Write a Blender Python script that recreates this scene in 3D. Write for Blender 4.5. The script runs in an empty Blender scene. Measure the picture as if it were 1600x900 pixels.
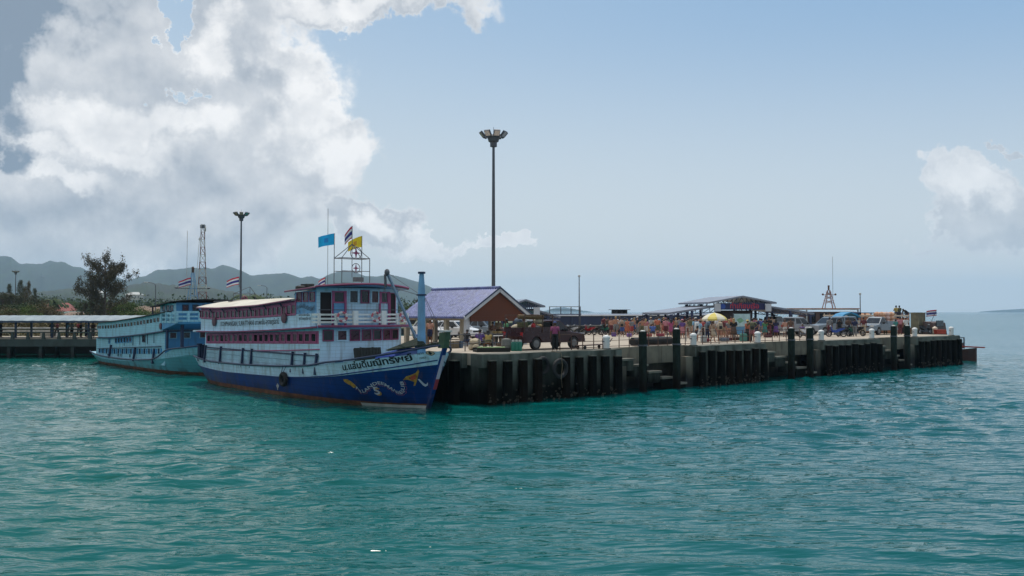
import bpy, bmesh, math, random
import numpy as np
from mathutils import Vector, Matrix
R = math.radians
sc = bpy.context.scene
col = sc.collection
rnd = random.Random(7)
npr = np.random.RandomState(11)

# ------------------------------------------------------------------ camera
CAMZ, F = 4.9, 1386.0
cd = bpy.data.cameras.new('camera'); cam = bpy.data.objects.new('camera', cd); col.objects.link(cam)
cd.angle = 2 * math.atan(800 / F); cd.clip_start = 0.3; cd.clip_end = 60000
cam.location = (0, 0, CAMZ); cam.rotation_euler = (R(90) + math.atan(37 / F), 0, 0)
sc.camera = cam

# ------------------------------------------------------------------ exposure
sc.view_settings.view_transform = 'Standard'; sc.view_settings.look = 'None'
sc.view_settings.gamma = 1.0; sc.view_settings.exposure = 0.0
sc.view_settings.use_curve_mapping = False
sc.cycles.use_denoising = True
sc.cycles.sample_clamp_direct = 2.5; sc.cycles.max_bounces = 6; sc.cycles.transparent_max_bounces = 8
sc.cycles.volume_bounces = 1; sc.cycles.caustics_reflective = False; sc.cycles.caustics_refractive = False

# ------------------------------------------------------------------ sun + sky
SUN_AZ, SUN_EL = R(-6), R(66)      # azimuth measured from +Y towards +X
sd = Vector((math.sin(SUN_AZ) * math.cos(SUN_EL), math.cos(SUN_AZ) * math.cos(SUN_EL), math.sin(SUN_EL)))
sl = bpy.data.lights.new('sun', 'SUN'); sun = bpy.data.objects.new('sun', sl); col.objects.link(sun)
sl.energy = 3.0; sl.angle = R(0.5); sl.color = (1.0, 0.95, 0.87)
sun.rotation_euler = sd.to_track_quat('Z', 'Y').to_euler(); sun.location = (0, 0, 60)

W = bpy.data.worlds.new('World'); sc.world = W; W.use_nodes = True
nt = W.node_tree; N = nt.nodes; Lk = nt.links; N.clear()
def nmath(op, a, b=None, c=None, clamp=False):
    n = N.new('ShaderNodeMath'); n.operation = op; n.use_clamp = clamp
    for i, v in enumerate((a, b, c)):
        if v is None: continue
        if isinstance(v, (int, float)): n.inputs[i].default_value = v
        else: Lk.new(v, n.inputs[i])
    return n.outputs[0]
def nsmooth(x, lo, hi):
    n = N.new('ShaderNodeMapRange'); n.interpolation_type = 'SMOOTHSTEP'
    Lk.new(x, n.inputs[0]); n.inputs[1].default_value = lo; n.inputs[2].default_value = hi
    return n.outputs[0]
def nmixc(f, a, b):
    n = N.new('ShaderNodeMix'); n.data_type = 'RGBA'
    if isinstance(f, (int, float)): n.inputs[0].default_value = f
    else: Lk.new(f, n.inputs[0])
    for k, v in ((6, a), (7, b)):
        if isinstance(v, tuple): n.inputs[k].default_value = (*v, 1)
        else: Lk.new(v, n.inputs[k])
    return n.outputs[2]
SKY_S = 0.10
tc = N.new('ShaderNodeTexCoord'); sky = N.new('ShaderNodeTexSky')
sky.sky_type = 'NISHITA'; sky.sun_disc = False; sky.sun_elevation = SUN_EL; sky.sun_rotation = SUN_AZ
sky.air_density = 1.0; sky.dust_density = 1.0; sky.ozone_density = 2.0
sep = N.new('ShaderNodeSeparateXYZ'); Lk.new(tc.outputs['Generated'], sep.inputs[0])
AZ = nmath('ARCTAN2', sep.outputs[0], sep.outputs[1]); EL = nmath('ARCSINE', nmath('MULTIPLY', sep.outputs[2], 0.99999))
def fbm(vec, scale, detail, rough):
    n = N.new('ShaderNodeTexNoise'); n.inputs['Scale'].default_value = scale
    n.inputs['Detail'].default_value = detail; n.inputs['Roughness'].default_value = rough
    Lk.new(vec, n.inputs['Vector']); return n.outputs[0]
def shifted(vec, d):
    o = N.new('ShaderNodeVectorMath'); o.operation = 'ADD'; o.inputs[1].default_value = d; Lk.new(vec, o.inputs[0]); return o.outputs[0]
GEN = tc.outputs['Generated']
n1 = fbm(GEN, 6.5, 10, 0.60); n3 = fbm(GEN, 2.3, 4, 0.5)
r1 = fbm(GEN, 9.0, 6, 0.55); r2 = fbm(shifted(GEN, (0.004, 0.0, 0.020)), 9.0, 6, 0.55)
wa = fbm(shifted(GEN, (3.1, 1.7, 5.2)), 8.0, 9, 0.62); wb = fbm(shifted(GEN, (7.3, 4.1, 2.2)), 8.0, 9, 0.62)
AZW = nmath('ADD', AZ, nmath('MULTIPLY', nmath('SUBTRACT', wa, 0.5), 0.22)); ELW = nmath('ADD', EL, nmath('MULTIPLY', nmath('SUBTRACT', wb, 0.5), 0.20))
def ell(px, py, rx, ry):
    az = math.atan((px - 800) / F); el = math.atan((487 - py) / F * math.cos(az)); c = math.cos(az) ** 2
    dx = nmath('MULTIPLY', nmath('SUBTRACT', AZW, az), F / (rx * c)); dy = nmath('MULTIPLY', nmath('SUBTRACT', ELW, el), F / (ry * math.cos(az)))
    return nmath('SUBTRACT', 1.0, nmath('SQRT', nmath('ADD', nmath('MULTIPLY', dx, dx), nmath('MULTIPLY', dy, dy))))
def union(lst):
    r = None
    for e in lst: r = e if r is None else nmath('MAXIMUM', r, e)
    return r
mass = union([ell(140, 130, 400, 260), ell(330, 60, 170, 160), ell(385, 210, 120, 120), ell(450, 265, 120, 105), ell(150, 310, 440, 150),
              ell(560, 0, 230, 45), ell(590, 355, 95, 42), ell(690, 376, 44, 22), ell(768, 386, 40, 18),
              ell(1545, 305, 95, 52), ell(1620, 350, 200, 70), ell(1580, 222, 18, 14), ell(1500, 345, 70, 30)])
outside = nsmooth(nmath('ABSOLUTE', AZ), 0.60, 0.85)
around = nmath('SUBTRACT', nmath('MULTIPLY', nmath('SUBTRACT', n3, 0.40), 4.0), nmath('MULTIPLY', nmath('SUBTRACT', 1.0, outside), 3.0))
gap = union([ell(255, 20, 26, 60), ell(272, 118, 16, 24)])
dens0 = nmath('SUBTRACT', nmath('MAXIMUM', mass, around), nmath('MULTIPLY', nmath('MAXIMUM', gap, 0.0), 1.1))
n5 = fbm(GEN, 22.0, 7, 0.6)
jit = nmath('ADD', nmath('MULTIPLY', nmath('SUBTRACT', n1, 0.5), 0.55), nmath('MULTIPLY', nmath('SUBTRACT', n5, 0.5), 0.25))
dens = nmath('ADD', dens0, jit)
cover = nmath('MULTIPLY', nsmooth(dens, -0.04, 0.17), nmath('SUBTRACT', 1.0, nmath('MULTIPLY', nsmooth(AZ, 0.35, 0.45), 0.25)))
relief = nmath('MULTIPLY', nmath('SUBTRACT', r1, r2), 1.7)
edge = nmath('SUBTRACT', 1.0, nsmooth(dens, 0.05, 0.30))
dark = union([ell(0, 110, 95, 130), ell(30, 30, 150, 60), ell(-10, 270, 70, 40)])
low = union([ell(260, 385, 430, 60), ell(1600, 395, 200, 40)])
darkf = nsmooth(nmath('ADD', dark, jit), -0.1, 0.45)
lit = union([ell(455, 150, 60, 130), ell(505, 265, 60, 60), ell(150, 200, 130, 50), ell(90, 300, 130, 28), ell(1540, 295, 80, 40), ell(330, 60, 60, 60), ell(600, 350, 50, 25), ell(560, 5, 160, 30), ell(768, 386, 50, 26), ell(690, 372, 50, 28), ell(250, 190, 120, 50), ell(60, 255, 110, 34), ell(200, 240, 120, 40)])
litf = nsmooth(nmath('ADD', lit, jit), -0.1, 0.6)
bright = nmath('ADD', nmath('ADD', 0.47, nmath('MULTIPLY', edge, 0.30)), nmath('ADD', relief, nmath('MULTIPLY', litf, 0.44)))
bright = nmath('ADD', bright, nmath('MULTIPLY', nmath('SUBTRACT', n1, 0.5), 0.32))
bright = nmath('SUBTRACT', bright, nmath('ADD', nmath('MULTIPLY', darkf, 0.62), nmath('MULTIPLY', nsmooth(low, -0.1, 0.5), 0.12)), clamp=True)
k = 1 / SKY_S
ccol = nmixc(bright, tuple(v * k for v in (0.25, 0.32, 0.41)), tuple(v * k for v in (0.96, 0.965, 0.97)))
# humid air: the sky whitens towards the horizon
clear = nmixc(nsmooth(nmath('ADD', EL, nmath('MULTIPLY', AZ, 0.25)), 0.02, 0.55), tuple(v * k for v in (0.59, 0.71, 0.80)), tuple(v * k for v in (0.27, 0.47, 0.71)))
clear = nmixc(0.72, sky.outputs[0], clear)
hz = nmath('SUBTRACT', 1.0, nsmooth(EL, -0.02, 0.33))
clear = nmixc(nmath('MULTIPLY', hz, 0.9), clear, tuple(v * k for v in (0.71, 0.75, 0.76)))
skyc = nmixc(nmath('MULTIPLY', cover, nmath('SUBTRACT', 1.0, nmath('MULTIPLY', nmath('SUBTRACT', 1.0, nsmooth(EL, -0.02, 0.12)), 0.45))), clear, ccol)
bg = N.new('ShaderNodeBackground'); bg.inputs[1].default_value = SKY_S; Lk.new(skyc, bg.inputs[0])
ow = N.new('ShaderNodeOutputWorld'); Lk.new(bg.outputs[0], ow.inputs[0])

# ------------------------------------------------------------------ materials
MATS = {}
def mat(name, rgb, rough=0.6, var=0.25, scale=2.0, bump=0.15, metal=0.0, stain=None, stain_amt=0.4, stain_scale=(1.5, 1.5, 0.3), zdirt_shade=None, spec=0.5, rgb2=None, alpha=None, planks=None, rusty=0.0):
    if name in MATS: return MATS[name]
    m = bpy.data.materials.new(name); m.use_nodes = True; t = m.node_tree; n = t.nodes; l = t.links
    b = n['Principled BSDF']; b.inputs['Roughness'].default_value = rough; b.inputs['Metallic'].default_value = metal
    b.inputs['Specular IOR Level'].default_value = spec
    tcn = n.new('ShaderNodeTexCoord')
    def nz(sc_, det=4, vec=None, vs=None):
        x = n.new('ShaderNodeTexNoise'); x.inputs['Scale'].default_value = sc_; x.inputs['Detail'].default_value = det
        src = tcn.outputs['Object'] if vec is None else vec
        if vs:
            mp = n.new('ShaderNodeMapping'); mp.inputs['Scale'].default_value = vs; l.new(src, mp.inputs[0]); src = mp.outputs[0]
        l.new(src, x.inputs['Vector']); return x.outputs[0]
    def mx(f, a, c):
        x = n.new('ShaderNodeMix'); x.data_type = 'RGBA'
        if isinstance(f, float): x.inputs[0].default_value = f
        else: l.new(f, x.inputs[0])
        for k_, v in ((6, a), (7, c)):
            if isinstance(v, tuple): x.inputs[k_].default_value = (*v, 1)
            else: l.new(v, x.inputs[k_])
        return x.outputs[2]
    def mr(x_, lo, hi, a=0.0, c=1.0):
        x = n.new('ShaderNodeMapRange'); l.new(x_, x.inputs[0])
        for i, v in enumerate((lo, hi, a, c)): x.inputs[i + 1].default_value = v
        return x.outputs[0]
    n0 = nz(scale)
    lo = tuple(v * (1 - var) for v in rgb); hi = tuple(min(1, v * (1 + var)) for v in (rgb2 or rgb))
    c = mx(mr(n0, 0.3, 0.7), lo, hi)
    if stain:
        s = nz(1.0, 6, None, stain_scale)
        c = mx(mr(s, 0.5, 0.72, 0.0, stain_amt), c, stain)
    if rusty:   # narrow rust runs
        c = mx(mr(nz(1.0, 6, None, (5.0, 5.0, 0.35)), 0.58, 0.74, 0.0, rusty), c, (0.13, 0.065, 0.035))
    if planks:  # dark caulked seams between the horizontal boards
        so = n.new('ShaderNodeSeparateXYZ'); l.new(tcn.outputs['Object'], so.inputs[0])
        m1 = n.new('ShaderNodeMath'); m1.operation = 'MULTIPLY'; l.new(so.outputs[2], m1.inputs[0]); m1.inputs[1].default_value = 1 / planks
        m2 = n.new('ShaderNodeMath'); m2.operation = 'FRACT'; l.new(m1.outputs[0], m2.inputs[0])
        c = mx(mr(m2.outputs[0], 0.86, 0.93, 0.0, 0.4), c, tuple(v * 0.35 for v in rgb))
    if zdirt_shade:   # (z_low, z_high, colour): waterline growth and grime, plus shade painted on low faces, ragged top
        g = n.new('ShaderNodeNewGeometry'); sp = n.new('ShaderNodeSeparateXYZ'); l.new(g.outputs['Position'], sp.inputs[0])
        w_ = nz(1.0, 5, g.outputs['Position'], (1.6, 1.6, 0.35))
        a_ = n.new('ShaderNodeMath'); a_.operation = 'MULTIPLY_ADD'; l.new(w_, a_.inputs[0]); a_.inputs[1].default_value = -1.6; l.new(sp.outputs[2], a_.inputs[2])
        c = mx(mr(a_.outputs[0], zdirt_shade[0] - 0.8, zdirt_shade[1] - 0.8, 1.0, 0.0), c, zdirt_shade[2])
    l.new(c, b.inputs['Base Color'])
    if bump:
        bp = n.new('ShaderNodeBump'); bp.inputs['Strength'].default_value = bump; bp.inputs['Distance'].default_value = 0.05
        l.new(nz(scale * 6, 5), bp.inputs['Height']); l.new(bp.outputs[0], b.inputs['Normal'])
    rr = mr(n0, 0.3, 0.7, max(0, rough - 0.08), min(1, rough + 0.08)); l.new(rr, b.inputs['Roughness'])
    MATS[name] = m; return m
ALGAE_SHADE = (0.004, 0.005, 0.004)  # near-black for algae on concrete and for shade painted on low faces
concrete = mat('weathered_concrete', (0.13, 0.145, 0.125), 0.85, 0.35, 0.8, 0.6, stain=(0.03, 0.03, 0.022), stain_amt=0.85, zdirt_shade=(0.5, 2.3, ALGAE_SHADE), spec=0.1)
concrete_b = mat('brown_stained_concrete', (0.20, 0.175, 0.13), 0.85, 0.35, 0.7, 0.5, stain=(0.05, 0.04, 0.028), stain_amt=0.8, zdirt_shade=(0.5, 2.1, ALGAE_SHADE))
deckm = mat('tan_deck_concrete', (0.40, 0.335, 0.26), 0.9, 0.16, 0.35, 0.35, stain=(0.2, 0.165, 0.125), stain_amt=0.5, stain_scale=(0.5, 0.5, 0.5))  # warm tan concrete with broad random stains
pilem = mat('tarred_pile', (0.004, 0.0045, 0.004), 0.9, 0.5, 2.0, 0.6, stain=(0.016, 0.014, 0.010), stain_amt=0.5, spec=0.06)
dolphm = mat('green_black_timber', (0.016, 0.026, 0.021), 0.8, 0.5, 2.0, 0.7, stain=(0.05, 0.055, 0.04), stain_amt=0.5, zdirt_shade=(0.2, 2.0, (0.008, 0.005, 0.004)), spec=0.1)
white = mat('white_paint', (0.72, 0.72, 0.70), 0.5, 0.1, 3, 0.1, stain=(0.35, 0.3, 0.24), stain_amt=0.4)
offwhite = mat('dirty_white_paint', (0.5, 0.5, 0.47), 0.6, 0.2, 2, 0.1, stain=(0.25, 0.2, 0.15), stain_amt=0.5)
steel = mat('dark_galvanised_steel', (0.09, 0.10, 0.12), 0.5, 0.2, 2, 0.1, metal=0.3, stain=(0.10, 0.06, 0.04), stain_amt=0.4)
rust = mat('rusty_pipe', (0.10, 0.055, 0.04), 0.75, 0.4, 5, 0.3)
black = mat('black_rubber', (0.015, 0.015, 0.016), 0.75, 0.3, 6, 0.3)
glassd = mat('dark_window_glass', (0.012, 0.014, 0.018), 0.12, 0.4, 1, 0.03)
chrome = mat('bright_metal', (0.5, 0.5, 0.52), 0.25, 0.1, 3, 0.05, metal=0.9)

# ------------------------------------------------------------------ mesh helpers
class MB:
    def __init__(s): s.v = []; s.f = []; s.m = []; s.mi = 0
    def add(s, vs, fs):
        o = len(s.v); s.v += [tuple(p) for p in vs]; s.f += [tuple(i + o for i in f) for f in fs]; s.m += [s.mi] * len(fs); return s
    def box(s, x0, x1, y0, y1, z0, z1):
        return s.add([(x0, y0, z0), (x1, y0, z0), (x1, y1, z0), (x0, y1, z0), (x0, y0, z1), (x1, y0, z1), (x1, y1, z1), (x0, y1, z1)],
                     [(0, 3, 2, 1), (4, 5, 6, 7), (0, 1, 5, 4), (1, 2, 6, 5), (2, 3, 7, 6), (3, 0, 4, 7)])
    def hexa(s, p8):
        return s.add(p8, [(0, 3, 2, 1), (4, 5, 6, 7), (0, 1, 5, 4), (1, 2, 6, 5), (2, 3, 7, 6), (3, 0, 4, 7)])
    def beam(s, p, q, w, h=None, up=(0, 0, 1)):
        h = h or w; p = Vector(p); q = Vector(q); d = (q - p).normalized(); upv = Vector(up)
        if abs(d.dot(upv)) > 0.98: upv = Vector((1, 0, 0))
        sx = d.cross(upv).normalized() * (w / 2); sz = sx.cross(d).normalized() * (h / 2)
        return s.hexa([p - sx - sz, p + sx - sz, q + sx - sz, q - sx - sz, p - sx + sz, p + sx + sz, q + sx + sz, q - sx + sz])
    def loft(s, rings, closed=True, caps=True):
        n = len(rings[0]); vs = [p for r in rings for p in r]; fs = []
        for i in range(len(rings) - 1):
            for j in range(n if closed else n - 1):
                j2 = (j + 1) % n; fs.append((i * n + j, i * n + j2, (i + 1) * n + j2, (i + 1) * n + j))
        if caps and closed: fs += [tuple(range(n))[::-1], tuple(range((len(rings) - 1) * n, len(rings) * n))]
        return s.add(vs, fs)
    def tube(s, pts, r, n=6, squash=1.0):
        pts = [Vector(p) for p in pts]; rs = r if isinstance(r, (list, tuple)) else [r] * len(pts); rings = []; ref = None
        for i, p in enumerate(pts):
            d = (pts[min(i + 1, len(pts) - 1)] - pts[max(i - 1, 0)]).normalized()
            if ref is None: ref = Vector((0, 0, 1)) if abs(d.z) < 0.9 else Vector((1, 0, 0))
            a = d.cross(ref)
            if a.length < 1e-4: a = d.orthogonal()
            a.normalize(); b = d.cross(a).normalized()
            rings.append([p + a * (math.cos(2 * math.pi * j / n) * rs[i]) + b * (math.sin(2 * math.pi * j / n) * rs[i] * squash) for j in range(n)])
        return s.loft(rings)
    def lathe(s, prof, c=(0, 0, 0), n=12, axis='z', a0=0.0):
        rings = []
        for r, h in prof:
            ring = []
            for j in range(n):
                a = a0 + 2 * math.pi * j / n; x, y = r * math.cos(a), r * math.sin(a)
                ring.append({'z': (c[0] + x, c[1] + y, c[2] + h), 'y': (c[0] + x, c[1] + h, c[2] + y), 'x': (c[0] + h, c[1] + x, c[2] + y)}[axis])
            rings.append(ring)
        return s.loft(rings)
    def ball(s, c, rx, ry=None, rz=None, n=8, m=6):
        ry = ry or rx; rz = rz or rx; rings = []
        for i in range(m + 1):
            t = math.pi * (i + 0.02) / (m + 0.04)
            rings.append([(c[0] + rx * math.sin(t) * math.cos(2 * math.pi * j / n), c[1] + ry * math.sin(t) * math.sin(2 * math.pi * j / n), c[2] - rz * math.cos(t)) for j in range(n)])
        return s.loft(rings)
    def torus(s, c, R_, r, axis='y', n=18, m=8, arc=2 * math.pi):
        rings = []
        for i in range(n + 1):
            a = arc * i / n
            ring = []
            for j in range(m):
                b = 2 * math.pi * j / m; rad = R_ + r * math.cos(b); h = r * math.sin(b); x, y = rad * math.cos(a), rad * math.sin(a)
                ring.append({'z': (c[0] + x, c[1] + y, c[2] + h), 'y': (c[0] + x, c[1] + h, c[2] + y), 'x': (c[0] + h, c[1] + x, c[2] + y)}[axis])
            rings.append(ring)
        return s.loft(rings, caps=False)
    def prism(s, poly, y0, y1, bev=0.0):
        """poly in x,z, extruded along y with optional bevelled sides"""
        cx = sum(p[0] for p in poly) / len(poly); cz = sum(p[1] for p in poly) / len(poly); rings = []
        def ring(y, k):
            return [(p[0] + (cx - p[0]) * k * 0.4, y, p[1] + (cz - p[1]) * k) for p in poly]
        rings = [ring(y0, bev), ring(y0 + (0.06 if bev else 0), 0), ring(y1 - (0.06 if bev else 0), 0), ring(y1, bev)] if bev else [ring(y0, 0), ring(y1, 0)]
        return s.loft(rings)
    def xform(s, M, start=0):
        for i in range(start, len(s.v)): s.v[i] = tuple(M @ Vector(s.v[i]))
        return s
    def build(s, name, m, parent=None, smooth=False, loc=None):
        me = bpy.data.meshes.new(name); me.from_pydata(s.v, [], s.f)
        for x in (m if isinstance(m, (list, tuple)) else [m]): me.materials.append(x)
        if isinstance(m, (list, tuple)): me.polygons.foreach_set('material_index', s.m)
        bm = bmesh.new(); bm.from_mesh(me); bmesh.ops.recalc_face_normals(bm, faces=bm.faces); bm.to_mesh(me); bm.free()
        if smooth: me.shade_smooth(); me.set_sharp_from_angle(angle=R(40))
        o = bpy.data.objects.new(name, me); col.objects.link(o)
        if parent: o.parent = parent
        if loc: o.location = loc
        return o
def tag(o, label=None, cat=None, group=None, kind=None):
    if label: o['label'] = label
    if cat: o['category'] = cat
    if group: o['group'] = group
    if kind: o['kind'] = kind
    return o
def thing(name, label, cat, loc=(0, 0, 0), rz=0.0, group=None):
    o = bpy.data.objects.new(name, None); col.objects.link(o); o.location = loc; o.rotation_euler = (0, 0, rz); o.empty_display_size = 0.3
    return tag(o, label, cat, group)
KIDS = {}
def kids(o):
    return [c for c in bpy.data.objects if c.parent == o]
def copy_tree(o, loc=None, rz=None, label=None, group=None, parent=None, ch=None):
    if ch is None: ch = tree_of(o)
    def rec(node, par):
        src, sub = node; c = src.copy(); col.objects.link(c)
        if par: c.parent = par
        for s_ in sub: rec(s_, c)
        return c
    r = rec(ch, parent)
    if loc is not None: r.location = loc
    if rz is not None: r.rotation_euler = (0, 0, rz)
    if label: r['label'] = label
    if group: r['group'] = group
    return r
def tree_of(o): return (o, [tree_of(c) for c in kids(o)])
def dup(o, loc, parent=None):
    c = o.copy(); col.objects.link(c); c.location = loc
    if parent: c.parent = parent
    return c
def recolour(root, name, m):
    for o in [root] + kids(root):
        if o.name.split('.')[0] == name and o.type == 'MESH':
            o.material_slots[0].link = 'OBJECT'; o.material_slots[0].material = m
def text_geo(txt, size, bold=0.0):
    c = bpy.data.curves.new('lettering', 'FONT'); c.body = txt; c.size = size; c.resolution_u = 2; c.offset = bold
    o = bpy.data.objects.new('lettering', c); col.objects.link(o); bpy.context.view_layer.update()
    dg = bpy.context.evaluated_depsgraph_get(); me = bpy.data.meshes.new_from_object(o.evaluated_get(dg))
    vs = [tuple(v.co) for v in me.vertices]; fs = [tuple(p.vertices) for p in me.polygons]
    bpy.data.objects.remove(o); bpy.data.meshes.remove(me); return vs, fs

# pier frame: a along the outer face, b inland
A0 = Vector((-2.2, 47.3, 0)); VA = Vector((0.7625, 0.647, 0)); VB = Vector((-0.647, 0.7625, 0)); RZ = math.atan2(0.647, 0.7625)
def P(a, b, z=0.0): return A0 + VA * a + VB * b + Vector((0, 0, z))
def at(px, D, z=0.0): return Vector(((px - 800) / F * D, D, z))
DZ = 2.68

# ------------------------------------------------------------------ water
def make_water():
    xs = np.concatenate([np.arange(-72, 72.01, 0.22)])
    ys = [6.0]
    while ys[-1] < 105: ys.append(ys[-1] + max(0.09, ys[-1] ** 2 / 9000.0 + 0.05))
    ys = np.array(ys); ny, nx = len(ys), len(xs)
    X, Y = np.meshgrid(xs, ys); Z = np.zeros_like(X)
    rs = np.random.RandomState(5)
    for i in range(120):
        lam = 0.40 * (7.5 ** rs.rand()); th = R(74) + rs.normal(0, 0.42); kx, ky = math.cos(th) * 2 * math.pi / lam, math.sin(th) * 2 * math.pi / lam
        amp = 0.0033 * lam ** 0.9 * (0.5 + rs.rand()); ph = rs.rand() * 6.28
        s_ = np.sin(kx * X + ky * Y + ph); Z += amp * (s_ + 0.25 * np.cos(2 * (kx * X + ky * Y + ph)))
    # gusty patches
    g = 0.85 + 0.5 * np.sin(X * 0.13 + 1.2 * np.sin(Y * 0.11)) * np.sin(Y * 0.17 + 0.9 * np.sin(X * 0.09 + 1))
    edge = np.minimum(1, np.minimum((72 - np.abs(X)) / 8, np.minimum((105 - Y) / 15, (Y - 6) / 2))).clip(0, 1)
    Z *= g * edge
    v = np.stack([X, Y, Z], -1).reshape(-1, 3)
    idx = np.arange(ny * nx).reshape(ny, nx)
    q = np.stack([idx[:-1, :-1], idx[:-1, 1:], idx[1:, 1:], idx[1:, :-1]], -1).reshape(-1, 4)
    y1 = ys[-1]; x0, x1 = xs[0], xs[-1]; S = 9000; y0 = 6.0
    ex = np.array([(x0, y0, 0), (x1, y0, 0), (x1, y1, 0), (x0, y1, 0), (-S, -S, 0), (S, -S, 0), (S, S, 0), (-S, S, 0)], float); o = len(v)
    v = np.vstack([v, ex]); q = np.vstack([q, np.array([(o + 4, o + 5, o + 1, o), (o + 5, o + 6, o + 2, o + 1), (o + 6, o + 7, o + 3, o + 2), (o + 7, o + 4, o, o + 3)])])
    me = bpy.data.meshes.new('water'); me.vertices.add(len(v)); me.vertices.foreach_set('co', v.ravel())
    me.loops.add(q.size); me.loops.foreach_set('vertex_index', q.ravel()); me.polygons.add(len(q))
    me.polygons.foreach_set('loop_start', np.arange(0, q.size, 4)); me.update(calc_edges=True); me.shade_smooth()
    m = bpy.data.materials.new('sea_water'); m.use_nodes = True; t = m.node_tree; n = t.nodes; l = t.links; b = n['Principled BSDF']
    g_ = n.new('ShaderNodeNewGeometry')
    def nz(scale, det, vs, rough=0.55):
        mp = n.new('ShaderNodeMapping'); mp.inputs['Scale'].default_value = vs; mp.inputs['Rotation'].default_value = (0, 0, R(-12)); l.new(g_.outputs['Position'], mp.inputs[0])
        x = n.new('ShaderNodeTexNoise'); x.inputs['Scale'].default_value = scale; x.inputs['Detail'].default_value = det; x.inputs['Roughness'].default_value = rough; l.new(mp.outputs[0], x.inputs[0]); return x.outputs[0]
    # body colour shifts from greener at left to bluer at right
    sx = n.new('ShaderNodeSeparateXYZ'); l.new(g_.outputs['Position'], sx.inputs[0]); mp2 = n.new('ShaderNodeMapRange'); l.new(sx.outputs[0], mp2.inputs[0]); mp2.inputs[1].default_value = -14; mp2.inputs[2].default_value = 12
    ad = n.new('ShaderNodeMath'); ad.operation = 'MULTIPLY_ADD'; l.new(nz(0.05, 3, (1, 2, 1)), ad.inputs[0]); ad.inputs[1].default_value = 0.8; sb = n.new('ShaderNodeMath'); sb.operation = 'SUBTRACT'; l.new(mp2.outputs[0], sb.inputs[0]); sb.inputs[1].default_value = 0.4; l.new(sb.outputs[0], ad.inputs[2]); ad.use_clamp = True
    cr = n.new('ShaderNodeMix'); cr.data_type = 'RGBA'; l.new(ad.outputs[0], cr.inputs[0])
    cr.inputs[6].default_value = (0.001, 0.096, 0.080, 1); cr.inputs[7].default_value = (0.0005, 0.082, 0.086, 1)
    l.new(cr.outputs[2], b.inputs['Base Color']); b.inputs['Roughness'].default_value = 0.045; b.inputs['IOR'].default_value = 1.33; b.inputs['Specular IOR Level'].default_value = 0.40
    b1 = n.new('ShaderNodeBump'); b1.inputs['Strength'].default_value = 1.0; b1.inputs['Distance'].default_value = 0.11; pm_ = n.new('ShaderNodeMath'); pm_.operation = 'MULTIPLY'; l.new(nz(2.3, 2.5, (0.5, 1.6, 1), 0.45), pm_.inputs[0]); pr = n.new('ShaderNodeMapRange'); l.new(nz(0.09, 3, (0.6, 1.6, 1)), pr.inputs[0]); pr.inputs[1].default_value = 0.35; pr.inputs[2].default_value = 0.65; pr.inputs[3].default_value = 0.45; pr.inputs[4].default_value = 1.15; l.new(pr.outputs[0], pm_.inputs[1]); l.new(pm_.outputs[0], b1.inputs['Height'])
    b2 = n.new('ShaderNodeBump'); b2.inputs['Strength'].default_value = 0.7; b2.inputs['Distance'].default_value = 0.25; fr_ = n.new('ShaderNodeMapRange'); l.new(sx.outputs[1], fr_.inputs[0]); fr_.inputs[1].default_value = 70; fr_.inputs[2].default_value = 260; fr_.inputs[3].default_value = 0.25; fr_.inputs[4].default_value = 1.3; l.new(fr_.outputs[0], b2.inputs['Distance']); l.new(nz(0.5, 3, (0.5, 1.5, 1), 0.45), b2.inputs['Height']); l.new(b1.outputs[0], b2.inputs['Normal'])
    l.new(b2.outputs[0], b.inputs['Normal'])
    me.materials.append(m); o = bpy.data.objects.new('water', me); col.objects.link(o); tag(o, 'turquoise green sea with small wind ripples', kind='structure')
make_water()

# ------------------------------------------------------------------ land and hills
def mound(name, prof, D, depth, base, m, label, seed, front=0.35):
    """ridge whose crest follows prof = [(px, py)] at distance D"""
    az = np.linspace(prof[0][0], prof[-1][0], 260); cy = np.interp(az, [p[0] for p in prof], [p[1] for p in prof])
    rs = np.random.RandomState(seed); rows = 16; v = []
    bumps = np.zeros((rows, len(az)))
    for k_ in range(60):
        f1 = rs.uniform(3, 100); f2 = rs.uniform(0, 5); ph = rs.rand() * 6.28
        bumps += np.sin(np.linspace(0, 1, len(az))[None, :] * f1 * 6.28 + np.linspace(0, 1, rows)[:, None] * f2 * 6.28 + ph) / (f1 ** 0.75)
    for i in range(rows):
        t_ = i / (rows - 1); Yd = D - depth * front + depth * t_
        rise = math.sin(min(1, t_ / front) * math.pi / 2) ** 0.8 if t_ < front else math.cos((t_ - front) / (1 - front) * math.pi / 2)
        for j, px in enumerate(az):
            top = (487 - cy[j]) / F * D + CAMZ; h = max(0, top) * rise
            h += bumps[i, j] * 0.05 * max(0, top) * (0.3 + (0 if t_ in (0, 1) else 1))
            v.append(((px - 800) / F * Yd, Yd, base + max(0, h) if 0 < i < rows - 1 else -2.5))
    nx = len(az); fs = [(i * nx + j, i * nx + j + 1, (i + 1) * nx + j + 1, (i + 1) * nx + j) for i in range(rows - 1) for j in range(nx - 1)]
    b = MB(); b.add(v, fs); o = b.build(name, m, smooth=True); tag(o, label, kind='structure'); return o
forest = mat('forest_slope', (0.016, 0.030, 0.018), 0.95, 0.5, 0.02, 0.0, rgb2=(0.024, 0.038, 0.018), stain=(0.010, 0.018, 0.012), stain_amt=0.8, stain_scale=(0.01, 0.01, 0.01))
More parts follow.
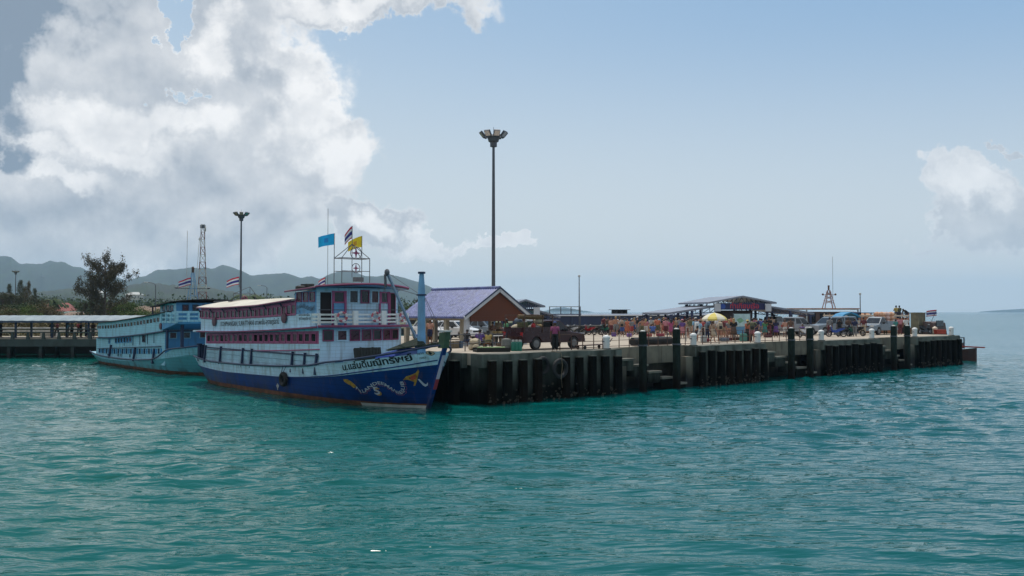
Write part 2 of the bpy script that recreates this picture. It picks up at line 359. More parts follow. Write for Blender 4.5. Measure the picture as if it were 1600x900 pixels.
mound('hills', [(-700, 470), (-500, 430), (-250, 410), (-120, 395), (0, 402), (18, 405), (30, 409), (60, 411), (100, 413), (130, 420), (165, 430), (200, 438), (222, 431), (250, 424), (285, 420), (320, 418), (345, 414), (362, 418), (378, 424), (398, 430), (415, 429), (430, 431), (445, 429), (470, 432), (500, 434), (515, 428), (530, 424), (545, 427), (555, 425), (575, 431), (600, 432), (625, 433), (645, 438), (670, 446), (690, 456), (720, 466), (760, 476), (810, 484), (860, 487)], 4200, 1500, 0, forest, 'tall blue hazy hill range behind the harbour', 3)
mound('hills', [(-300, 470), (-100, 462), (0, 460), (60, 456), (100, 452), (125, 449), (150, 452), (180, 456), (200, 448), (228, 443), (250, 443), (275, 447), (300, 445), (330, 449), (370, 456), (420, 462), (480, 468), (560, 478), (620, 486)], 1700, 700, 0, forest, 'lower green wooded hill closer to the shore', 5)
mound('far_island', [(846, 487), (858, 484), (868, 481), (880, 480), (893, 482), (905, 484.5), (925, 487)], 6500, 800, 0, forest, 'faint island low on the horizon behind the pier', 9)
mound('far_island', [(1530, 487), (1560, 484.6), (1600, 482.6), (1700, 481), (1800, 483), (1900, 487)], 7500, 900, 0, forest, 'faint long headland on the horizon at right', 10)
groundm = mat('scrub_ground', (0.14, 0.12, 0.075), 0.95, 0.4, 0.1, 0.3, rgb2=(0.08, 0.10, 0.04), zdirt_shade=(0.8, 1.4, ALGAE_SHADE))  # dark foot paints the shade under the walkway into the shore edge
def make_land():
    top = [(-1500, 103.5), (-70, 103.5), (-46, 106), (-40, 150), (-22, 190), (-8, 240), (10, 330), (20, 600), (60, 1200), (80, 3900), (-4000, 3900), (-4000, 600)]
    b = MB(); n = len(top)
    b.loft([[(x, y, -2.5) for x, y in top], [(x, y + (1.5 if y < 900 else 0), 1.4) for x, y in top]])
    tag(b.build('land', groundm), 'flat scrubby shore behind the harbour', kind='structure')
make_land()
b = MB(); b.box(-1500, -38, 103.0, 103.45, -2.0, 1.5); tag(b.build('shade_strip', mat('painted_shade', (0.02, 0.02, 0.018), 0.9, 0.4, 0.5, 0.3)), 'low dark strip added as painted shade behind the walkway', kind='structure')  # added dark strip that paints the shade under the walkway

# ================================================================== PIER
pier = thing('pier', 'long concrete pier with black fender piles and stepped landings', 'pier', P(0, 0), RZ)
SECT = [(0.0, 10.7), (17.75, 25.7), (33.3, 42.2), (48.7, 57.4)]
b = MB()
b.hexa([(0, 0, 2.05), (58, 0, 2.05), (58, 31, 2.05), (0, 31, 2.05), (0, 0, DZ), (58, 0, DZ), (58, 31, DZ), (0, 31, DZ)])
b.box(1.4, 16, 31, 62, 2.05, DZ - 0.003)
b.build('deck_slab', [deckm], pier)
# the seaward sections stand 1 m forward of the landings
EDGE = mat('pale_edge_concrete', (0.20, 0.19, 0.155), 0.9, 0.45, 1.2, 0.5, stain=(0.05, 0.05, 0.04), stain_amt=0.85, stain_scale=(1.2, 1.2, 1.2))  # paler mottled concrete for the edge topping and steps
pile2 = mat('brown_black_pile', (0.008, 0.0055, 0.004), 0.9, 0.5, 2.0, 0.6, stain=(0.022, 0.016, 0.011), stain_amt=0.6, spec=0.06)
for a0, a1 in SECT:
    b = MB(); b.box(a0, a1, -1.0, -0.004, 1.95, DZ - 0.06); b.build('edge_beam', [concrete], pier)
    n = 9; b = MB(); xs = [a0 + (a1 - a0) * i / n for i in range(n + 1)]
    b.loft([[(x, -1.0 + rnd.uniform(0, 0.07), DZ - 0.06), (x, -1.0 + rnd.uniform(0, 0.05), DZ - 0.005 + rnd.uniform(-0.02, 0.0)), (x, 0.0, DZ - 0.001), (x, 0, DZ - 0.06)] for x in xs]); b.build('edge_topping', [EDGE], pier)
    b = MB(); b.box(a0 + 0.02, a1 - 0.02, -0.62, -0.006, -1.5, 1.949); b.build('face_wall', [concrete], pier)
    npile = int(round((a1 - a0) / 1.03))
    for i in range(npile):
        x = a0 + (a1 - a0) * (i + 0.5) / npile
        if a0 == 0 and i in (4,): continue
        h = 2.28 + rnd.uniform(-0.06, 0.05)
        p = MB(); w = 0.27 + rnd.uniform(-0.03, 0.02); ln_ = rnd.uniform(-0.05, 0.05); od = rnd.uniform(0, 0.06)
        p.loft([[(x - w + ln_ * e, -1.22 - od, z), (x - w * 0.6 + ln_ * e, -1.32 - od, z), (x + w * 0.6 + ln_ * e, -1.32 - od, z), (x + w + ln_ * e, -1.22 - od, z), (x + w + ln_ * e, -1.09, z), (x - w + ln_ * e, -1.09, z)] for z, e in ((-1.5, 1), (0.4, 0.5), (h - 0.05, 0), (h, 0))])
        p.build('fender_pile', pile2 if rnd.random() < 0.35 else pilem, pier)
        c = MB(); c.box(x - 0.22, x + 0.22, -1.29, -1.01, h + 0.001, h + 0.05); c.build('pile_cap', [concrete], pier)
        # concrete rib between the piles
        if i < npile - 1 and not (a0 == 0 and i in (3, 4)):
            xr = x + (a1 - a0) / npile / 2; c = MB(); c.box(xr - 0.2, xr + 0.2, -1.08, -0.622, 0.0, 1.948); c.build('rib', [concrete], pier)
crust = mat('barnacle_crust', (0.055, 0.050, 0.040), 0.95, 0.5, 6.0, 0.6, spec=0.1)
for a0, a1 in SECT:
    b = MB()
    for i in range(150):
        x = rnd.uniform(a0 + .1, a1 - .1); z = abs(rnd.gauss(0, .33)) + .02; r = rnd.uniform(.03, .09)
        b.ball((x, -1.32 if rnd.random() < .6 else -1.1, z), r * 1.3, r * .6, r, 5, 3)
    tag(b.build('barnacle_crust', crust, pier), kind='stuff')
# left face of the pier, along which the boats berth
b = MB(); b.box(-0.35, -0.003, 0.3, 26, 1.9, DZ - 0.01); b.build('edge_beam', [concrete], pier)
b = MB(); b.box(0.45, 0.85, 0.0, 31, -1.5, 2.04); b.build('face_wall', [concrete], pier)
for i in range(14):
    y = 0.75 + i * 1.1; p = MB(); p.loft([[(-0.72, y - 0.26, z), (-0.72, y + 0.26, z), (-0.352, y + 0.26, z), (-0.352, y - 0.26, z)] for z in (-1.5, 2.2, 2.26)]); p.build('fender_pile', [pilem], pier)
    c = MB(); c.box(-0.68, -0.36, y - 0.24, y + 0.24, 2.262, 2.31); c.build('pile_cap', [concrete], pier)
# right end face
b = MB(); b.box(57.42, 57.8, -0.9, 0, -1.5, 2.2); b.build('end_wall', [concrete], pier)
b = MB(); b.box(57.3, 57.7, 0.01, 31, -1.5, 2.04); b.build('end_wall', [concrete], pier)
b = MB(); b.box(0.5, 57, 30.2, 30.6, -1.5, 2.04); b.build('rear_wall', [concrete], pier)
for i in range(8):
    p = MB(); y = 1 + i * 3.6; p.box(58.005, 58.35, y - 0.25, y + 0.25, -1.5, 2.5); p.build('fender_pile', [pilem], pier)
# landings with steps going down to the water
for (a0, a1) in [(10.7, 17.75), (25.7, 33.3), (42.2, 48.7)]:
    w = a1 - a0; b = MB(); npn = 3
    for i in range(npn):
        x0 = a0 + 0.01 + w * i / npn; x1 = a0 + w * (i + 1) / npn - 0.03
        q = MB(); q.box(x0, x1, -0.14, -0.004, 1.62, DZ + 0.02); q.build('wall_panel', [concrete_b], pier)
    q = MB(); q.box(a0, a1, 0.9, 1.2, -1.5, 2.04); q.build('back_wall', [concrete_b], pier)
    q = MB(); q.box(a0 - 0.0, a0 + 0.5, -0.9, 0.88, -1.5, 1.6); q.build('side_wall', [concrete_b], pier)
    q = MB(); q.box(a1 - 0.75, a1 - 0.02, -0.8, -0.15, -1.5, 1.98); q.build('pier_column', [concrete_b], pier)
    zs = [2.05, 1.66, 1.2, 0.78, 0.36]
    for i, z in enumerate(zs):
        sw = (w - 0.8) / 5; x0 = a0 + 0.02 + sw * i
        if i == 0: x0 = a0 + 0.02
        q = MB(); q.box(x0, x0 + sw - 0.02, -0.95, -0.16, z - 0.13, z); q.build('step', [EDGE], pier)
        q = MB(); q.box(x0 + 0.05, x0 + sw - 0.06, -0.85, -0.18, z - 0.75, z - 0.132); q.build('step_block', [concrete], pier)
# bracing columns under the raised deck
for i in range(10):
    q = MB(); q.box(2 + i * 6, 2.6 + i * 6, 14, 14.6, -1.5, 2.04); q.build('pier_column', [concrete], pier)
for i in range(12):
    for x in (1.7, 15.2):
        q = MB(); q.box(x, x + 0.45, 33 + i * 2.6, 33.45 + i * 2.6, -1.5, 2.04); q.build('pier_column', [concrete], pier)
q = MB(); q.box(1.36, 1.395, 31, 62, 1.6, 2.66); q.build('edge_beam', [concrete], pier)

# tall mooring dolphins
DL = ['left of the pair at the first landing', 'right of the pair at the first landing', 'left of the pair at the middle landing', 'right of the pair at the middle landing', 'left of the pair at the far landing', 'right of the pair at the far landing']
for i, (a, h) in enumerate([(12.2, 3.75), (15.4, 3.85), (28.4, 3.75), (30.9, 3.75), (43.8, 3.75), (46.2, 3.75)]):
    t = thing('mooring_pile', 'tall dark square timber mooring pile, ' + DL[i], 'mooring pile', P(a, -1.35, -1.5), RZ + 0.1, 'tall mooring piles at the landings')
    b = MB(); w = 0.21; b.loft([[(-w, -w * .6, z), (-w * .6, -w, z), (w * .6, -w, z), (w, -w * .6, z), (w, w * .6, z), (w * .6, w, z), (-w * .6, w, z), (-w, w * .6, z)] for z in (0, h + 1.3, h + 1.42)])
    b.build('post', dolphm, t); c = MB(); c.lathe([(0.15, 0), (0.17, 0.05), (0.09, 0.1)], (0, 0, h + 1.422), 8); c.build('worn_top', offwhite, t)
    for z in (4.3,):
        c = MB(); c.box(-0.222, 0.222, -0.222, 0.222, z, z + 0.09); c.build('iron_band', steel, t)

# bollards
BL = ['white domed bollard at the near end of the first landing', 'white domed bollard between the first landing and the second pile row', 'white domed bollard in front of the parked pickups, right end of the second pile row',
      'white domed bollard just right of the middle landing', 'white domed bollard right of the parked motorcycles', 'white domed bollard beside the far landing', 'white domed bollard alone on the far corner of the pier']
pb = None
for i, a in enumerate([9.7, 17.95, 25.2, 33.6, 41.4, 49.0, 56.3]):
    if pb is None:
        pb = thing('bollard', BL[0], 'bollard', P(a, -0.68, DZ - 0.01), RZ, 'white bollards along the pier edge')
        b = MB(); b.lathe([(0.2, 0), (0.2, 0.62), (0.235, 0.63), (0.235, 0.7), (0.17, 0.79), (0.06, 0.83)], n=14); b.build('post', white, pb, smooth=True)
        b = MB(); b.tube([(-0.36, 0, 0.46), (0.36, 0, 0.46)], 0.035, 6); b.build('horn', steel, pb)
        b = MB(); b.lathe([(0.27, 0.0), (0.27, 0.05)], n=12); b.build('base_plate', concrete, pb); PBT = tree_of(pb)
    else: copy_tree(pb, P(a, -0.68, DZ - 0.01), RZ, BL[i], ch=PBT)

# railing
rl = thing('railing', 'low rusty pipe railing along the outer edge of the pier', 'railing', P(0, 0, DZ), RZ)
x = 6.2
while x < 33:
    y = 0.16 if x > 10.6 else -0.35 + max(0, (x - 9.6)) * 0.5
    b = MB(); b.tube([(x, y, 0), (x, y, 0.92)], 0.03, 6); b.build('post', rust, rl)
    x += 0.92
for z in (0.1, 0.46, 0.9):
    b = MB(); b.tube([(6.2, -0.35, z), (9.6, -0.35, z), (10.7, 0.16, z), (33, 0.16, z)], 0.02, 6); b.build('rail', rust, rl)
rl = thing('railing', 'grey pipe railing in front of the small pavilion', 'railing', P(0.3, 2.2, DZ), RZ)
for i in range(6):
    b = MB(); b.tube([(i * 1.0, 0, 0), (i * 1.0, 0, 0.95)], 0.03, 6); b.build('post', steel, rl)
for z in (0.45, 0.93):
    b = MB(); b.tube([(0, 0, z), (5, 0, z)], 0.022, 6); b.build('rail', steel, rl)

# tyre fenders, ropes and hoses
def tyre(name, label, loc, rot, Rr=0.36, rr=0.12, cat='tyre', parent=None, group=None):
    b = MB(); b.torus((0, 0, 0), Rr, rr, 'y', 18, 8); o = b.build(name, black, parent, smooth=True, loc=loc); o.rotation_euler = rot
    if not parent: tag(o, label, cat, group)
    return o
tyre('tyre_fender', 'black tyre hung on the pier face below the market goods, left of the two', P(4.15, -1.13, 1.9), (0, 0, RZ), 0.42, 0.12)
tyre('tyre_fender', 'black tyre hung on the pier face, right of the two with a rope through it', P(5.0, -1.63, 1.75), (0, 0, RZ), 0.46, 0.12)
b = MB(); b.tube([P(5.0, -0.9, 2.7), P(5.0, -1.72, 2.6), P(5.03, -1.78, 1.9), P(4.92, -1.8, 1.2), P(5.02, -1.78, 0.7)], 0.018, 6); tag(b.build('rope', mat('tan_rope', (.22, .17, .11), .9, .3, 8, .2), smooth=True), 'pale rope hanging from the deck through the tyre', 'rope')
b = MB(); b.tube([P(13.6, 0.75, DZ + 0.3), P(17.3, 0.75, DZ + 0.3)], 0.28, 10); tag(b.build('rubber_fender', black, smooth=True), 'long black rubber fender roll lying on the deck behind the first landing', 'fender')

# ================================================================== LEFT WALKWAY
wk = thing('covered_walkway', 'covered concrete walkway on piles with long pale curved roof', 'walkway', (-36, 94.5, 0), 0)
WL = 110
cg = mat('grey_green_beam', (0.05, 0.065, 0.06), 0.85, 0.3, 0.6, 0.4, stain=(0.03, 0.035, 0.03), stain_amt=0.7, zdirt_shade=(0.1, 1.0, ALGAE_SHADE))
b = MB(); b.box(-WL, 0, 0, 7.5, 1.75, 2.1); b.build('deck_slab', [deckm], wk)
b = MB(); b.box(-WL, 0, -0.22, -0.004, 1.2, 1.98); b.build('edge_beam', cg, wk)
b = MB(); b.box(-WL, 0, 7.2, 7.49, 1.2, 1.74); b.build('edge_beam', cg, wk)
for i in range(int(WL / 1.65)):
    x = -0.6 - i * 1.65
    if x < -WL + 1: break
    b = MB(); b.loft([[(x - 0.19, -0.2, 2.0), (x + 0.19, -0.2, 2.0), (x + 0.19, -0.02, 2.0), (x - 0.19, -0.02, 2.0)], [(x - 0.10, -0.18, 2.64), (x + 0.10, -0.18, 2.64), (x + 0.10, -0.04, 2.64), (x - 0.10, -0.04, 2.64)]]); b.build('baluster', cg, wk)
for z in (2.65, 3.0):
    b = MB(); b.box(-WL, 0, -0.2, -0.02, z, z + 0.1); b.build('rail', cg, wk)
    b = MB(); b.box(-WL, 0, 7.3, 7.45, z - 0.05, z + 0.12); b.build('rail', offwhite, wk)
for i in range(32):
    x = -0.6 - i * 3.4
    for y in (0.2, 3.6, 7.0):
        if y == 3.6 and i % 2: continue
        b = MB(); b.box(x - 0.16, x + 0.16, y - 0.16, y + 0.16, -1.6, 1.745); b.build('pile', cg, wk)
bluep = mat('navy_painted_steel', (0.03, 0.05, 0.10), 0.6, 0.2, 3, 0.1)
roofw = mat('pale_corrugated_roof', (0.26, 0.31, 0.33), 0.5, 0.15, 0.8, 0.1, stain=(0.17, 0.2, 0.22), stain_amt=0.5, stain_scale=(2.5, 0.4, 0.4))
for i in range(28):
    x = -1.5 - i * 3.9
    for y in (0.5, 3.6):
        b = MB(); b.box(x - 0.09, x + 0.09, y - 0.09, y + 0.09, 2.1, 3.98); b.build('post', bluep, wk)
    b = MB(); b.beam((x, 0.3, 3.9), (x, 3.8, 3.9), 0.08, 0.12); b.build('cross_beam', bluep, wk)
b = MB(); nseg = 10; prof = [(-0.35 + 4.8 * i / nseg, 3.86 + 0.62 * math.sin(math.pi * (0.04 + 0.92 * i / nseg))) for i in range(nseg + 1)]
xs = [-WL + k_ * 0.55 for k_ in range(int(WL / 0.55) + 1)]
outer = [[(x, p[0], p[1] + (0.03 if i % 2 else 0)) for p in prof] + [(x, p[0], p[1] - 0.04 + (0.03 if i % 2 else 0)) for p in reversed(prof)] for i, x in enumerate(xs)]
b.loft(outer); b.build('roof', roofw, wk, smooth=False)
b = MB(); b.box(-WL, 0, -0.34, -0.30, 3.74, 3.9); b.build('fascia', bluep, wk)
for i in range(14):
    b = MB(); b.box(-3 - i * 7, -1.2 - i * 7, 5.2, 5.6, 2.101, 2.55); b.build('bench', offwhite, wk)

# ================================================================== MASTS
def flood_mast(label, loc, H, rz=0.3, sc_=1.0):
    t = thing('floodlight_mast', label, 'lamp mast', loc, rz, 'tall floodlight masts')
    b = MB(); b.lathe([(0.24, 0), (0.24, 0.3), (0.2, 0.32), (0.17, H * 0.5), (0.12, H)], n=10); b.build('pole', steel, t, smooth=True)
    b = MB(); b.lathe([(0.2, H - 1.15), (0.34, H - 1.1), (0.34, H - 0.7), (0.5, H - 0.6), (0.62, H - 0.15), (0.5, H)], n=12); b.build('head_frame', steel, t)
    b = MB(); b.tube([(0, 0, H), (0, 0, H + 0.8)], 0.02, 5); b.build('lightning_rod', steel, t)
    for k_ in range(8):
        a = k_ * math.pi / 4; d = Vector((math.cos(a), math.sin(a), 0)); s = Vector((-math.sin(a), math.cos(a), 0))
        c = d * 1.12 + Vector((0, 0, H + 0.05)); up = (Vector((0, 0, 1)) * 0.75 + d * 0.65).normalized(); nn = (d * 0.75 - Vector((0, 0, 1)) * 0.65).normalized()
        b = MB(); hx, hy, hz = 0.30, 0.30, 0.09
        b.hexa([c + s * x * hx + up * y * hy + nn * z * hz for z in (-1, 1) for x, y in ((-1, -1), (1, -1), (1, 1), (-1, 1))]); f = b.build('floodlight', steel, t)
        b = MB(); b.hexa([c + s * x * hx * .85 + up * y * hy * .85 + nn * (hz + z) for z in (0.002, 0.02) for x, y in ((-1, -1), (1, -1), (1, 1), (-1, 1))]); b.build('lens', chrome, f)
        b = MB(); b.beam(d * 0.4 + Vector((0, 0, H - 0.3)), c - nn * hz, 0.06); b.build('bracket', steel, t)
    return t
flood_mast('tallest floodlight mast rising behind the blue roofed pavilion', at(771, 85, DZ), 19.2)
flood_mast('floodlight mast behind the white roof of the near ferry', at(376, 150, 1.4), 20.0)
flood_mast('most distant floodlight mast above the trees at left', at(24, 330, 1.4), 18.4)
for px, D, y1, lab in [(905, 95, 433, 'thin grey pole with small lamp behind the small pavilion'), (1344, 98, 461, 'thin lamp pole behind the motorcycles near the far end')]:
    z1 = CAMZ + (487 - y1) / F * D; t = thing('lamp_pole', lab, 'lamp pole', at(px, D, DZ if D < 90 else 0.0))
    z0 = t.location.z; b = MB(); b.tube([(0, 0, -0.5), (0, 0, z1 - z0)], [0.09, 0.045], 8); b.build('pole', steel, t)
    b = MB(); b.lathe([(0.05, 0), (0.13, 0.05), (0.12, 0.2), (0.03, 0.25)], (0, 0, z1 - z0), 8); b.build('lamp', offwhite, t)
# street lamps on the shore
for px, D, y1, lab in [(243, 210, 441, 'curved street lamp behind the far ferry'), (18, 190, 458, 'street lamp in front of the trees at far left'), (417, 260, 446, 'small lamp pole among distant trees behind the ferry roof')]:
    z1 = CAMZ + (487 - y1) / F * D; t = thing('street_lamp', lab, 'street lamp', at(px, D, 1.4))
    b = MB(); b.tube([(0, 0, 0), (0, 0, z1 - 2.1), (-0.5, 0, z1 - 1.6), (-1.9, 0, z1 - 1.4)], [0.12, 0.09, 0.07, 0.06], 8); b.build('pole', steel, t, smooth=True)
    b = MB(); b.box(-2.7, -1.8, -0.16, 0.16, z1 - 1.46, z1 - 1.3); b.build('lamp', white, t)
# lattice telecom tower
redw = mat('red_tower_paint', (0.20, 0.09, 0.08), 0.6, 0.2, 1, 0)
t = thing('telecom_tower', 'red and white lattice telecom tower with dish antennas', 'tower', at(316, 300, 1.4), 0.4)
H = 33.0; nlev = 13
for k_ in range(nlev):
    z0, z1 = H * k_ / nlev, H * (k_ + 1) / nlev; w0 = 1.75 - 1.15 * min(1, z0 / (H * 0.82)); w1 = 1.75 - 1.15 * min(1, z1 / (H * 0.82)); b = MB()
    for q in range(4):
        a, a2 = math.pi / 4 + q * math.pi / 2, math.pi / 4 + (q + 1) * math.pi / 2
        p0 = (w0 * 1.414 * math.cos(a), w0 * 1.414 * math.sin(a), z0); p1 = (w1 * 1.414 * math.cos(a), w1 * 1.414 * math.sin(a), z1)
        q0 = (w0 * 1.414 * math.cos(a2), w0 * 1.414 * math.sin(a2), z0); q1 = (w1 * 1.414 * math.cos(a2), w1 * 1.414 * math.sin(a2), z1)
        b.beam(p0, p1, 0.2); b.beam(p0, q1, 0.09); b.beam(q0, p1, 0.09); b.beam(p1, q1, 0.1)
    b.build('lattice_section', redw if k_ % 2 else offwhite, t)
for z, s_, dx in [(31.5, 0.85, 1.2), (22.5, 0.7, 1.2), (28, 0.5, -1)]:
    b = MB(); b.lathe([(0.1, 0), (s_, 0.25), (s_, 0.45), (s_ * 0.8, 0.5)], (dx * 0.4 if dx > 0 else dx - 0.4, -0.3, z), 12, 'x' if dx > 0 else 'x'); b.build('dish_antenna', offwhite, t)
b = MB(); b.lathe([(0.9, 0), (0.9, 1.0)], (0, 0, H - 1.2), 8); b.build('antenna_ring', steel, t)

# ================================================================== NEAR PAVILION
purple = mat('lavender_blue_roof_sheet', (0.060, 0.082, 0.22), 0.45, 0.3, 2.5, 0.1, stain=(0.25, 0.28, 0.43), stain_amt=0.75, stain_scale=(7, 9, 9), rgb2=(0.09, 0.11, 0.28))
brick = mat('rust_brown_gable', (0.105, 0.030, 0.013), 0.75, 0.15, 1, 0.1)
postw = mat('cream_post', (0.42, 0.37, 0.28), 0.7, 0.15, 2, 0.1); trimw = mat('grey_white_trim', (0.50, 0.52, 0.55), 0.55, 0.1, 2, 0.05)
pv = thing('pavilion', 'open market pavilion with lavender blue corrugated roof and rust brown gable', 'pavilion', P(6.3, 8.7, DZ), RZ)
GW, GL, EZ, RZT = 5.7, 7.8, 1.92, 3.8
xs_n = 30
def slope(side):
    b = MB(); rings = []
    for i in range(xs_n * 2 + 1):
        y = GL * i / (xs_n * 2); dz = 0.05 if i % 2 else 0.0; nrow = 12; top = []; bot = []
        for j in range(nrow + 1):
            t_ = j / nrow; x = GW / 2 + (GW / 2 + 0.12) * t_ * (-1 if side else 1); step = 0.016 * (1 - (t_ * 12) % 1.0)
            z = RZT - (RZT - EZ + 0.06) * t_ + dz + step; top.append((x, y, z)); bot.append((x, y, z - 0.09 - dz - step))
        rings.append(top + bot[::-1])
    b.loft(rings); return b.build('roof_slope', purple, pv)
slope(0); slope(1)
b = MB(); b.tube([(GW / 2, -0.05, RZT + 0.05), (GW / 2, GL + 0.05, RZT + 0.05)], 0.11, 8); b.build('ridge_cap', purple, pv)
for yg in (0.12, GL - 0.12):
    b = MB(); b.add([(0.45, yg - 0.04, EZ - 0.02), (GW - 0.45, yg - 0.04, EZ - 0.02), (GW / 2, yg - 0.04, RZT - 0.22), (0.45, yg + 0.04, EZ - 0.02), (GW - 0.45, yg + 0.04, EZ - 0.02), (GW / 2, yg + 0.04, RZT - 0.22)], [(0, 1, 2), (5, 4, 3), (0, 3, 4, 1), (1, 4, 5, 2), (2, 5, 3, 0)]); b.build('gable_panel', brick, pv)
    b = MB(); b.box(0.45, GW - 0.45, yg - 0.045, yg + 0.045, EZ - 0.34, EZ - 0.022); b.build('gable_panel', brick, pv)
for sx in (-1, 1):
    b = MB(); b.beam((GW / 2, -0.06, RZT - 0.1), (GW / 2 + sx * (GW / 2 + 0.14), -0.06, EZ - 0.14), 0.07, 0.24); b.build('barge_board', trimw, pv)
    b = MB(); b.beam((GW / 2, -0.115, RZT + 0.06), (GW / 2 + sx * (GW / 2 + 0.16), -0.115, EZ + 0.0), 0.03, 0.1); b.build('barge_trim', bluep, pv)
for i, (x, y) in enumerate([(0.35, 0.35), (0.35, 2.6), (0.35, 5.0), (0.35, GL - 0.35), (GW - 0.35, 0.35), (GW - 0.35, 4.0), (GW - 0.35, GL - 0.35), (GW / 2, GL - 0.35)]):
    b = MB(); b.box(x - 0.14, x + 0.14, y - 0.14, y + 0.14, 0, EZ - 0.09); b.build('post', trimw if y < 0.5 else postw, pv)
b = MB(); b.box(0.24, 0.46, 0.5, GL - 0.5, EZ - 0.3, EZ - 0.1); b.build('eave_beam', postw, pv)
b = MB(); b.box(GW - 0.46, GW - 0.24, 0.5, GL - 0.5, EZ - 0.3, EZ - 0.1); b.build('eave_beam', postw, pv)
# tables and crates under the pavilion
# ================================================================== TERMINAL SHELTERS (blue steel, low pitched)
silver = mat('silver_blue_roof', (0.20, 0.22, 0.27), 0.45, 0.15, 0.8, 0.1)
navy = mat('navy_steel', (0.025, 0.035, 0.085), 0.55, 0.3, 1, 0.1)
def shelter(label, loc, rz, W_, wing, Lh, zt=3.7, closed=True):
    t = thing('terminal_shelter', label, 'shelter', loc, rz); h = W_ / 2
    ze, zw0, zw1 = zt - 0.62, zt - 0.95, zt - 1.65
    for sx in (-1, 1):
        b = MB(); b.hexa([(0, 0, zt - 0.1), (sx * (h + 0.6), 0, ze - 0.1), (sx * (h + 0.6), Lh, ze - 0.1), (0, Lh, zt - 0.1), (0, 0, zt + 0.06), (sx * (h + 0.6), 0, ze + 0.06), (sx * (h + 0.6), Lh, ze + 0.06), (0, Lh, zt + 0.06)]); b.build('roof_slope', silver, t)
        x0, x1 = h - 0.3, h + wing
        b = MB(); b.hexa([(sx * x0, 0.3, zw0 - 0.1), (sx * x1, 0.3, zw1 - 0.1), (sx * x1, Lh - 0.3, zw1 - 0.1), (sx * x0, Lh - 0.3, zw0 - 0.1), (sx * x0, 0.3, zw0 + 0.08), (sx * x1, 0.3, zw1 + 0.08), (sx * x1, Lh - 0.3, zw1 + 0.08), (sx * x0, Lh - 0.3, zw0 + 0.08)]); b.build('wing_roof', silver, t)
        # trusses
        for y in (0.35, Lh - 0.4):
            b = MB(); nb = 7; b.beam((sx * x0, y, zw0 - 0.55), (sx * x1, y, zw1 - 0.25), 0.07)
            for k_ in range(nb):
                xa = x0 + (x1 - x0) * k_ / nb; xb = x0 + (x1 - x0) * (k_ + 1) / nb
                za = zw0 - 0.12 + (zw1 - zw0) * k_ / nb; zb = zw0 - 0.55 + (zw1 - 0.25 - zw0 + 0.55) * (k_ + 1) / nb
                b.beam((sx * xa, y, za), (sx * xb, y, zb), 0.05); b.beam((sx * xb, y, zb), (sx * xb, y, zw0 - 0.12 + (zw1 - zw0) * (k_ + 1) / nb), 0.05)
            b.build('wing_truss', navy, t)
            b = MB()
            for k_ in range(6):
                xa = h * k_ / 6; xb = h * (k_ + 1) / 6; b.beam((sx * xa, y, zt - 0.12 - 0.52 * k_ / 6), (sx * xb, y, ze - 0.25), 0.05); b.beam((sx * xb, y, ze - 0.25), (sx * xb, y, zt - 0.12 - 0.52 * (k_ + 1) / 6), 0.05)
            b.beam((0, y, ze - 0.25), (sx * h, y, ze - 0.25), 0.07); b.build('gable_truss', navy, t)
        for y in (0.4, Lh / 2, Lh - 0.4):
            for x, zz in ((h - 0.2, ze - 0.1), (x1 - 0.4, zw1 - 0.1), ((x0 + x1) / 2, (zw0 + zw1) / 2 - 0.1)):
                b = MB(); b.box(sx * x - 0.1, sx * x + 0.1, y - 0.1, y + 0.1, 0, zz); b.build('post', navy, t)
        b = MB(); b.box(*sorted((sx * (h - 0.55), sx * (h + 0.05))), -0.03, 0.05, zt - 1.45, zt - 0.72); b.build('white_panel', trimw, t)
    if closed:
        wallm = mat('dark_brown_shutter', (0.05, 0.04, 0.04), 0.7, 0.3, 1, 0.1)
        b = MB(); b.box(-h + 0.5, h * 0.52, 1.2, 1.35, 0, zt - 1.35); b.build('shutter_wall', wallm, t)
        b = MB(); b.box(-h + 0.5, h - 0.5, 0.2, 0.3, zt - 1.3, zt - 0.66); sg = b.build('sign_board', mat('navy_sign', (0.02, 0.025, 0.09), 0.5, 0.1, 1, 0), t)
        vs, fs = text_geo('ท่าเทียบเรือ', 0.6, 0.01); wd = max(v[0] for v in vs); k2 = (h * 1.05) / wd
        b = MB(); b.add([(-h * 0.45 + v[0] * k2, 0.19, zt - 1.16 + v[1] * k2) for v in vs], fs); b.build('lettering', mat('red_sign_letters', (0.45, 0.03, 0.05), 0.5, 0.1, 1, 0), sg)
        b = MB(); b.lathe([(0.26, -0.02), (0.26, 0.0)], (-h + 0.85, 0.19, zt - 0.98), 14, 'y'); b.build('round_emblem', mat('blue_emblem', (0.03, 0.08, 0.35), 0.5, 0.1, 1, 0), sg)
    return t
shelter('dark blue steel passenger terminal with low gable roof and side wings', at(1161, 85, DZ), R(8), 5.6, 4.6, 9)
shelter('smaller blue steel shelter behind the brown gabled pavilion', at(822, 84, DZ), R(14), 2.6, 2.2, 9, 3.35, closed=False)

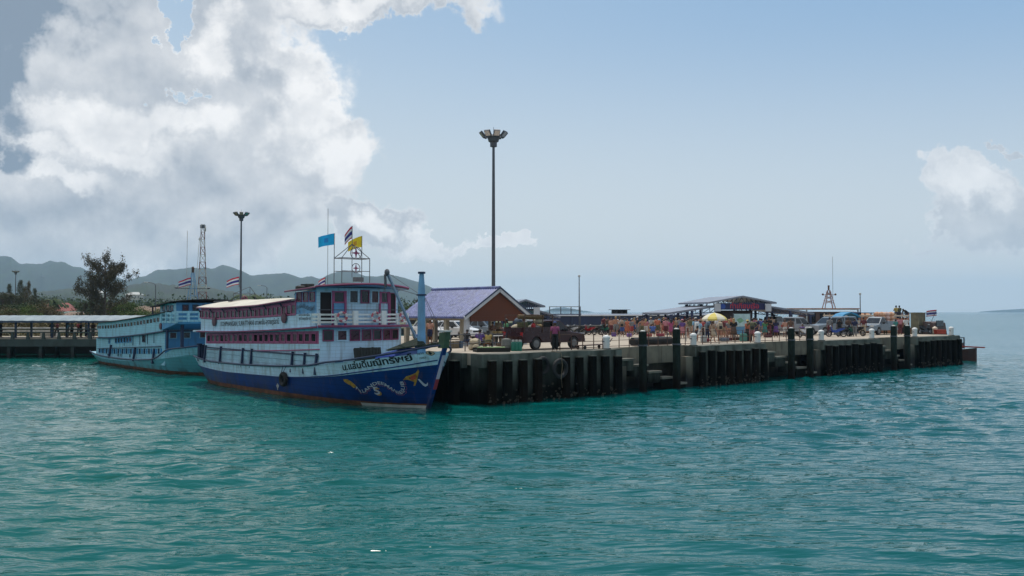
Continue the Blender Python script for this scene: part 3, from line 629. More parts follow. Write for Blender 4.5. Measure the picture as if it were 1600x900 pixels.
# notice board
t = thing('notice_board', 'pale blue notice board standing in the crowd before the terminal', 'notice board', at(1159, 70, DZ), R(10))
b = MB(); b.box(-0.68, 0.68, -0.03, 0.03, 1.05, 2.05); bd = b.build('board', mat('pale_blue_board', (0.35, 0.50, 0.52), 0.5, 0.15, 3, 0, rgb2=(0.45, 0.6, 0.6)), t)
b = MB(); b.box(-0.68, 0.68, -0.035, 0.035, 0.45, 1.03); b.build('lower_board', mat('blue_board', (0.10, 0.26, 0.42), 0.5, 0.15, 3, 0), t)
for x in (-0.7, 0.7):
    b = MB(); b.box(x - 0.03, x + 0.03, -0.04, 0.04, 0, 2.1); b.build('leg', steel, t)
b = MB(); b.add([(-0.5, -0.034, 1.6), (-0.1, -0.034, 1.75), (0.2, -0.034, 1.5), (-0.2, -0.034, 1.3)], [(0, 1, 2, 3)]); b.build('map_print', mat('green_print', (0.2, 0.4, 0.25), 0.5, 0.3, 6, 0), bd)

# far ferry moored on the other side
fhull = mat('far_ferry_navy', (0.015, 0.03, 0.085), 0.5, 0.3, 0.4, 0.05)
ff = thing('far_ferry', 'long low navy blue ferry with pale roof moored behind the pier', 'ferry', P(36, 34.2, 0), RZ)
b = MB(); L_ = 43
def sec(x, w, z0, z1): return [(x, -w, z1), (x, -w * 0.8, z0), (x, w * 0.8, z0), (x, w, z1)]
b.loft([sec(0, 1.6, -0.5, 2.2), sec(3, 2.3, -0.5, 2.0), sec(L_ - 9, 2.4, -0.5, 2.1), sec(L_ - 4, 1.5, -0.3, 2.6), sec(L_, 0.1, 0.8, 3.2)]); b.build('hull', white, ff)
b = MB(); b.box(0.4, L_ - 8, -2.15, 2.15, 3.42, 4.42); b.build('upper_wall', fhull, ff)
b = MB(); b.box(0.4, L_ - 8, -2.1, 2.1, 2.0, 3.416); b.build('lower_wall', mat('dull_white_wall', (0.28, 0.29, 0.30), 0.6, 0.3, 0.6, 0.1), ff)
b = MB(); b.box(0, L_ - 7.4, -2.4, 2.4, 4.423, 4.52); b.build('roof_edge', white, ff)
b = MB(); b.loft([[(x, -2.35, 4.524), (x, -1.2, 4.66), (x, 1.2, 4.66), (x, 2.35, 4.524)] for x in (0.1, L_ - 7.5)]); b.build('roof', silver, ff)
for i in range(22):
    x = 1.2 + i * 1.5; b = MB(); b.box(x, x + 1.05, -2.13, -2.101, 2.5, 3.2); b.build('window', glassd, ff)
for i in range(7):
    x = 2.5 + i * 4.8; b = MB(); b.box(x, x + 0.25, -2.19, -2.151, 3.45, 4.4); b.build('wall_rib', bluep, ff)
for dx in (0, 0.9, 1.7):
    b = MB(); b.box(11.5 + dx, 11.9 + dx, -0.3, 0.3, 4.65, 5.1); b.build('roof_vent', black, ff)
b = MB(); b.box(11.2, 13.9, -0.5, 0.5, 5.102, 5.16); b.build('vent_cover', steel, ff)
# railing gantry on the far quay, left of the far ferry
t = thing('gangway_platform', 'raised steel boarding platform with railings at the left end of the far ferry', 'platform', at(882, 93, DZ), R(12))
b = MB(); b.box(-1.9, 1.6, -0.8, 0.8, 1.9, 2.0); b.build('platform_deck', navy, t)
for x in (-1.8, -0.6, 0.5, 1.5):
    b = MB(); b.tube([(x, -0.75, 0 if x in (-1.8, 1.5) else 2.0), (x, -0.75, 2.75)], 0.05, 6); b.build('post', steel, t)
for z in (2.4, 2.74):
    b = MB(); b.tube([(-1.85, -0.75, z), (1.55, -0.75, z)], 0.035, 6); b.build('rail', steel, t)
# low concrete kerb bench in front of the motorcycles row
b = MB(); p0 = P(29, 27.5, DZ); 
q = MB(); q.box(0, 26, 0, 0.35, 0, 0.75); o = q.build('low_wall', concrete_b, loc=P(27, 27.8, DZ + 0.0)); o.rotation_euler = (0, 0, RZ); tag(o, 'low grey wall behind the parked motorcycles and crowd', 'wall')

# ================================================================== FERRIES
def C(pts):
    xs_ = [p[0] for p in pts]; ys_ = [p[1] for p in pts]
    return lambda q: float(np.interp(q, xs_, ys_))
def smoothC(pts):
    xs_ = np.array([p[0] for p in pts], float); ys_ = np.array([p[1] for p in pts], float); xf = np.linspace(xs_[0], xs_[-1], 240); yf = np.interp(xf, xs_, ys_)
    k_ = np.ones(15) / 15; yp = np.convolve(np.pad(yf, 7, mode='edge'), k_, 'valid'); yp[0] = yf[0]; yp[-1] = yf[-1]
    return lambda q: float(np.interp(q, xf, yp))
class Ferry:
    """local frame: x forward (x=-q), y to port, z up"""
    def __init__(s, label, origin, sheer, bound, stern, zs, half, rake=1.35, zt=3.3):
        s.root = thing('ferry', label, 'ferry', origin, RZ - math.pi / 2)
        s.sheer, s.bound, s.stern, s.half, s.rake, s.zt = smoothC(sheer), smoothC(bound), stern, half, rake, zt
    def stem(s, z): return -s.rake * max(-0.3, z / s.zt)
    def hb(s, q, z):
        zsh = s.sheer(q); d = max(0.0, q - s.stem(z)); f = min(1, max(0, z / zsh)) ** 0.75
        top = s.half * (1 - math.exp(-(d / 1.85) ** 1.12)); wl = (s.half - 0.25) * (1 - math.exp(-(d / 3.4) ** 1.15))
        w = wl + (top - wl) * f
        e = s.stern; g = max(0, q - (e - 7)) / 7; w *= 1 - (0.18 + 0.3 * (1 - f)) * g ** 2.4
        if z < 0: w *= max(0.3, 1 + z * 0.6)
        return max(w, 0.0)
    def hull(s, mlow, mup, mboot, mcap):
        nst = 56; rows = 15
        def station(u_):
            zl = []
            out = []
            qn = s.stern * u_ ** 1.35
            zsh = s.sheer(qn); zb = s.bound(qn); zz = [-0.75, -0.3, 0.0, 0.24] + [0.24 + (zb - 0.24) * i / 5 for i in range(1, 6)] + [zb + (zsh - zb) * i / 4 for i in range(1, 5)]
            for z in zz:
                q0 = s.stem(z); qe = s.stern - max(0, 1.9 * (1 - max(0, z) / 1.6)); q = q0 + (qe - q0) * u_ ** 1.35
                out.append((q, z))
            return out
        for nm, mm, lo, hi in (('hull_lower', mlow, 3, 8), ('hull_boot', mboot, 0, 3), ('hull_upper', mup, 8, 12)):
            b = MB(); 
            for side in (-1, 1):
                rings = []
                for i in range(nst + 1):
                    st = station(i / nst)[lo:hi + 1]; rings.append([(-q, -side * s.hb(q, z), z) for q, z in st])
                b.loft(rings, closed=False)
            # transom
            st = station(1.0)[lo:hi + 1]; ring = [(-q, -s.hb(q, z), z) for q, z in st]; ring2 = [(-q, s.hb(q, z), z) for q, z in st]; b.loft([ring, ring2], closed=False)
            b.build(nm, mm, s.root, smooth=True)
        # plank strakes along the side as slight ridges
        for off in (0.0,):
            pts = [[], []]
            for i in range(nst + 1):
                u_ = i / nst; qn = s.stern * u_ ** 1.35 + s.stem(3) * (1 - u_) ** 3
                z = s.sheer(qn); 
                for k_, sd_ in enumerate((-1, 1)): pts[k_].append((-qn, -sd_ * (s.hb(qn, z) + 0.03), z))
            for k_ in (0, 1):
                b = MB(); b.tube(pts[k_], 0.06, 6); b.build('gunwale', mcap, s.root)
        b = MB(); pts = [[], []]
        for i in range(nst + 1):
            u_ = i / nst; qn = s.stem(2.2) * (1 - u_) ** 3 + s.stern * u_ ** 1.35; z = s.bound(qn)
            for k_, sd_ in enumerate((-1, 1)): pts[k_].append((-qn, -sd_ * (s.hb(qn, z) + 0.005), z))
        for k_ in (0, 1):
            b = MB(); b.tube(pts[k_], 0.035, 5); b.build('rubbing_strake', mlow, s.root)
    def deck(s, q0, q1, zf, m, name='deck'):
        b = MB(); n = 24; rings = []
        for i in range(n + 1):
            q = q0 + (q1 - q0) * i / n; z = zf(q); w = max(0.02, s.hb(q, min(z, s.sheer(q))) - 0.05); rings.append([(-q, -w, z), (-q, w, z), (-q, w, z - 0.06), (-q, -w, z - 0.06)])
        b.loft(rings); return b.build(name, m, s.root)
    def wall(s, q0, q1, t, zlo, zhi, m, name='side_wall', th=0.06, n=20, sides=(1, -1)):
        for sd_ in sides:
            b = MB(); rings = []
            for i in range(n + 1):
                q = q0 + (q1 - q0) * i / n; tt = t(q) if callable(t) else t
                rings.append([(-q, -sd_ * tt, zlo(q)), (-q, -sd_ * tt, zhi(q)), (-q, -sd_ * (tt - th), zhi(q)), (-q, -sd_ * (tt - th), zlo(q))])
            b.loft(rings); b.build(name, m, s.root)
    def cross(s, q, t0, t1, z0, z1, m, name='end_wall', th=0.06):
        b = MB(); b.box(-q - th / 2, -q + th / 2, -t1, -t0, z0, z1); return b.build(name, m, s.root)
    def slab(s, q0, q1, t, zf, th, m, name, camber=0.0, front=None, n=24, round_stern=0.0):
        b = MB(); rings = []
        for i in range(n + 1):
            q = q0 + (q1 - q0) * i / n; w = t
            if round_stern and q > q1 - round_stern: w = t * math.sqrt(max(0.02, 1 - 0.6 * ((q - (q1 - round_stern)) / round_stern) ** 2.5))
            z = zf(q); m_ = 8; top = []; bot = []; cb = camber(q) if callable(camber) else camber
            for j in range(m_ + 1):
                y = -w + 2 * w * j / m_; c = cb * (1 - (y / w) ** 2); x = -q
                if front and q < q0 + 2.0: x = -q + front * (1 - (y / w) ** 2) * (1 - (q - q0) / 2.0)
                top.append((x, y, z + c)); bot.append((x, y, z + c - th))
            rings.append(top + bot[::-1])
        b.loft(rings); return b.build(name, m, s.root)
    def window(s, q, t, z0, z1, w, mf, mp, sliding=None, side=1, fr=0.06):
        """one framed window on the side wall; t is the wall plane"""
        b = MB(); y0, y1 = t + 0.002, t + 0.045
        sg = -side
        def bx(x0, x1, a, c, z0_, z1_): b.box(x0, x1, min(sg * a, sg * c), max(sg * a, sg * c), z0_, z1_)
        bx(-q - w / 2, -q - w / 2 + fr, y0, y1, z0, z1); bx(-q + w / 2 - fr, -q + w / 2, y0, y1, z0, z1)
        bx(-q - w / 2 + fr, -q + w / 2 - fr, y0, y1, z1 - fr, z1); bx(-q - w / 2 + fr, -q + w / 2 - fr, y0, y1, z0, z0 + fr)
        f = b.build('window', mf, s.root)
        b = MB(); bx(-q - w / 2 + fr + .001, -q + w / 2 - fr - .001, y0, y0 + 0.012, z0 + fr + .001, z1 - fr - .001); b.build('pane', pane_pick(mp), f)
        return f
    def fwindow(s, q, t, z0, z1, w, mf, mp, fr=0.06, name='window', depth=0.05, ang=0.0):
        """framed window on the forward facing wall"""
        b = MB(); x0, x1 = -q + 0.002, -q + depth
        b.box(x0, x1, -t - w / 2, -t - w / 2 + fr, z0, z1); b.box(x0, x1, -t + w / 2 - fr, -t + w / 2, z0, z1)
        b.box(x0, x1, -t - w / 2 + fr, -t + w / 2 - fr, z1 - fr, z1); b.box(x0, x1, -t - w / 2 + fr, -t + w / 2 - fr, z0, z0 + fr)
        f = b.build(name, mf, s.root)
        b = MB(); b.box(x0, x0 + 0.012, -t - w / 2 + fr + .001, -t + w / 2 - fr - .001, z0 + fr + .001, z1 - fr - .001); b.build('pane', pane_pick(mp), f)
        return f
    def lettering(s, txt, q_left, z_fn, hgt, width, m, tfn, name='lettering', bold=0.02, parent=None, rotf=None):
        vs, fs = text_geo(txt, 1.0, bold); x0 = min(v[0] for v in vs); x1 = max(v[0] for v in vs); kx = width / (x1 - x0)
        b = MB(); out = []
        for v in vs:
            dx = (v[0] - x0) * kx; q = q_left - dx; z = z_fn(q) + v[1] * hgt; out.append((-q, -(tfn(q, z) + 0.012), z))
        b.add(out, fs); return b.build(name, m, parent or s.root)

bluew = mat('pale_blue_boat_paint', (0.49, 0.67, 0.80), 0.5, 0.12, 1.2, 0.1, stain=(0.20, 0.22, 0.20), stain_amt=0.6, planks=0.2, rusty=0.45, stain_scale=(3, 3, 0.5))
bluew2 = mat('sky_blue_boat_paint', (0.13, 0.33, 0.56), 0.5, 0.12, 1.2, 0.1, stain=(0.12, 0.22, 0.30), stain_amt=0.5, planks=0.2, rusty=0.45, stain_scale=(3, 3, 0.5))
royal = mat('royal_blue_hull_paint', (0.002, 0.033, 0.165), 0.45, 0.2, 0.8, 0.08, spec=0.22, planks=0.26, rusty=0.35, stain=(0.004, 0.018, 0.07), stain_amt=0.6, stain_scale=(1.2, 1.2, 0.25), zdirt_shade=(-0.1, 0.55, (0.01, 0.012, 0.02)))
boot = mat('rusty_boot_topping', (0.15, 0.06, 0.03), 0.8, 0.5, 2, 0.3, stain=(0.03, 0.02, 0.015), stain_amt=0.6)
pink = mat('crimson_pink_trim', (0.38, 0.07, 0.18), 0.5, 0.15, 3, 0.05)
pinkd = mat('dark_maroon_trim', (0.22, 0.035, 0.10), 0.5, 0.2, 3, 0.05)
navyt = mat('navy_boat_trim', (0.012, 0.028, 0.08), 0.5, 0.2, 3, 0.05)
creamr = mat('cream_roof_canvas', (0.62, 0.58, 0.49), 0.85, 0.12, 0.7, 0.3, stain=(0.42, 0.36, 0.27), stain_amt=0.6, stain_scale=(0.6, 0.6, 0.6))
plankm = mat('grey_blue_board', (0.33, 0.50, 0.60), 0.65, 0.2, 2, 0.2, stain=(0.12, 0.16, 0.18), stain_amt=0.5)
woodd = mat('dark_weathered_wood', (0.018, 0.02, 0.016), 0.85, 0.4, 4, 0.4)
inkm = mat('black_sign_paint', (0.01, 0.012, 0.02), 0.5, 0.2, 5, 0)

curt1 = mat('maroon_curtain_glass', (0.055, 0.012, 0.022), 0.3, 0.5, 4, 0.05); curt2 = mat('grey_curtain_glass', (0.06, 0.065, 0.07), 0.3, 0.5, 4, 0.05)
def pane_pick(m): return m if m is not glassd or rnd.random() < 0.6 else (curt1 if rnd.random() < 0.6 else curt2)
O1 = Vector((-4.19, 45.0, 0))
f1 = Ferry('blue and white wooden ferry with pink window frames, moored nearest', O1,
           [(-1.4, 3.32), (-1.0, 3.2), (0.8, 2.78), (3.6, 2.38), (6.2, 2.14), (6.9, 1.98), (11, 1.74), (16.4, 1.6), (21.5, 1.57), (25.6, 1.76)],
           [(-1.4, 2.62), (0.3, 2.2), (2, 1.93), (5, 1.52), (8, 1.26), (11, 1.1), (19, 0.97), (25.6, 1.12)], 25.6, None, 2.85)
f1.hull(royal, bluew, boot, navyt)
f1.deck(6.0, 25.4, lambda q: 1.45, navyt); f1.deck(-0.6, 6.2, lambda q: 1.55 + 0.07 * max(0, 6 - q) ** 1.2, plankm, 'foredeck')
# stem post with white and red nose
b = MB(); b.beam((-0.35, 0, -0.6), (1.38, 0, 3.2), 0.2, 0.16); b.build('stem_post', royal, f1.root)
b = MB(); b.beam((0.70, 0, 1.55), (1.42, 0, 3.25), 0.19, 0.1); b.build('stem_cap', mat('pinkish_white_stem', (0.5, 0.42, 0.52), 0.5, 0.1, 3, 0), f1.root)
b = MB(); b.beam((0.47, 0, 1.02), (0.69, 0, 1.53), 0.185, 0.1); b.build('stem_cap', mat('faded_red', (0.3, 0.03, 0.05), 0.6, 0.2, 3, 0), f1.root)
b = MB(); b.loft([[(1.05, -0.22, 3.1), (1.45, -0.17, 3.1), (1.45, 0.17, 3.1), (1.05, 0.22, 3.1)], [(1.15, -0.2, 3.85), (1.62, -0.15, 3.9), (1.62, 0.15, 3.9), (1.15, 0.2, 3.85)]]); b.build('stem_head', mat('mossy_green_timber', (0.05, 0.09, 0.05), 0.8, 0.4, 4, 0.3), f1.root)
b = MB(); b.box(1.12, 1.66, -0.2, 0.2, 3.9, 3.98); b.build('stem_cap_top', offwhite, f1.root)
q_b = MB(); r_ = []
for i in range(20):
    q = 3.6 + (0.1 - 3.6) * i / 19; z = 0.07; r_.append([(-q, -(f1.hb(q, 0.0) + 0.012), -0.02), (-q, -(f1.hb(q, 0.16) + 0.012), 0.15)])
q_b.loft(r_, closed=False); q_b.build('white_waterline', offwhite, f1.root)
f2c = lambda q: 3.60 + 0.52 * (max(0, (22.4 - q)) / 16.2) ** 1.6
r2c = smoothC([(6, 5.84), (9.4, 5.62), (14, 5.32), (20, 5.18), (25.2, 5.24)])
w2b = smoothC([(6, 4.86), (9.25, 4.75), (14.4, 4.57), (20.5, 4.42), (25, 4.5)])
w2t = smoothC([(6, 5.46), (9.25, 5.36), (14.4, 5.1), (20.5, 4.96), (25, 5.05)])
# lower cabin
f1.wall(6.6, 22.9, 2.6, lambda q: 1.46, lambda q: f2c(q) - 0.1, bluew)
f1.cross(22.9, -2.6, 2.6, 1.46, 3.5, bluew)
f1.wall(6.6, 22.9, 2.66, lambda q: f2c(q) - 1.28, lambda q: f2c(q) - 1.22, pink, 'pink_rail', 0.05, sides=(1,))
lw = lambda q: 2.80 + 0.40 * (22.6 - q) / 15.5
f1.wall(6.75, 22.75, 2.605, lambda q: lw(q) - 0.07, lambda q: lw(q) + 0.64, pink, 'window_band', 0.012, sides=(1,))
for i in range(21):
    q = 7.3 + i * 0.745; f1.window(q, 2.606, lw(q), lw(q) + 0.56, 0.66, pink, glassd, fr=0.08)
# lower side boards with stanchions
for k_ in range(5):
    q0, q1 = [(22.6, 20.0), (20.0, 16.5), (16.5, 15.2), (15.2, 9.7), (9.7, 6.9)][k_]
    for j in range(3):
        b = MB(); z = 1.52 + j * 0.31; b.box(-q0 + 0.05, -q1 - 0.05, -2.66, -2.605, z, z + 0.285); b.build('board', plankm, f1.root)
for q in (22.6, 20.0, 16.5, 15.2, 9.7, 8.2, 6.85):
    b = MB(); b.beam((-q, -2.78, 1.45), (-q, -2.68, 2.62), 0.13, 0.1); b.build('stanchion', navyt, f1.root)
b = MB(); b.box(-22.7, -6.7, -2.72, -2.63, 2.46, 2.52); b.build('ledge', navyt, f1.root)
# second deck
f1.slab(6.3, 25.4, 2.95, lambda q: f2c(q), 0.10, bluew, 'upper_deck', 0, None, 36, 1.4)
for sd_ in (1, -1):
    b = MB(); pts = [(-q, -sd_ * (2.95 * (math.sqrt(max(0.02, 1 - 0.6 * ((q - 23.0) / 2.0) ** 2.5)) if q > 23 else 1) + 0.02), f2c(q) - 0.05) for q in np.linspace(6.3, 25.0, 40)]
    b.tube(pts, 0.055, 5); b.build('deck_edge', pinkd if sd_ > 0 else navyt, f1.root)
stern_t = lambda q: 2.7 * (math.sqrt(max(0.05, 1 - 0.6 * ((q - 22.8) / 2.1) ** 2.5)) if q > 22.8 else 1)
f1.wall(6.9, 24.7, stern_t, lambda q: f2c(q) + 0.0, lambda q: w2b(q), bluew, n=40)
f1.wall(9.3, 24.7, stern_t, lambda q: w2t(q) - 0.02, lambda q: r2c(q) - 0.03, pink, 'window_header', n=40)
f1.wall(9.3, 24.7, lambda q: stern_t(q) - 0.12, w2b, w2t, glassd, 'saloon_glazing', 0.02, n=40, sides=(-1,))
f1.cross(24.7, -1.75, 1.75, 3.62, 5.2, bluew)
f1.cross(24.9, -1.5, 1.5, 4.55, 5.0, glassd, 'stern_glazing')
f1.wall(9.3, 24.7, lambda q: stern_t(q) + 0.02, lambda q: w2b(q) - 0.06, lambda q: w2b(q) - 0.005, pinkd, 'sill_rail', 0.03, n=40, sides=(1,))
for i in range(25):
    q = 9.62 + i * 0.608; f1.window(q, stern_t(q) - 0.05, w2b(q) + 0.0, w2t(q) - 0.02, 0.6, pink, glassd, fr=0.055)
f1.slab(9.4, 25.3, 2.95, lambda q: r2c(q), 0.1, creamr, 'main_roof', smoothC([(9, 0.22), (13, 0.25), (15.5, 0.5), (22, 0.55), (25.3, 0.3)]), None, 40, 2.6)
for sd_ in (1, -1):
    b = MB(); pts = [(-q, -sd_ * (2.95 * (math.sqrt(max(0.02, 1 - 0.6 * ((q - 22.7) / 2.6) ** 2.5)) if q > 22.7 else 1) + 0.02), r2c(q) - 0.06) for q in np.linspace(9.4, 25.3, 40)]
    b.tube(pts, 0.045, 5); b.build('roof_edge', pinkd, f1.root)
for i in range(7):
    q = 11 + i * 2.1; b = MB(); b.beam((-q, -2.9, r2c(q) - 0.08), (-q, -2.72, r2c(q) - 0.35), 0.06); b.build('roof_bracket', navyt, f1.root)
# lettering and round shields on the parapet
f1.lettering('KOHPHANGAN, SURATTHANI เกาะพะงัน-สุราษฎร์ธานี', 20.0, lambda q: f2c(q) + 0.33, 0.42, 8.6, inkm, lambda q, z: 2.7, bold=0.012)
for q in (20.9, 10.6):
    b = MB(); b.lathe([(0.02, 0), (0.3, 0.03), (0.3, 0.1), (0.02, 0.14)], (-q, -2.86, f2c(q) + 0.62), 14, 'y'); b.build('round_shield', mat('maroon_shield', (0.12, 0.05, 0.07), 0.6, 0.5, 6, 0.1), f1.root)
# pilot house
pf = smoothC([(5, 6.36), (7.7, 6.17), (10.2, 6.07)])
f1.wall(7.0, 9.5, 2.66, lambda q: w2b(q) - 0.02, lambda q: pf(q) - 0.1, bluew2, 'pilot_side_wall')
f1.cross(9.5, -2.66, 2.66, 5.5, 5.95, bluew2)
for i in range(3):
    q = 8.95 - i * 0.78; f1.window(q, 2.662, 5.45, 6.0, 0.62, pinkd, glassd)
# name painted on the pilot side
dx0 = 9.1
vs, fs = text_geo('น.แล่นดีมณีทรัพย์', 1.0, 0.01); x0 = min(v[0] for v in vs); x1 = max(v[0] for v in vs); kx = 2.1 / (x1 - x0)
b = MB(); b.add([(-9.15 + (v[0] - x0) * kx, -2.716, 5.05 + v[1] * 0.32 + 0.09 * math.sin((v[0] - x0) / (x1 - x0) * 6.0)) for v in vs], fs); b.build('lettering', inkm, f1.root)
for txt, z, w_ in (('5', 4.86, 0.12), ('เกาะพะงัน', 4.66, 1.3), ('สุราษฎร์ธานี', 4.46, 1.4)):
    f1.lettering(txt, 8.9, lambda q, z=z: z, 0.19, w_, inkm, lambda q, z: 2.705, bold=0.01)
# front walls
def front(q0, zlo, zhi, m, name, tw=2.62, bulge=0.5, n=10):
    b = MB(); rings = []
    for i in range(n + 1):
        t = -tw + 2 * tw * i / n; q = q0 - bulge * (1 - (t / tw) ** 2); rings.append([(-q, t, zlo), (-q, t, zhi), (-q - 0.06, t, zhi), (-q - 0.06, t, zlo)])
    b.loft(rings); b.build(name, m, f1.root)
front(6.6, 1.56, 4.02, bluew, 'front_wall'); front(7.0, 4.12, 6.22, bluew, 'pilot_front_wall')
fq = lambda q0, t, b_=0.5: q0 - b_ * (1 - (t / 2.62) ** 2)
def fw(q0, t, w_, z0, z1, mf, fr=0.06, name='window', mp=glassd):
    f = f1.fwindow(0, 0, z0, z1, w_, mf, mp, fr, name); f.location = (-fq(q0, t) + 0.0, -t, 0); f.rotation_euler = (0, 0, -math.atan(2 * 0.5 * t / 2.62 ** 2)); return f
for i, t in enumerate((2.2, 1.45, 0.72, 0.0, -0.7, -1.4, -2.05)):
    fw(6.6, t, 0.62, 3.28, 3.92, bluew if i == 1 else pinkd, 0.07)
fw(7.0, 2.15, 0.72, 4.2, 6.02, bluew, 0.05, 'door', mat('open_doorway_dark', (0.012, 0.008, 0.01), 0.8, 0.3, 2, 0))
fw(7.0, 1.43, 0.66, 5.38, 6.04, pink, 0.07)
b = MB(); b.box(-0.002, 0.05, -0.33, 0.33, 4.2, 5.36); o = b.build('pink_framed_panel', bluew2, f1.root); o.location = (-fq(7.0, 1.43) + 0.01, -1.43, 0)
for t in (1.08, 1.80, -1.15, -1.85):
    b = MB(); b.box(0, 0.08, -0.05, 0.05, 4.15, 6.05); o = b.build('door_post', pink, f1.root); o.location = (-fq(7.0, t), -t, 0)
for t, mf in ((0.58, bluew), (-0.12, pinkd), (-0.8, bluew)): fw(7.0, t, 0.58, 5.36, 6.12, mf, 0.06)
fw(7.0, -1.5, 0.6, 5.38, 6.04, pink, 0.07); fw(7.0, -2.18, 0.5, 4.2, 6.0, pink, 0.04, 'door', mat('open_doorway_dark', (0.02, 0.02, 0.02)))
# balcony floor projecting forward, white railing
def arc(q0, tw, bulge, z, n=24): return [(-(q0 - bulge * (1 - (t / tw) ** 2)), t, z) for t in np.linspace(-tw, tw, n)]
b = MB(); ring = arc(6.25, 2.95, 0.7, 4.12); top = ring + [(-7.05, 2.95, 4.12), (-7.05, -2.95, 4.12)]
b.loft([[(x, y, z - 0.12) for x, y, z in top], top]); b.build('balcony_floor', bluew2, f1.root)
b = MB(); b.tube([(x + 0.03, y, 4.1) for x, y, z in ring], 0.075, 6); b.build('balcony_edge', pinkd, f1.root)
for z in (4.33, 4.52, 4.74):
    b = MB(); r1 = arc(6.3, 2.86, 0.68, z); 
    for p, q in zip(r1[:-1], r1[1:]): b.beam(p, q, 0.04, 0.1)
    b.build('railing_board', white, f1.root)
b = MB(); b.tube(arc(6.3, 2.86, 0.68, 5.0), 0.02, 5); b.build('handrail', steel, f1.root)
for t in (2.84, 0.95, -0.85, -2.84, 2.0, -1.9):
    q = 6.3 - 0.68 * (1 - (t / 2.86) ** 2); big = abs(t) < 1.2
    b = MB(); b.box(-q - 0.05, -q + 0.06, -t - (0.16 if big else 0.07), -t + (0.16 if big else 0.07), 4.13, 4.95 if big else 4.82); b.build('railing_post', white, f1.root)
for z in (4.33, 4.52, 4.74):
    b = MB(); b.box(-7.0, -6.3, -2.9, -2.86, z - 0.05, z + 0.05); b.build('railing_board', white, f1.root)
ringm = [mat('ring_white', (0.6, 0.55, 0.55), 0.6, 0.1, 3, 0), mat('ring_red', (0.45, 0.10, 0.13), 0.6, 0.2, 3, 0)]
for t, nm in ((1.75, 'leftmost'), (-0.2, 'middle'), (-2.25, 'rightmost')):
    q = 6.3 - 0.68 * (1 - (t / 2.86) ** 2); loc = Matrix.Rotation(RZ - math.pi / 2, 4, 'Z') @ Vector((-q + 0.16, -t, 4.62)) + O1
    b = MB(); 
    for k_ in range(8):
        b.mi = k_ % 2; st = len(b.v); rr = []
        for i in range(5):
            a = (k_ + i / 4) * math.pi / 4; rr.append([(0.065 * math.sin(c), (0.24 + 0.065 * math.cos(c)) * math.cos(a), (0.24 + 0.065 * math.cos(c)) * math.sin(a)) for c in [j * math.pi / 3 for j in range(6)]])
        b.loft(rr, caps=False)
    o = b.build('life_ring', ringm, smooth=True, loc=loc); o.rotation_euler = (0, 0, RZ - math.pi / 2 - 2 * 0.68 * t / 2.86 ** 2)
    tag(o, 'red and white life ring hung on the ferry balcony, %s of the three' % nm, 'life ring', 'life rings on the balcony')
f1.slab(6.45, 10.1, 2.98, lambda q: pf(q), 0.07, bluew2, 'pilot_roof', 0.16, 0.95, 20)
f1.slab(6.43, 10.12, 3.0, lambda q: pf(q) + 0.035, 0.03, creamr, 'roof_canvas', 0.16, 0.97, 20)
ed = arc(6.42, 3.0, 0.98, 0, 30); b = MB(); b.tube([(x, y, 6.33 + 0.16 * (1 - (y / 3.0) ** 2) - 0.06) for x, y, z in ed], 0.06, 5); b.build('roof_edge', pinkd, f1.root)
for sd_ in (1, -1):
    b = MB(); b.tube([(-6.42, sd_ * 3.0, pf(6.42) - 0.03), (-10.1, sd_ * 3.0, pf(10.1) - 0.03)], 0.05, 5); b.build('roof_edge', pinkd, f1.root)
b = MB(); b.box(-7.2, -6.85, -0.25, 0.25, 6.6, 6.85); b.build('searchlight_box', steel, f1.root)
b = MB(); b.lathe([(0.3, 0), (0.3, 0.22), (0.2, 0.28)], (-9.7, -2.2, 6.12), 10); b.box(-10.1, -9.4, -2.0, -1.5, 6.12, 6.5); b.build('roof_tank', black, f1.root)
# flag frame on the roof
qa, qb_, tw = 8.9, 8.0, 0.92
fr = MB()
for q in (qa, qb_):
    for t in (-tw, tw): fr.tube([(-q, -t, 6.3), (-q, -t, 8.0)], 0.025, 5)
    fr.tube([(-q, -tw, 8.0), (-q, tw, 8.0)], 0.025, 5); fr.tube([(-q, -tw, 7.25), (-q, tw, 7.25)], 0.02, 5); fr.tube([(-q, -tw, 6.55), (-q, tw, 6.55)], 0.018, 5)
    for t in (-tw, tw): fr.tube([(-q, -t, 8.0), (-(qa + qb_) / 2, 0, 8.85)], 0.022, 5)
for t in (-tw, tw): fr.tube([(-qa, -t, 8.0), (-qb_, -t, 8.0)], 0.025, 5)
fr.tube([(-8.45, 0, 6.9), (-8.45, 0, 8.85)], 0.02, 5); fr.build('flag_frame', steel, f1.root, loc=(0, 0.42, 0))
for z, r in ((8.3, 0.36), (7.42, 0.27)):
    b = MB(); b.torus((-8.0, 0.0, z), r, 0.022, 'x', 20, 5); b.build('emblem_ring', steel, f1.root, loc=(0, 0.42, 0))
    pts = []
    for k_ in range(8):
        a = k_ * math.pi / 4; rr = r * (0.95 if k_ % 2 == 0 else 0.22); pts.append((rr * math.cos(a), rr * math.sin(a)))
    b = MB(); b.loft([[(x, y, z + z2) for y, z2 in pts] for x in (-8.02, -7.98)]); b.build('star_emblem', pinkd, f1.root, loc=(0, 0.42, 0))
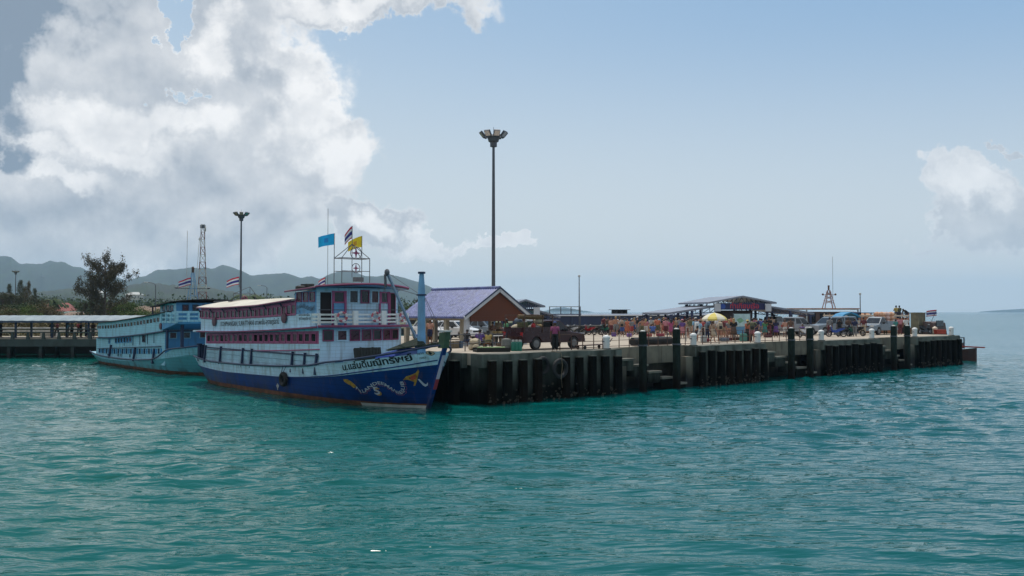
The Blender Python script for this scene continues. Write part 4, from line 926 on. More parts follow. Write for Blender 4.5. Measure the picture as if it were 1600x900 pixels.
# flags
M1 = Matrix.Translation(O1) @ Matrix.Rotation(RZ - math.pi / 2, 4, 'Z')
def flag(label, loc, Lf, Hf, mats_, bands, droop=0.35, dirv=(-1, -0.25), pole=0.9, lean=(0, 0), seed=1, emblem=None, polem=steel):
    """flag blowing along dirv from the top of its own staff"""
    t = thing('flag', label, 'flag', loc); top = Vector((lean[0], lean[1], pole))
    b = MB(); b.tube([(0, 0, 0), tuple(top)], 0.022, 5); b.build('staff', polem, t)
    d = Vector((dirv[0], dirv[1], 0)).normalized(); s = Vector((-d.y, d.x, 0)); nx, nz_ = 16, 10; rs = random.Random(seed); ph = rs.random() * 6
    b = MB(); rings = []
    for i in range(nx + 1):
        u_ = i / nx; ring = []
        for j in range(nz_ + 1):
            v_ = j / nz_
            p = top - Vector((0, 0, v_ * Hf)) + d * (u_ * Lf * (1 - 0.12 * droop)) - Vector((0, 0, droop * Lf * u_ ** 1.4 * (1 - 0.25 * v_))) + s * (0.10 * Lf * math.sin(u_ * 8 + ph + v_ * 1.4) * u_ ** 0.6)
            ring.append(p)
        rings.append(ring)
    def cell(i, j):
        if emblem and abs((i + 0.5) / nx - 0.5) < 0.14 and abs((j + 0.5) / nz_ - 0.5) < 0.22: return emblem
        return bands[int(j / nz_ * len(bands))]
    vs = [p for r in rings for p in r]; n = nz_ + 1; b.add(vs, []); 
    for i in range(nx):
        for j in range(nz_): b.f.append((i * n + j, i * n + j + 1, (i + 1) * n + j + 1, (i + 1) * n + j)); b.m.append(cell(i, j))
    b.build('cloth', mats_, t, smooth=True); return t
fl_b = mat('flag_sky_blue', (0.01, 0.42, 0.80), 0.7, 0.1, 3, 0); fl_b2 = mat('flag_mid_blue', (0.02, 0.25, 0.6), 0.7, 0.1, 3, 0); fl_y = mat('flag_yellow', (0.85, 0.62, 0.02), 0.7, 0.1, 3, 0); fl_y2 = mat('flag_ochre', (0.6, 0.30, 0.03), 0.7, 0.1, 3, 0)
fl_r = mat('flag_red', (0.55, 0.03, 0.06), 0.7, 0.1, 3, 0); fl_w = mat('flag_white', (0.7, 0.7, 0.72), 0.7, 0.1, 3, 0); fl_n = mat('flag_navy', (0.03, 0.03, 0.22), 0.7, 0.1, 3, 0)
TH = [0, 1, 2, 2, 1, 0]
flag('sky blue flag blowing left from the ferry roof frame', M1 @ Vector((-8.9, -0.5, 8.0)), 0.95, 0.66, [fl_b, fl_b2], [0], 0.25, (-1, -0.1), 1.45, seed=3, emblem=1)
flag('red white and blue striped flag hanging at the peak of the ferry roof frame', M1 @ Vector((-8.45, 0.42, 8.5)), 0.5, 0.72, [fl_r, fl_w, fl_n], TH, 1.1, (-0.9, -0.3), 1.4, seed=5)
flag('yellow flag blowing left from the right side of the roof frame', M1 @ Vector((-8.9, 1.34, 8.0)), 0.85, 0.66, [fl_y, fl_y2], [0], 0.45, (-1, -0.3), 1.4, seed=9, emblem=1)
flag('small striped flag on the ferry roof behind the wheelhouse windows', M1 @ Vector((-9.4, -0.8, 6.15)), 0.42, 0.4, [fl_r, fl_w, fl_n], TH, 0.6, (-1, -0.2), 0.75, seed=11)
flag('striped flag on a short staff above the ferry stern roof', M1 @ Vector((-22.5, -0.4, 6.6)), 0.9, 0.55, [fl_r, fl_w, fl_n], TH, 0.35, (-1, -0.1), 0.75, seed=12)
b = MB(); b.tube([(-9.2, -0.75, 6.2), (-9.2, -0.75, 10.9)], 0.014, 5); b.build('whip_antenna', steel, f1.root)
# stern roof frame with emblem
fr = MB()
for t in (-0.8, 0.8):
    fr.tube([(-22.5, -t, 5.5), (-22.5, -t, 6.15)], 0.022, 5); fr.tube([(-22.5, -t, 6.15), (-22.5, 0.4, 6.65)], 0.02, 5)
fr.tube([(-22.5, -0.8, 6.15), (-22.5, 0.8, 6.15)], 0.02, 5); fr.tube([(-22.5, 0.4, 5.3), (-22.5, 0.4, 6.65)], 0.02, 5); fr.build('flag_frame', steel, f1.root)
b = MB(); b.torus((-22.5, 0.0, 5.8), 0.2, 0.025, 'x', 16, 5); b.beam((-22.5, -0.2, 5.8), (-22.5, 0.2, 5.8), 0.04); b.beam((-22.5, 0, 5.6), (-22.5, 0, 6.0), 0.04); b.build('emblem_ring', pinkd, f1.root)
for x in (-23.5, -21):
    b = MB(); b.beam((x, -1.8, 5.6), (x + 0.3, 1.0, 5.75), 0.07); b.build('roof_spar', steel, f1.root)
# derrick mast at the bow
mastb = mat('sky_blue_mast', (0.16, 0.36, 0.58), 0.5, 0.15, 2, 0.1, stain=(0.1, 0.12, 0.15), stain_amt=0.5)
b = MB(); b.lathe([(0.24, 1.8), (0.22, 3.4), (0.19, 6.0), (0.13, 6.75), (0.12, 6.85)], (-0.7, 0, 0), 10); b.build('derrick_mast', mastb, f1.root, smooth=True)
b = MB(); b.lathe([(0.2, 6.85), (0.2, 6.95)], (-0.7, 0, 0), 10); b.lathe([(0.27, 5.72), (0.27, 5.8)], (-0.7, 0, 0), 10); b.build('mast_band', navyt, f1.root)
b = MB(); b.beam((-1.3, 0.35, 3.0), (-3.6, -0.25, 7.0), 0.11, 0.11); b.build('derrick_boom', mat('grey_blue_boom', (0.10, 0.17, 0.25), 0.5, 0.2, 2, 0.1), f1.root)
b = MB(); b.ball((-3.6, -0.25, 7.0), 0.2, 0.12, 0.2); b.beam((-3.55, -0.4, 6.9), (-3.5, -0.4, 6.2), 0.1); b.build('pulley_block', steel, f1.root)
b = MB()
for p, q in [((-3.6, -0.25, 7.0), (-0.75, 0, 5.75)), ((-3.5, -0.4, 6.3), (-0.75, 0, 5.72)), ((-3.5, -0.45, 6.2), (-3.4, -0.4, 5.3)), ((-0.6, 0.1, 5.7), (0.35, 0.95, 3.2)), ((-0.6, 0.05, 5.7), (0.9, 0.2, 3.3))]: b.tube([p, q], 0.014, 4)
b.build('rigging', steel, f1.root)
# foredeck gear
b = MB(); b.lathe([(0.26, 0), (0.29, 0.05), (0.29, 0.35), (0.27, 0.38), (0.29, 0.42), (0.29, 0.8), (0.26, 0.85)], n=14); o = b.build('barrel', mat('blue_plastic', (0.01, 0.06, 0.30), 0.4, 0.15, 2, 0), smooth=True, loc=M1 @ Vector((-1.9, 0.75, 2.85))); tag(o, 'blue plastic barrel on the ferry foredeck left of the bow mast', 'barrel')
b = MB(); b.lathe([(0.22, 0), (0.24, 0.5), (0.22, 0.55)], n=12); o = b.build('barrel', MATS['blue_plastic'], smooth=True, loc=M1 @ Vector((-5.5, -2.05, 1.66))); tag(o, 'small blue barrel beside the ferry front cabin wall', 'barrel')
t = thing('timber_stack', 'stack of dark upright boards leaning on the ferry front wall', 'timber stack', M1 @ Vector((-5.2, -0.6, 1.66)), RZ - math.pi / 2)
for i in range(9):
    b = MB(); y = 0.75 - i * 0.19; b.hexa([(0.3, y, 0), (0.36, y, 0), (0.36, y + 0.17, 0), (0.3, y + 0.17, 0), (0.02, y, 1.25 + rnd.uniform(-.08, .08)), (0.08, y, 1.28), (0.08, y + 0.17, 1.28), (0.02, y + 0.17, 1.25)]); b.build('board', woodd, t)
b = MB()
for k_ in range(5): b.tube([(-3.4 + 0.15 * k_, 0.1 + 0.2 * k_, 2.45), (-2.3 + 0.2 * k_, -0.1 + .1 * k_, 2.75 + 0.1 * (k_ % 3)), (-0.6 + 0.1 * k_, 0.1 * k_ - 0.2, 3.1), (0.7, 0.1 * k_ - 0.3, 3.3)], 0.045, 6)
o = b.build('mooring_rope', mat('dark_green_rope', (0.012, 0.022, 0.014), 0.9, 0.4, 8, 0.3), smooth=True); o.matrix_world = M1; tag(o, 'heap of dark green mooring rope over the ferry bow rail', 'rope')
b = MB(); b.add([(-1.6, -1.6, 2.95), (-0.2, -0.2, 3.25), (-0.9, 0.0, 3.6), (-2.2, 0.2, 2.9), (-1.5, -1.5, 2.9), (-0.1, -0.1, 3.2), (-0.85, 0.1, 3.55), (-2.5, 0.3, 2.95)], [(0, 1, 2), (0, 2, 3), (6, 5, 4), (7, 6, 4), (0, 4, 5, 1), (1, 5, 6, 2), (2, 6, 7, 3), (3, 7, 4, 0)])
o = b.build('net_bundle', mat('dark_green_net', (0.012, 0.022, 0.014), 0.95, 0.5, 8, 0.6)); o.matrix_world = M1; tag(o, 'dark green net draped in a peak at the ferry bow', 'net')
b = MB(); b.loft([[(-3.8, -0.9, 2.35), (-3.8, 0.2, 2.35), (-3.7, 0.0, 2.6), (-3.7, -0.8, 2.6)], [(-1.9, -0.9, 2.6), (-1.9, 0.4, 2.6), (-1.9, 0.2, 3.0), (-1.9, -0.6, 2.95)], [(-1.1, -0.4, 2.9), (-1.1, 0.2, 2.9), (-1.2, 0.1, 3.05), (-1.2, -0.3, 3.05)]]); o = b.build('tarpaulin', mat('royal_blue_tarp', (0.01, 0.04, 0.25), 0.6, 0.2, 4, 0.4)); o.matrix_world = M1; tag(o, 'folded blue tarpaulin on the ferry foredeck', 'tarpaulin')
o = tyre('tyre_fender', 'black tyre fender hung on the blue ferry hull', M1 @ Vector((-10.4, -(f1.hb(10.4, 1.0) + 0.16), 1.02)), (0, 0, RZ - math.pi / 2), 0.31, 0.13)
b = MB(); b.tube([(-10.4, -2.92, 1.78), (-10.5, -3.0, 1.35)], 0.02, 4); b.tube([(-10.0, -2.92, 1.8), (-10.3, -3.0, 1.38)], 0.02, 4); b.build('fender_rope', navyt, f1.root)
# stern gear
for x, y, h in ((-25.2, -1.9, 1.0), (-24.6, -2.35, 1.1), (-25.3, -0.6, 0.9)):
    b = MB(); b.lathe([(0.14, 0), (0.14, h), (0.2, h + .02), (0.2, h + 0.12)], (x, y, 1.45), 8); b.build('stern_bollard', navyt, f1.root)
for x, y in ((-24.2, -1.9), (-23.6, -2.2), (-24.4, 0), (-24.2, 1.9)):
    b = MB(); b.box(x - 0.07, x + 0.07, y - 0.07, y + 0.07, 1.5, f2c(24) - 0.1); b.build('stern_post', navyt, f1.root)
# small draft mark
b = MB(); q0 = 11.6
for dx, dz in ((0, 0.1), (0.1, 0), (0, -0.1), (-0.1, 0)):
    pass
b.torus((0, 0, 0), 0.12, 0.015, 'y', 12, 4); b.beam((-0.17, 0, 0), (0.17, 0, 0), 0.03); b.beam((0, 0, -0.24), (0, 0, 0.24), 0.03); o = b.build('load_line_mark', offwhite, f1.root, loc=(-11.55, -(f1.hb(11.55, 0.56) + 0.01), 0.56))
# bow lettering
tf = lambda q, z: f1.hb(q, z)
f1.lettering('น.แล่นดีมณีทรัพย์', 4.1, lambda q: f1.bound(q) + 0.19, 0.45, 4.2, inkm, tf, bold=0.03)
for k_, (txt, dz) in enumerate((('3890', 0.44), ('.10063', 0.22))):
    f1.lettering(txt, -0.29, lambda q, dz=dz: f1.bound(q) + dz - 0.05, 0.15, 0.26, inkm, tf, bold=0.0)
# eye on the bow
def decal(poly, m, name, off=0.014):
    b = MB(); b.add([(-q, -(f1.hb(q, z) + off), z) for q, z in poly], [tuple(range(len(poly)))]); return b.build(name, m, f1.root)
qe, ze = -0.76, 2.84
def lens(rx, rz, n=16): return [(qe + rx * math.cos(2 * math.pi * i / n), ze + rz * math.sin(2 * math.pi * i / n) * (1 - 0.35 * abs(math.cos(2 * math.pi * i / n)))) for i in range(n)]
decal(lens(0.15, 0.13), mat('eye_brown', (0.10, 0.035, 0.02), 0.5, 0.1, 3, 0), 'eye_outline', 0.016); decal(lens(0.13, 0.105), mat('eye_cream', (0.45, 0.35, 0.25), 0.5, 0.1, 3, 0), 'eye_white', 0.022); decal(lens(0.055, 0.085), inkm, 'eye_pupil', 0.03)
# naga painted on the blue bow: golden tail and head, body of letters along a wave
gold = mat('ochre_gold_paint', (0.30, 0.17, 0.02), 0.5, 0.45, 6, 0, rgb2=(0.36, 0.2, 0.03)); redp = mat('naga_red_paint', (0.35, 0.06, 0.03), 0.5, 0.3, 6, 0)
whl = mat('white_letter_paint', (0.42, 0.46, 0.52), 0.5, 0.15, 6, 0); pinkl = mat('pink_letter_shadow', (0.22, 0.07, 0.12), 0.5, 0.2, 6, 0)
def dcurve(px, py):
    """point on the hull read from measured bow artwork positions (metres along, height)"""
    return px, py
# wave: parameter s -> (q, z)
WPT = [(3.48, 0.98), (3.24, 0.76), (2.96, 0.80), (2.67, 0.97), (2.3, 1.16), (1.99, 1.27), (1.71, 1.26), (1.51, 1.12), (1.36, 0.97), (1.21, 0.83), (1.07, 0.77), (0.89, 0.87), (0.79, 1.11), (0.76, 1.40)]
def wave(s):
    f = s * (len(WPT) - 1); i = min(len(WPT) - 2, int(f)); r = f - i; return (WPT[i][0] * (1 - r) + WPT[i + 1][0] * r, WPT[i][1] * (1 - r) + WPT[i + 1][1] * r)
def wave_text(txt, size, m, off, name, dn=0.0, bold=0.02):
    vs, fs = text_geo(txt, size, bold); x1 = max(v[0] for v in vs); b = MB(); out = []
    for v in vs:
        s = min(0.999, max(0, v[0] / x1)); q, z = wave(s); q2, z2 = wave(min(1, s + 0.03)); tq, tz = q2 - q, z2 - z; l_ = math.hypot(tq, tz) + 1e-6; nq, nz2 = (tz / l_, -tq / l_)
        if nz2 < 0 and abs(nz2) > 0.3: nq, nz2 = -nq, -nz2
        yy = v[1] - size * 0.3 - dn; q, z = q + nq * yy, z + nz2 * yy; out.append((-q, -(f1.hb(q, z) + off), z))
    b.add(out, fs); b.build(name, m, f1.root)
wave_text('N.LANDEEMANEESUB', 0.22, pinkl, 0.016, 'lettering', 0.09, 0.0); wave_text('N.LANDEEMANEESUB', 0.22, whl, 0.022, 'lettering', 0, 0.004)
decal([(4.3, 1.36), (3.93, 1.38), (3.69, 1.26), (3.47, 1.1), (3.43, 1.0), (3.65, 0.92), (3.83, 1.05), (4.09, 1.14), (4.26, 1.23)], gold, 'dragon_tail')
decal([(0.69, 1.45), (0.48, 1.65), (0.21, 1.75), (0.03, 1.85), (-0.1, 2.02), (-0.11, 1.92), (0.02, 1.66), (0.13, 1.42), (0.26, 1.19), (0.35, 1.15), (0.25, 1.35), (0.35, 1.42), (0.49, 1.48)], gold, 'dragon_head')
decal([(0.41, 1.55), (0.23, 1.69), (0.06, 1.75), (0.14, 1.52), (0.29, 1.45)], redp, 'dragon_mane', 0.02)
decal([(0.42, 1.56), (0.35, 1.61), (0.33, 1.54)], inkm, 'dragon_eye', 0.026)
decal([(0.07, 1.52), (-0.0, 1.52), (-0.07, 1.36), (-0.13, 1.26), (-0.2, 1.26), (-0.22, 1.33), (-0.26, 1.33), (-0.22, 1.2), (-0.11, 1.13), (-0.04, 1.19), (0.03, 1.36)], whl, 'dragon_whisker')
vs, fs = text_geo('5', 0.66, 0.012)
for m, off, dz, dq in ((gold, 0.018, -0.05, -0.07), (whl, 0.026, 0, 0)):
    b = MB(); b.add([(-(2.42 + dq - v[0] * 1.2), -(f1.hb(2.42 + dq - v[0] * 1.2, 0.66 + dz + v[1] * 0.85) + off), 0.66 + dz + v[1] * 0.85) for v in vs], fs); b.build('number_five', m, f1.root)

# ------------------------------------------------------------------ second ferry
O2 = P(-1.8, 28, 0)
teal = mat('teal_hull_paint', (0.09, 0.34, 0.40), 0.45, 0.12, 0.7, 0.08, planks=0.26, rusty=0.35, stain=(0.05, 0.16, 0.18), stain_amt=0.5, stain_scale=(1.2, 1.2, 0.25), zdirt_shade=(-0.1, 0.5, (0.03, 0.05, 0.05)))
b2w = mat('faded_cyan_boat_paint', (0.30, 0.58, 0.70), 0.55, 0.12, 1.2, 0.1, stain=(0.13, 0.24, 0.28), stain_amt=0.5, planks=0.2, rusty=0.45, stain_scale=(3, 3, 0.5))
b2s = mat('bright_blue_boat_paint', (0.07, 0.30, 0.55), 0.5, 0.12, 1.2, 0.1, stain=(0.05, 0.16, 0.25), stain_amt=0.5, stain_scale=(3, 3, 0.5))
f2 = Ferry('turquoise wooden ferry with balcony cutouts moored behind the near ferry', O2,
           [(-1.4, 2.95), (0.1, 2.42), (2.7, 2.12), (4.6, 2.0), (5.4, 1.85), (6.6, 1.3), (8, 1.05), (12, 0.85), (16, 0.78), (22, 0.8), (27.5, 1.05)],
           [(-1.4, 2.35), (0.1, 1.85), (2.7, 1.5), (8, 0.98), (12, 0.70), (16, 0.58), (22, 0.55), (27.5, 0.8)], 27.5, None, 2.85)
f2.hull(teal, b2w, boot, navyt)
f2.deck(5.6, 27.3, lambda q: 0.62, plankm); f2.deck(-0.6, 5.6, lambda q: 1.5 + 0.06 * (5.6 - q), plankm, 'foredeck')
g2 = smoothC([(2.0, 3.75), (6, 3.36), (10, 3.08), (14, 2.85), (20, 2.55), (25.5, 2.45)])
h2 = smoothC([(2.0, 5.15), (6.2, 4.82), (10, 4.55), (14, 4.3), (20, 4.0), (25.5, 3.85)])
b2b = lambda q: g2(q) + 0.72; b2t = lambda q: h2(q) - 0.24
f2.wall(5.8, 24.5, 2.62, lambda q: 0.64, lambda q: g2(q) - 0.02, b2w); f2.cross(24.5, -2.6, 2.6, 0.64, 2.4, b2w); f2.cross(5.8, -2.6, 2.6, 1.5, 3.4, b2s, 'front_wall')
f2.slab(5.6, 25.2, 2.85, lambda q: g2(q) + 0.02, 0.1, navyt, 'upper_deck', 0, None, 30, 2.0)
st2 = lambda q: 2.75 * (math.sqrt(max(0.05, 1 - 0.6 * ((q - 23.0) / 2.1) ** 2.5)) if q > 23.0 else 1)
f2.wall(5.8, 25.0, st2, lambda q: g2(q) + 0.03, b2b, b2w, n=40); f2.wall(5.8, 25.0, st2, b2t, lambda q: h2(q) - 0.05, b2w, 'window_header', n=40)
f2.cross(5.8, -2.7, 2.7, 3.4, 4.75, b2w, 'front_wall')
f2.wall(5.8, 25.0, lambda q: st2(q) - 0.16, b2b, b2t, glassd, 'saloon_glazing', 0.02, n=30, sides=(-1,))
for i in range(22):
    q = 6.25 + i * 0.83; f2.window(q, st2(q) - 0.05, b2b(q), b2t(q), 0.8, b2w, glassd, fr=0.09)
f2.slab(5.0, 25.6, 2.98, lambda q: h2(q), 0.08, mat('dark_weathered_roof', (0.045, 0.04, 0.04), 0.8, 0.3, 1, 0.2), 'main_roof', 0.12, None, 36, 2.4)
for q0, w_ in ((20.3, 0.5), (18.3, 0.62), (17.5, 0.62), (16.7, 0.62), (15.9, 0.62), (15.1, 0.62), (14.3, 0.62), (10.8, 0.75)):
    z = g2(q0) - 0.58; f2.window(q0, 2.622, z - (0.1 if q0 == 10.8 else 0), z + 0.48, w_, b2s if q0 != 10.8 else navyt, glassd, fr=0.06)
for i in range(30):
    q = 6.5 + i * 0.58; b = MB(); z = 1.05 + 0.5 * max(0, (20.6 - q) / 14.1); b.box(-q - 0.06, -q + 0.06, -2.72, -2.622, z, z + 0.42); b.build('stanchion', navyt if i % 2 else b2s, f2.root)
for z0, z1, q0, q1 in ((1.42, 2.19, 20.6, 6.46),):
    b = MB(); b.beam((-q0 - 3, -2.72, z0 + 0.0), (-q1, -2.72, z1 - 0.05), 0.08, 0.06); b.build('ledge', navyt, f2.root)
for q in (20.6, 17.6, 16.8, 14.3): f2.window(q, 2.622, 0.8 + 0.25 * (20.6 - q) / 14, 1.15 + 0.3 * (20.6 - q) / 14, 0.5, b2w, glassd, fr=0.05)
for q in (19.6, 8.0, 12.8):
    b = MB(); b.beam((-q, -2.86, 0.7), (-q, -2.7, 1.9), 0.16); b.build('rubbing_post', navyt, f2.root)
for q in (16, 13.6, 11.8, 9.9, 8.3):
    b = MB(); b.box(-q - 0.03, -q + 0.03, -2.66, -2.622, g2(q) - 0.85, g2(q) - 0.05); b.build('wall_batten', navyt, f2.root)
# balcony with cut-outs
def cut_panel(p0, p1, z0, z1, m):
    """solid balustrade panel with two rows of slots, built of rails and stiles"""
    p0 = Vector(p0); p1 = Vector(p1); d = p1 - p0; b = MB(); hh = z1 - z0; sp = 3
    for a_, c_ in ((0, 0.2), (0.42, 0.58), (0.8, 1.0)):
        b.beam(p0 + Vector((0, 0, z0 + hh * (a_ + c_) / 2)), p1 + Vector((0, 0, z0 + hh * (a_ + c_) / 2)), 0.05, hh * (c_ - a_))
    b.build('balcony_rail', m, f2.root)
    for i in range(sp + 1):
        b = MB(); c = p0 + d * (i / sp); b.box(c.x - 0.09, c.x + 0.09, c.y - 0.09, c.y + 0.09, z0, z1 + 0.002); b.build('balcony_post', m, f2.root)
zf = lambda q: 3.78 + 0.12 * (6 - q)
cut_panel((-5.9, -2.84, 0), (-2.75, -2.84, 0), 4.02, 4.85, b2w); cut_panel((-2.7, -2.8, 0), (-2.1, -0.4, 0), 4.12, 4.95, b2w); cut_panel((-2.1, -0.4, 0), (-2.1, 0.4, 0), 4.12, 4.95, b2w); cut_panel((-2.1, 0.4, 0), (-2.7, 2.8, 0), 4.12, 4.95, b2w)
b = MB(); b.loft([[(-5.85, -2.84, 3.45), (-5.85, -2.84, 4.0), (-5.85, 2.84, 4.0), (-5.85, 2.84, 3.45)], [(-2.75, -2.84, 3.98), (-2.75, -2.84, 4.12), (-2.75, 2.84, 4.12), (-2.75, 2.84, 3.98)], [(-2.1, -0.6, 4.0), (-2.1, -0.6, 4.12), (-2.1, 0.6, 4.12), (-2.1, 0.6, 4.0)]]); b.build('balcony_floor', b2s, f2.root)
b = MB(); b.box(-5.2, -5.05, -2.75, -2.6, 2.0, 3.5); b.build('balcony_post', navyt, f2.root)
b = MB(); b.box(-3.6, -3.4, -2.2, -2.0, 2.0, 3.9); b.build('balcony_post', navyt, f2.root)
for t in (2.0, 0.9, -0.4, -1.7):
    f2.fwindow(5.77, t, 2.75, 3.28, 0.6, b2w, glassd)
# pilot house 2
f2.wall(4.0, 7.6, 2.4, lambda q: 4.1, lambda q: 5.55, b2w, 'pilot_side_wall'); f2.cross(4.0, -2.4, 2.4, 4.1, 5.6, b2s, 'pilot_front_wall'); f2.cross(7.6, -2.4, 2.4, 4.4, 5.4, b2w)
for q in (4.9, 5.8, 6.7): f2.window(q, 2.402, 4.95, 5.4, 0.6, navyt, glassd)
for t, w_ in ((1.7, 0.5), (0.9, 0.5), (0.1, 0.5), (-0.7, 0.5), (-1.6, 0.5)): f2.fwindow(3.97, t, 4.95, 5.45, w_, navyt, glassd)
f2.slab(3.4, 9.0, 2.8, lambda q: 5.75 - 0.09 * max(0, q - 4), 0.07, MATS['dark_weathered_roof'], 'pilot_roof', 0.14, 0.6, 16)
b = MB(); b.box(-9.0, -8.9, -2.6, -2.5, 4.4, 5.3); b.box(-9.0, -8.9, 2.5, 2.6, 4.4, 5.3); b.build('awning_post', navyt, f2.root)
# mast tower 2
b = MB()
for sx in (-1, 1):
    for sy in (-1, 1): b.tube([(-7.0 + sx * 0.35, sy * 0.35, 5.6), (-7.0 + sx * 0.08, sy * 0.08, 8.1)], 0.03, 5)
for z in (6.2, 6.8, 7.4):
    w_ = 0.35 - 0.27 * (z - 5.6) / 2.5
    for s_ in (-1, 1): b.beam((-7 - w_, s_ * w_, z), (-7 + w_, s_ * w_, z), 0.04); b.beam((-7 + s_ * w_, -w_, z), (-7 + s_ * w_, w_, z), 0.04)
b.build('mast_tower', mastb, f2.root)
b = MB(); b.beam((-7, -1.4, 6.8), (-7, 1.4, 6.8), 0.05); b.ball((-7, -1.35, 6.85), 0.14, 0.14, 0.07); b.ball((-7, 1.35, 6.85), 0.14, 0.14, 0.07); b.build('light_bar', steel, f2.root)
b = MB(); b.lathe([(0.1, 8.1), (0.12, 8.5), (0.06, 8.6)], (-7, 0, 0), 8); b.build('mast_light', rust, f2.root)
M2 = Matrix.Translation(O2) @ Matrix.Rotation(RZ - math.pi / 2, 4, 'Z')
for dx, h in ((-0.6, 11.6), (0.2, 11.1)):
    b = MB(); b.tube([(-7 + dx, dx * 0.5, 5.7), (-7 + dx - 0.2, dx * 0.9 + 0.35, h)], 0.02, 4); b.build('whip_antenna', offwhite, f2.root)
flag('striped flag blowing left from the mast of the farther turquoise ferry', M2 @ Vector((-7.0, -0.15, 6.9)), 1.0, 0.6, [fl_r, fl_w, fl_n], TH, 0.35, (-1, -0.1), 0.8, seed=22)
b = MB(); b.lathe([(0.02, 0), (0.26, 0.03), (0.26, 0.1), (0.02, 0.14)], (-6.15, -2.92, 3.75), 12, 'y'); b.build('round_shield', MATS['maroon_shield'], f2.root)

# ================================================================== VEHICLES
def paint(name, rgb): return mat(name, rgb, 0.28, 0.06, 0.6, 0.0, stain=tuple(v * 0.6 for v in rgb), stain_amt=0.3)
def wheel(t, x, y, r=0.36, w=0.22):
    b = MB(); b.lathe([(r * 0.62, -w / 2), (r * 0.95, -w / 2), (r, -w * 0.3), (r, w * 0.3), (r * 0.95, w / 2), (r * 0.62, w / 2)], (x, y, r), 16, 'y'); wh = b.build('wheel', black, t)
    s = 1 if y > 0 else -1
    b = MB(); b.lathe([(0.03, 0.03), (r * 0.25, 0.02), (r * 0.55, 0.0), (r * 0.62, 0.012), (r * 0.62, -0.02)] if s > 0 else [(0.03, -0.03), (r * 0.25, -0.02), (r * 0.55, 0.0), (r * 0.62, -0.012), (r * 0.62, 0.02)], (x, y + s * w / 2, r), 12, 'y'); b.build('rim', mat('dull_rim', (.17, .17, .17), .5, .3, 3, 0), wh)
def arch_poly(x0, x1, zb, zt_pts, wheels, r):
    """side outline: bottom edge with wheel arches, then the top line (list of x,z from front to rear)"""
    p = [(x0, zb)]
    for wx in wheels:
        for i in range(9):
            a = math.pi - math.pi * i / 8; p.append((wx + r * math.cos(a), max(zb, 0.36 + r * math.sin(a))))
    p.append((x1, zb)); return p + zt_pts
def glass_house(t, xb0, xb1, xt0, xt1, zb, zt, wb, wt, pm, divs, name='cabin'):
    """cab body with inset glass panes; xb/xt: rear and front at belt and roof"""
    b = MB(); k_ = 0.03
    lo = [(xb0, -wb, zb), (xb1, -wb, zb), (xb1, wb, zb), (xb0, wb, zb)]; hi = [(xt0, -wt, zt), (xt1, -wt, zt), (xt1, wt, zt), (xt0, wt, zt)]; tp = [(xt0 + .1, -wt + .1, zt + .05), (xt1 - .12, -wt + .1, zt + .05), (xt1 - .12, wt - .1, zt + .05), (xt0 + .1, wt - .1, zt + .05)]
    b.loft([lo, hi, tp]); cab = b.build(name, pm, t)
    def L(a, c, f): return Vector(a) * (1 - f) + Vector(c) * f
    for s in (-1, 1):
        for d0, d1 in divs:
            P0 = L(L((xb0, s * wb, zb), (xb1, s * wb, zb), d0), L((xt0, s * wt, zt), (xt1, s * wt, zt), d0), 0.12); P1 = L(L((xb0, s * wb, zb), (xb1, s * wb, zb), d1), L((xt0, s * wt, zt), (xt1, s * wt, zt), d1), 0.12)
            P2 = L(L((xb0, s * wb, zb), (xb1, s * wb, zb), d1), L((xt0, s * wt, zt), (xt1, s * wt, zt), d1), 0.88); P3 = L(L((xb0, s * wb, zb), (xb1, s * wb, zb), d0), L((xt0, s * wt, zt), (xt1, s * wt, zt), d0), 0.88)
            o = Vector((0, s * 0.012, 0)); g = MB(); g.hexa([p - o * 0.5 for p in (P0, P1, P2, P3)] + [p + o for p in (P0, P1, P2, P3)]); g.build('side_window', glassd, t)
    for nm, xa, xc in (('windscreen', xb1, xt1), ('rear_window', xb0, xt0)):
        sgn = 1 if nm == 'windscreen' else -1; o = Vector((sgn * 0.012, 0, 0.004)); q = [L((xa, y * wb, zb), (xc, y * wt, zt), f) for y, f in ((-0.9, 0.1), (0.9, 0.1), (0.9, 0.9), (-0.9, 0.9))]
        g = MB(); g.hexa([p - o * 0.5 for p in q] + [p + o for p in q]); g.build(nm, glassd, t)
lampr = mat('tail_lamp_red', (0.4, 0.01, 0.01), 0.3, 0.1, 1, 0); headl = mat('head_lamp_glass', (0.6, 0.6, 0.58), 0.15, 0.1, 1, 0)
def trims(t, x0, x1, w, z, pm):
    for s in (-1, 1):
        b = MB(); b.box(x1 - 0.12, x1 + 0.012, s * (w - 0.22) - 0.16, s * (w - 0.22) + 0.16, z + 0.05, z + 0.2); b.build('headlight', headl, t)
        b = MB(); b.box(x0 - 0.012, x0 + 0.1, s * (w - 0.12) - 0.09, s * (w - 0.12) + 0.09, z + 0.02, z + 0.3); b.build('tail_light', lampr, t)
        b = MB(); b.box(x1 - 1.75, x1 - 1.62, s * (w + 0.1) - 0.09, s * (w + 0.1) + 0.09, z + 0.32, z + 0.48); b.build('mirror', black, t)
    b = MB(); b.box(x1 - 0.05, x1 + 0.08, -w + 0.08, w - 0.08, 0.38, 0.6); b.build('bumper', pm, t)
    b = MB(); b.box(x0 - 0.08, x0 + 0.05, -w + 0.08, w - 0.08, 0.42, 0.6); b.build('bumper', chrome, t)
    b = MB(); b.box(x1 - 0.02, x1 + 0.015, -w + 0.5, w - 0.5, z - 0.05, z + 0.12); b.build('grille', black, t)
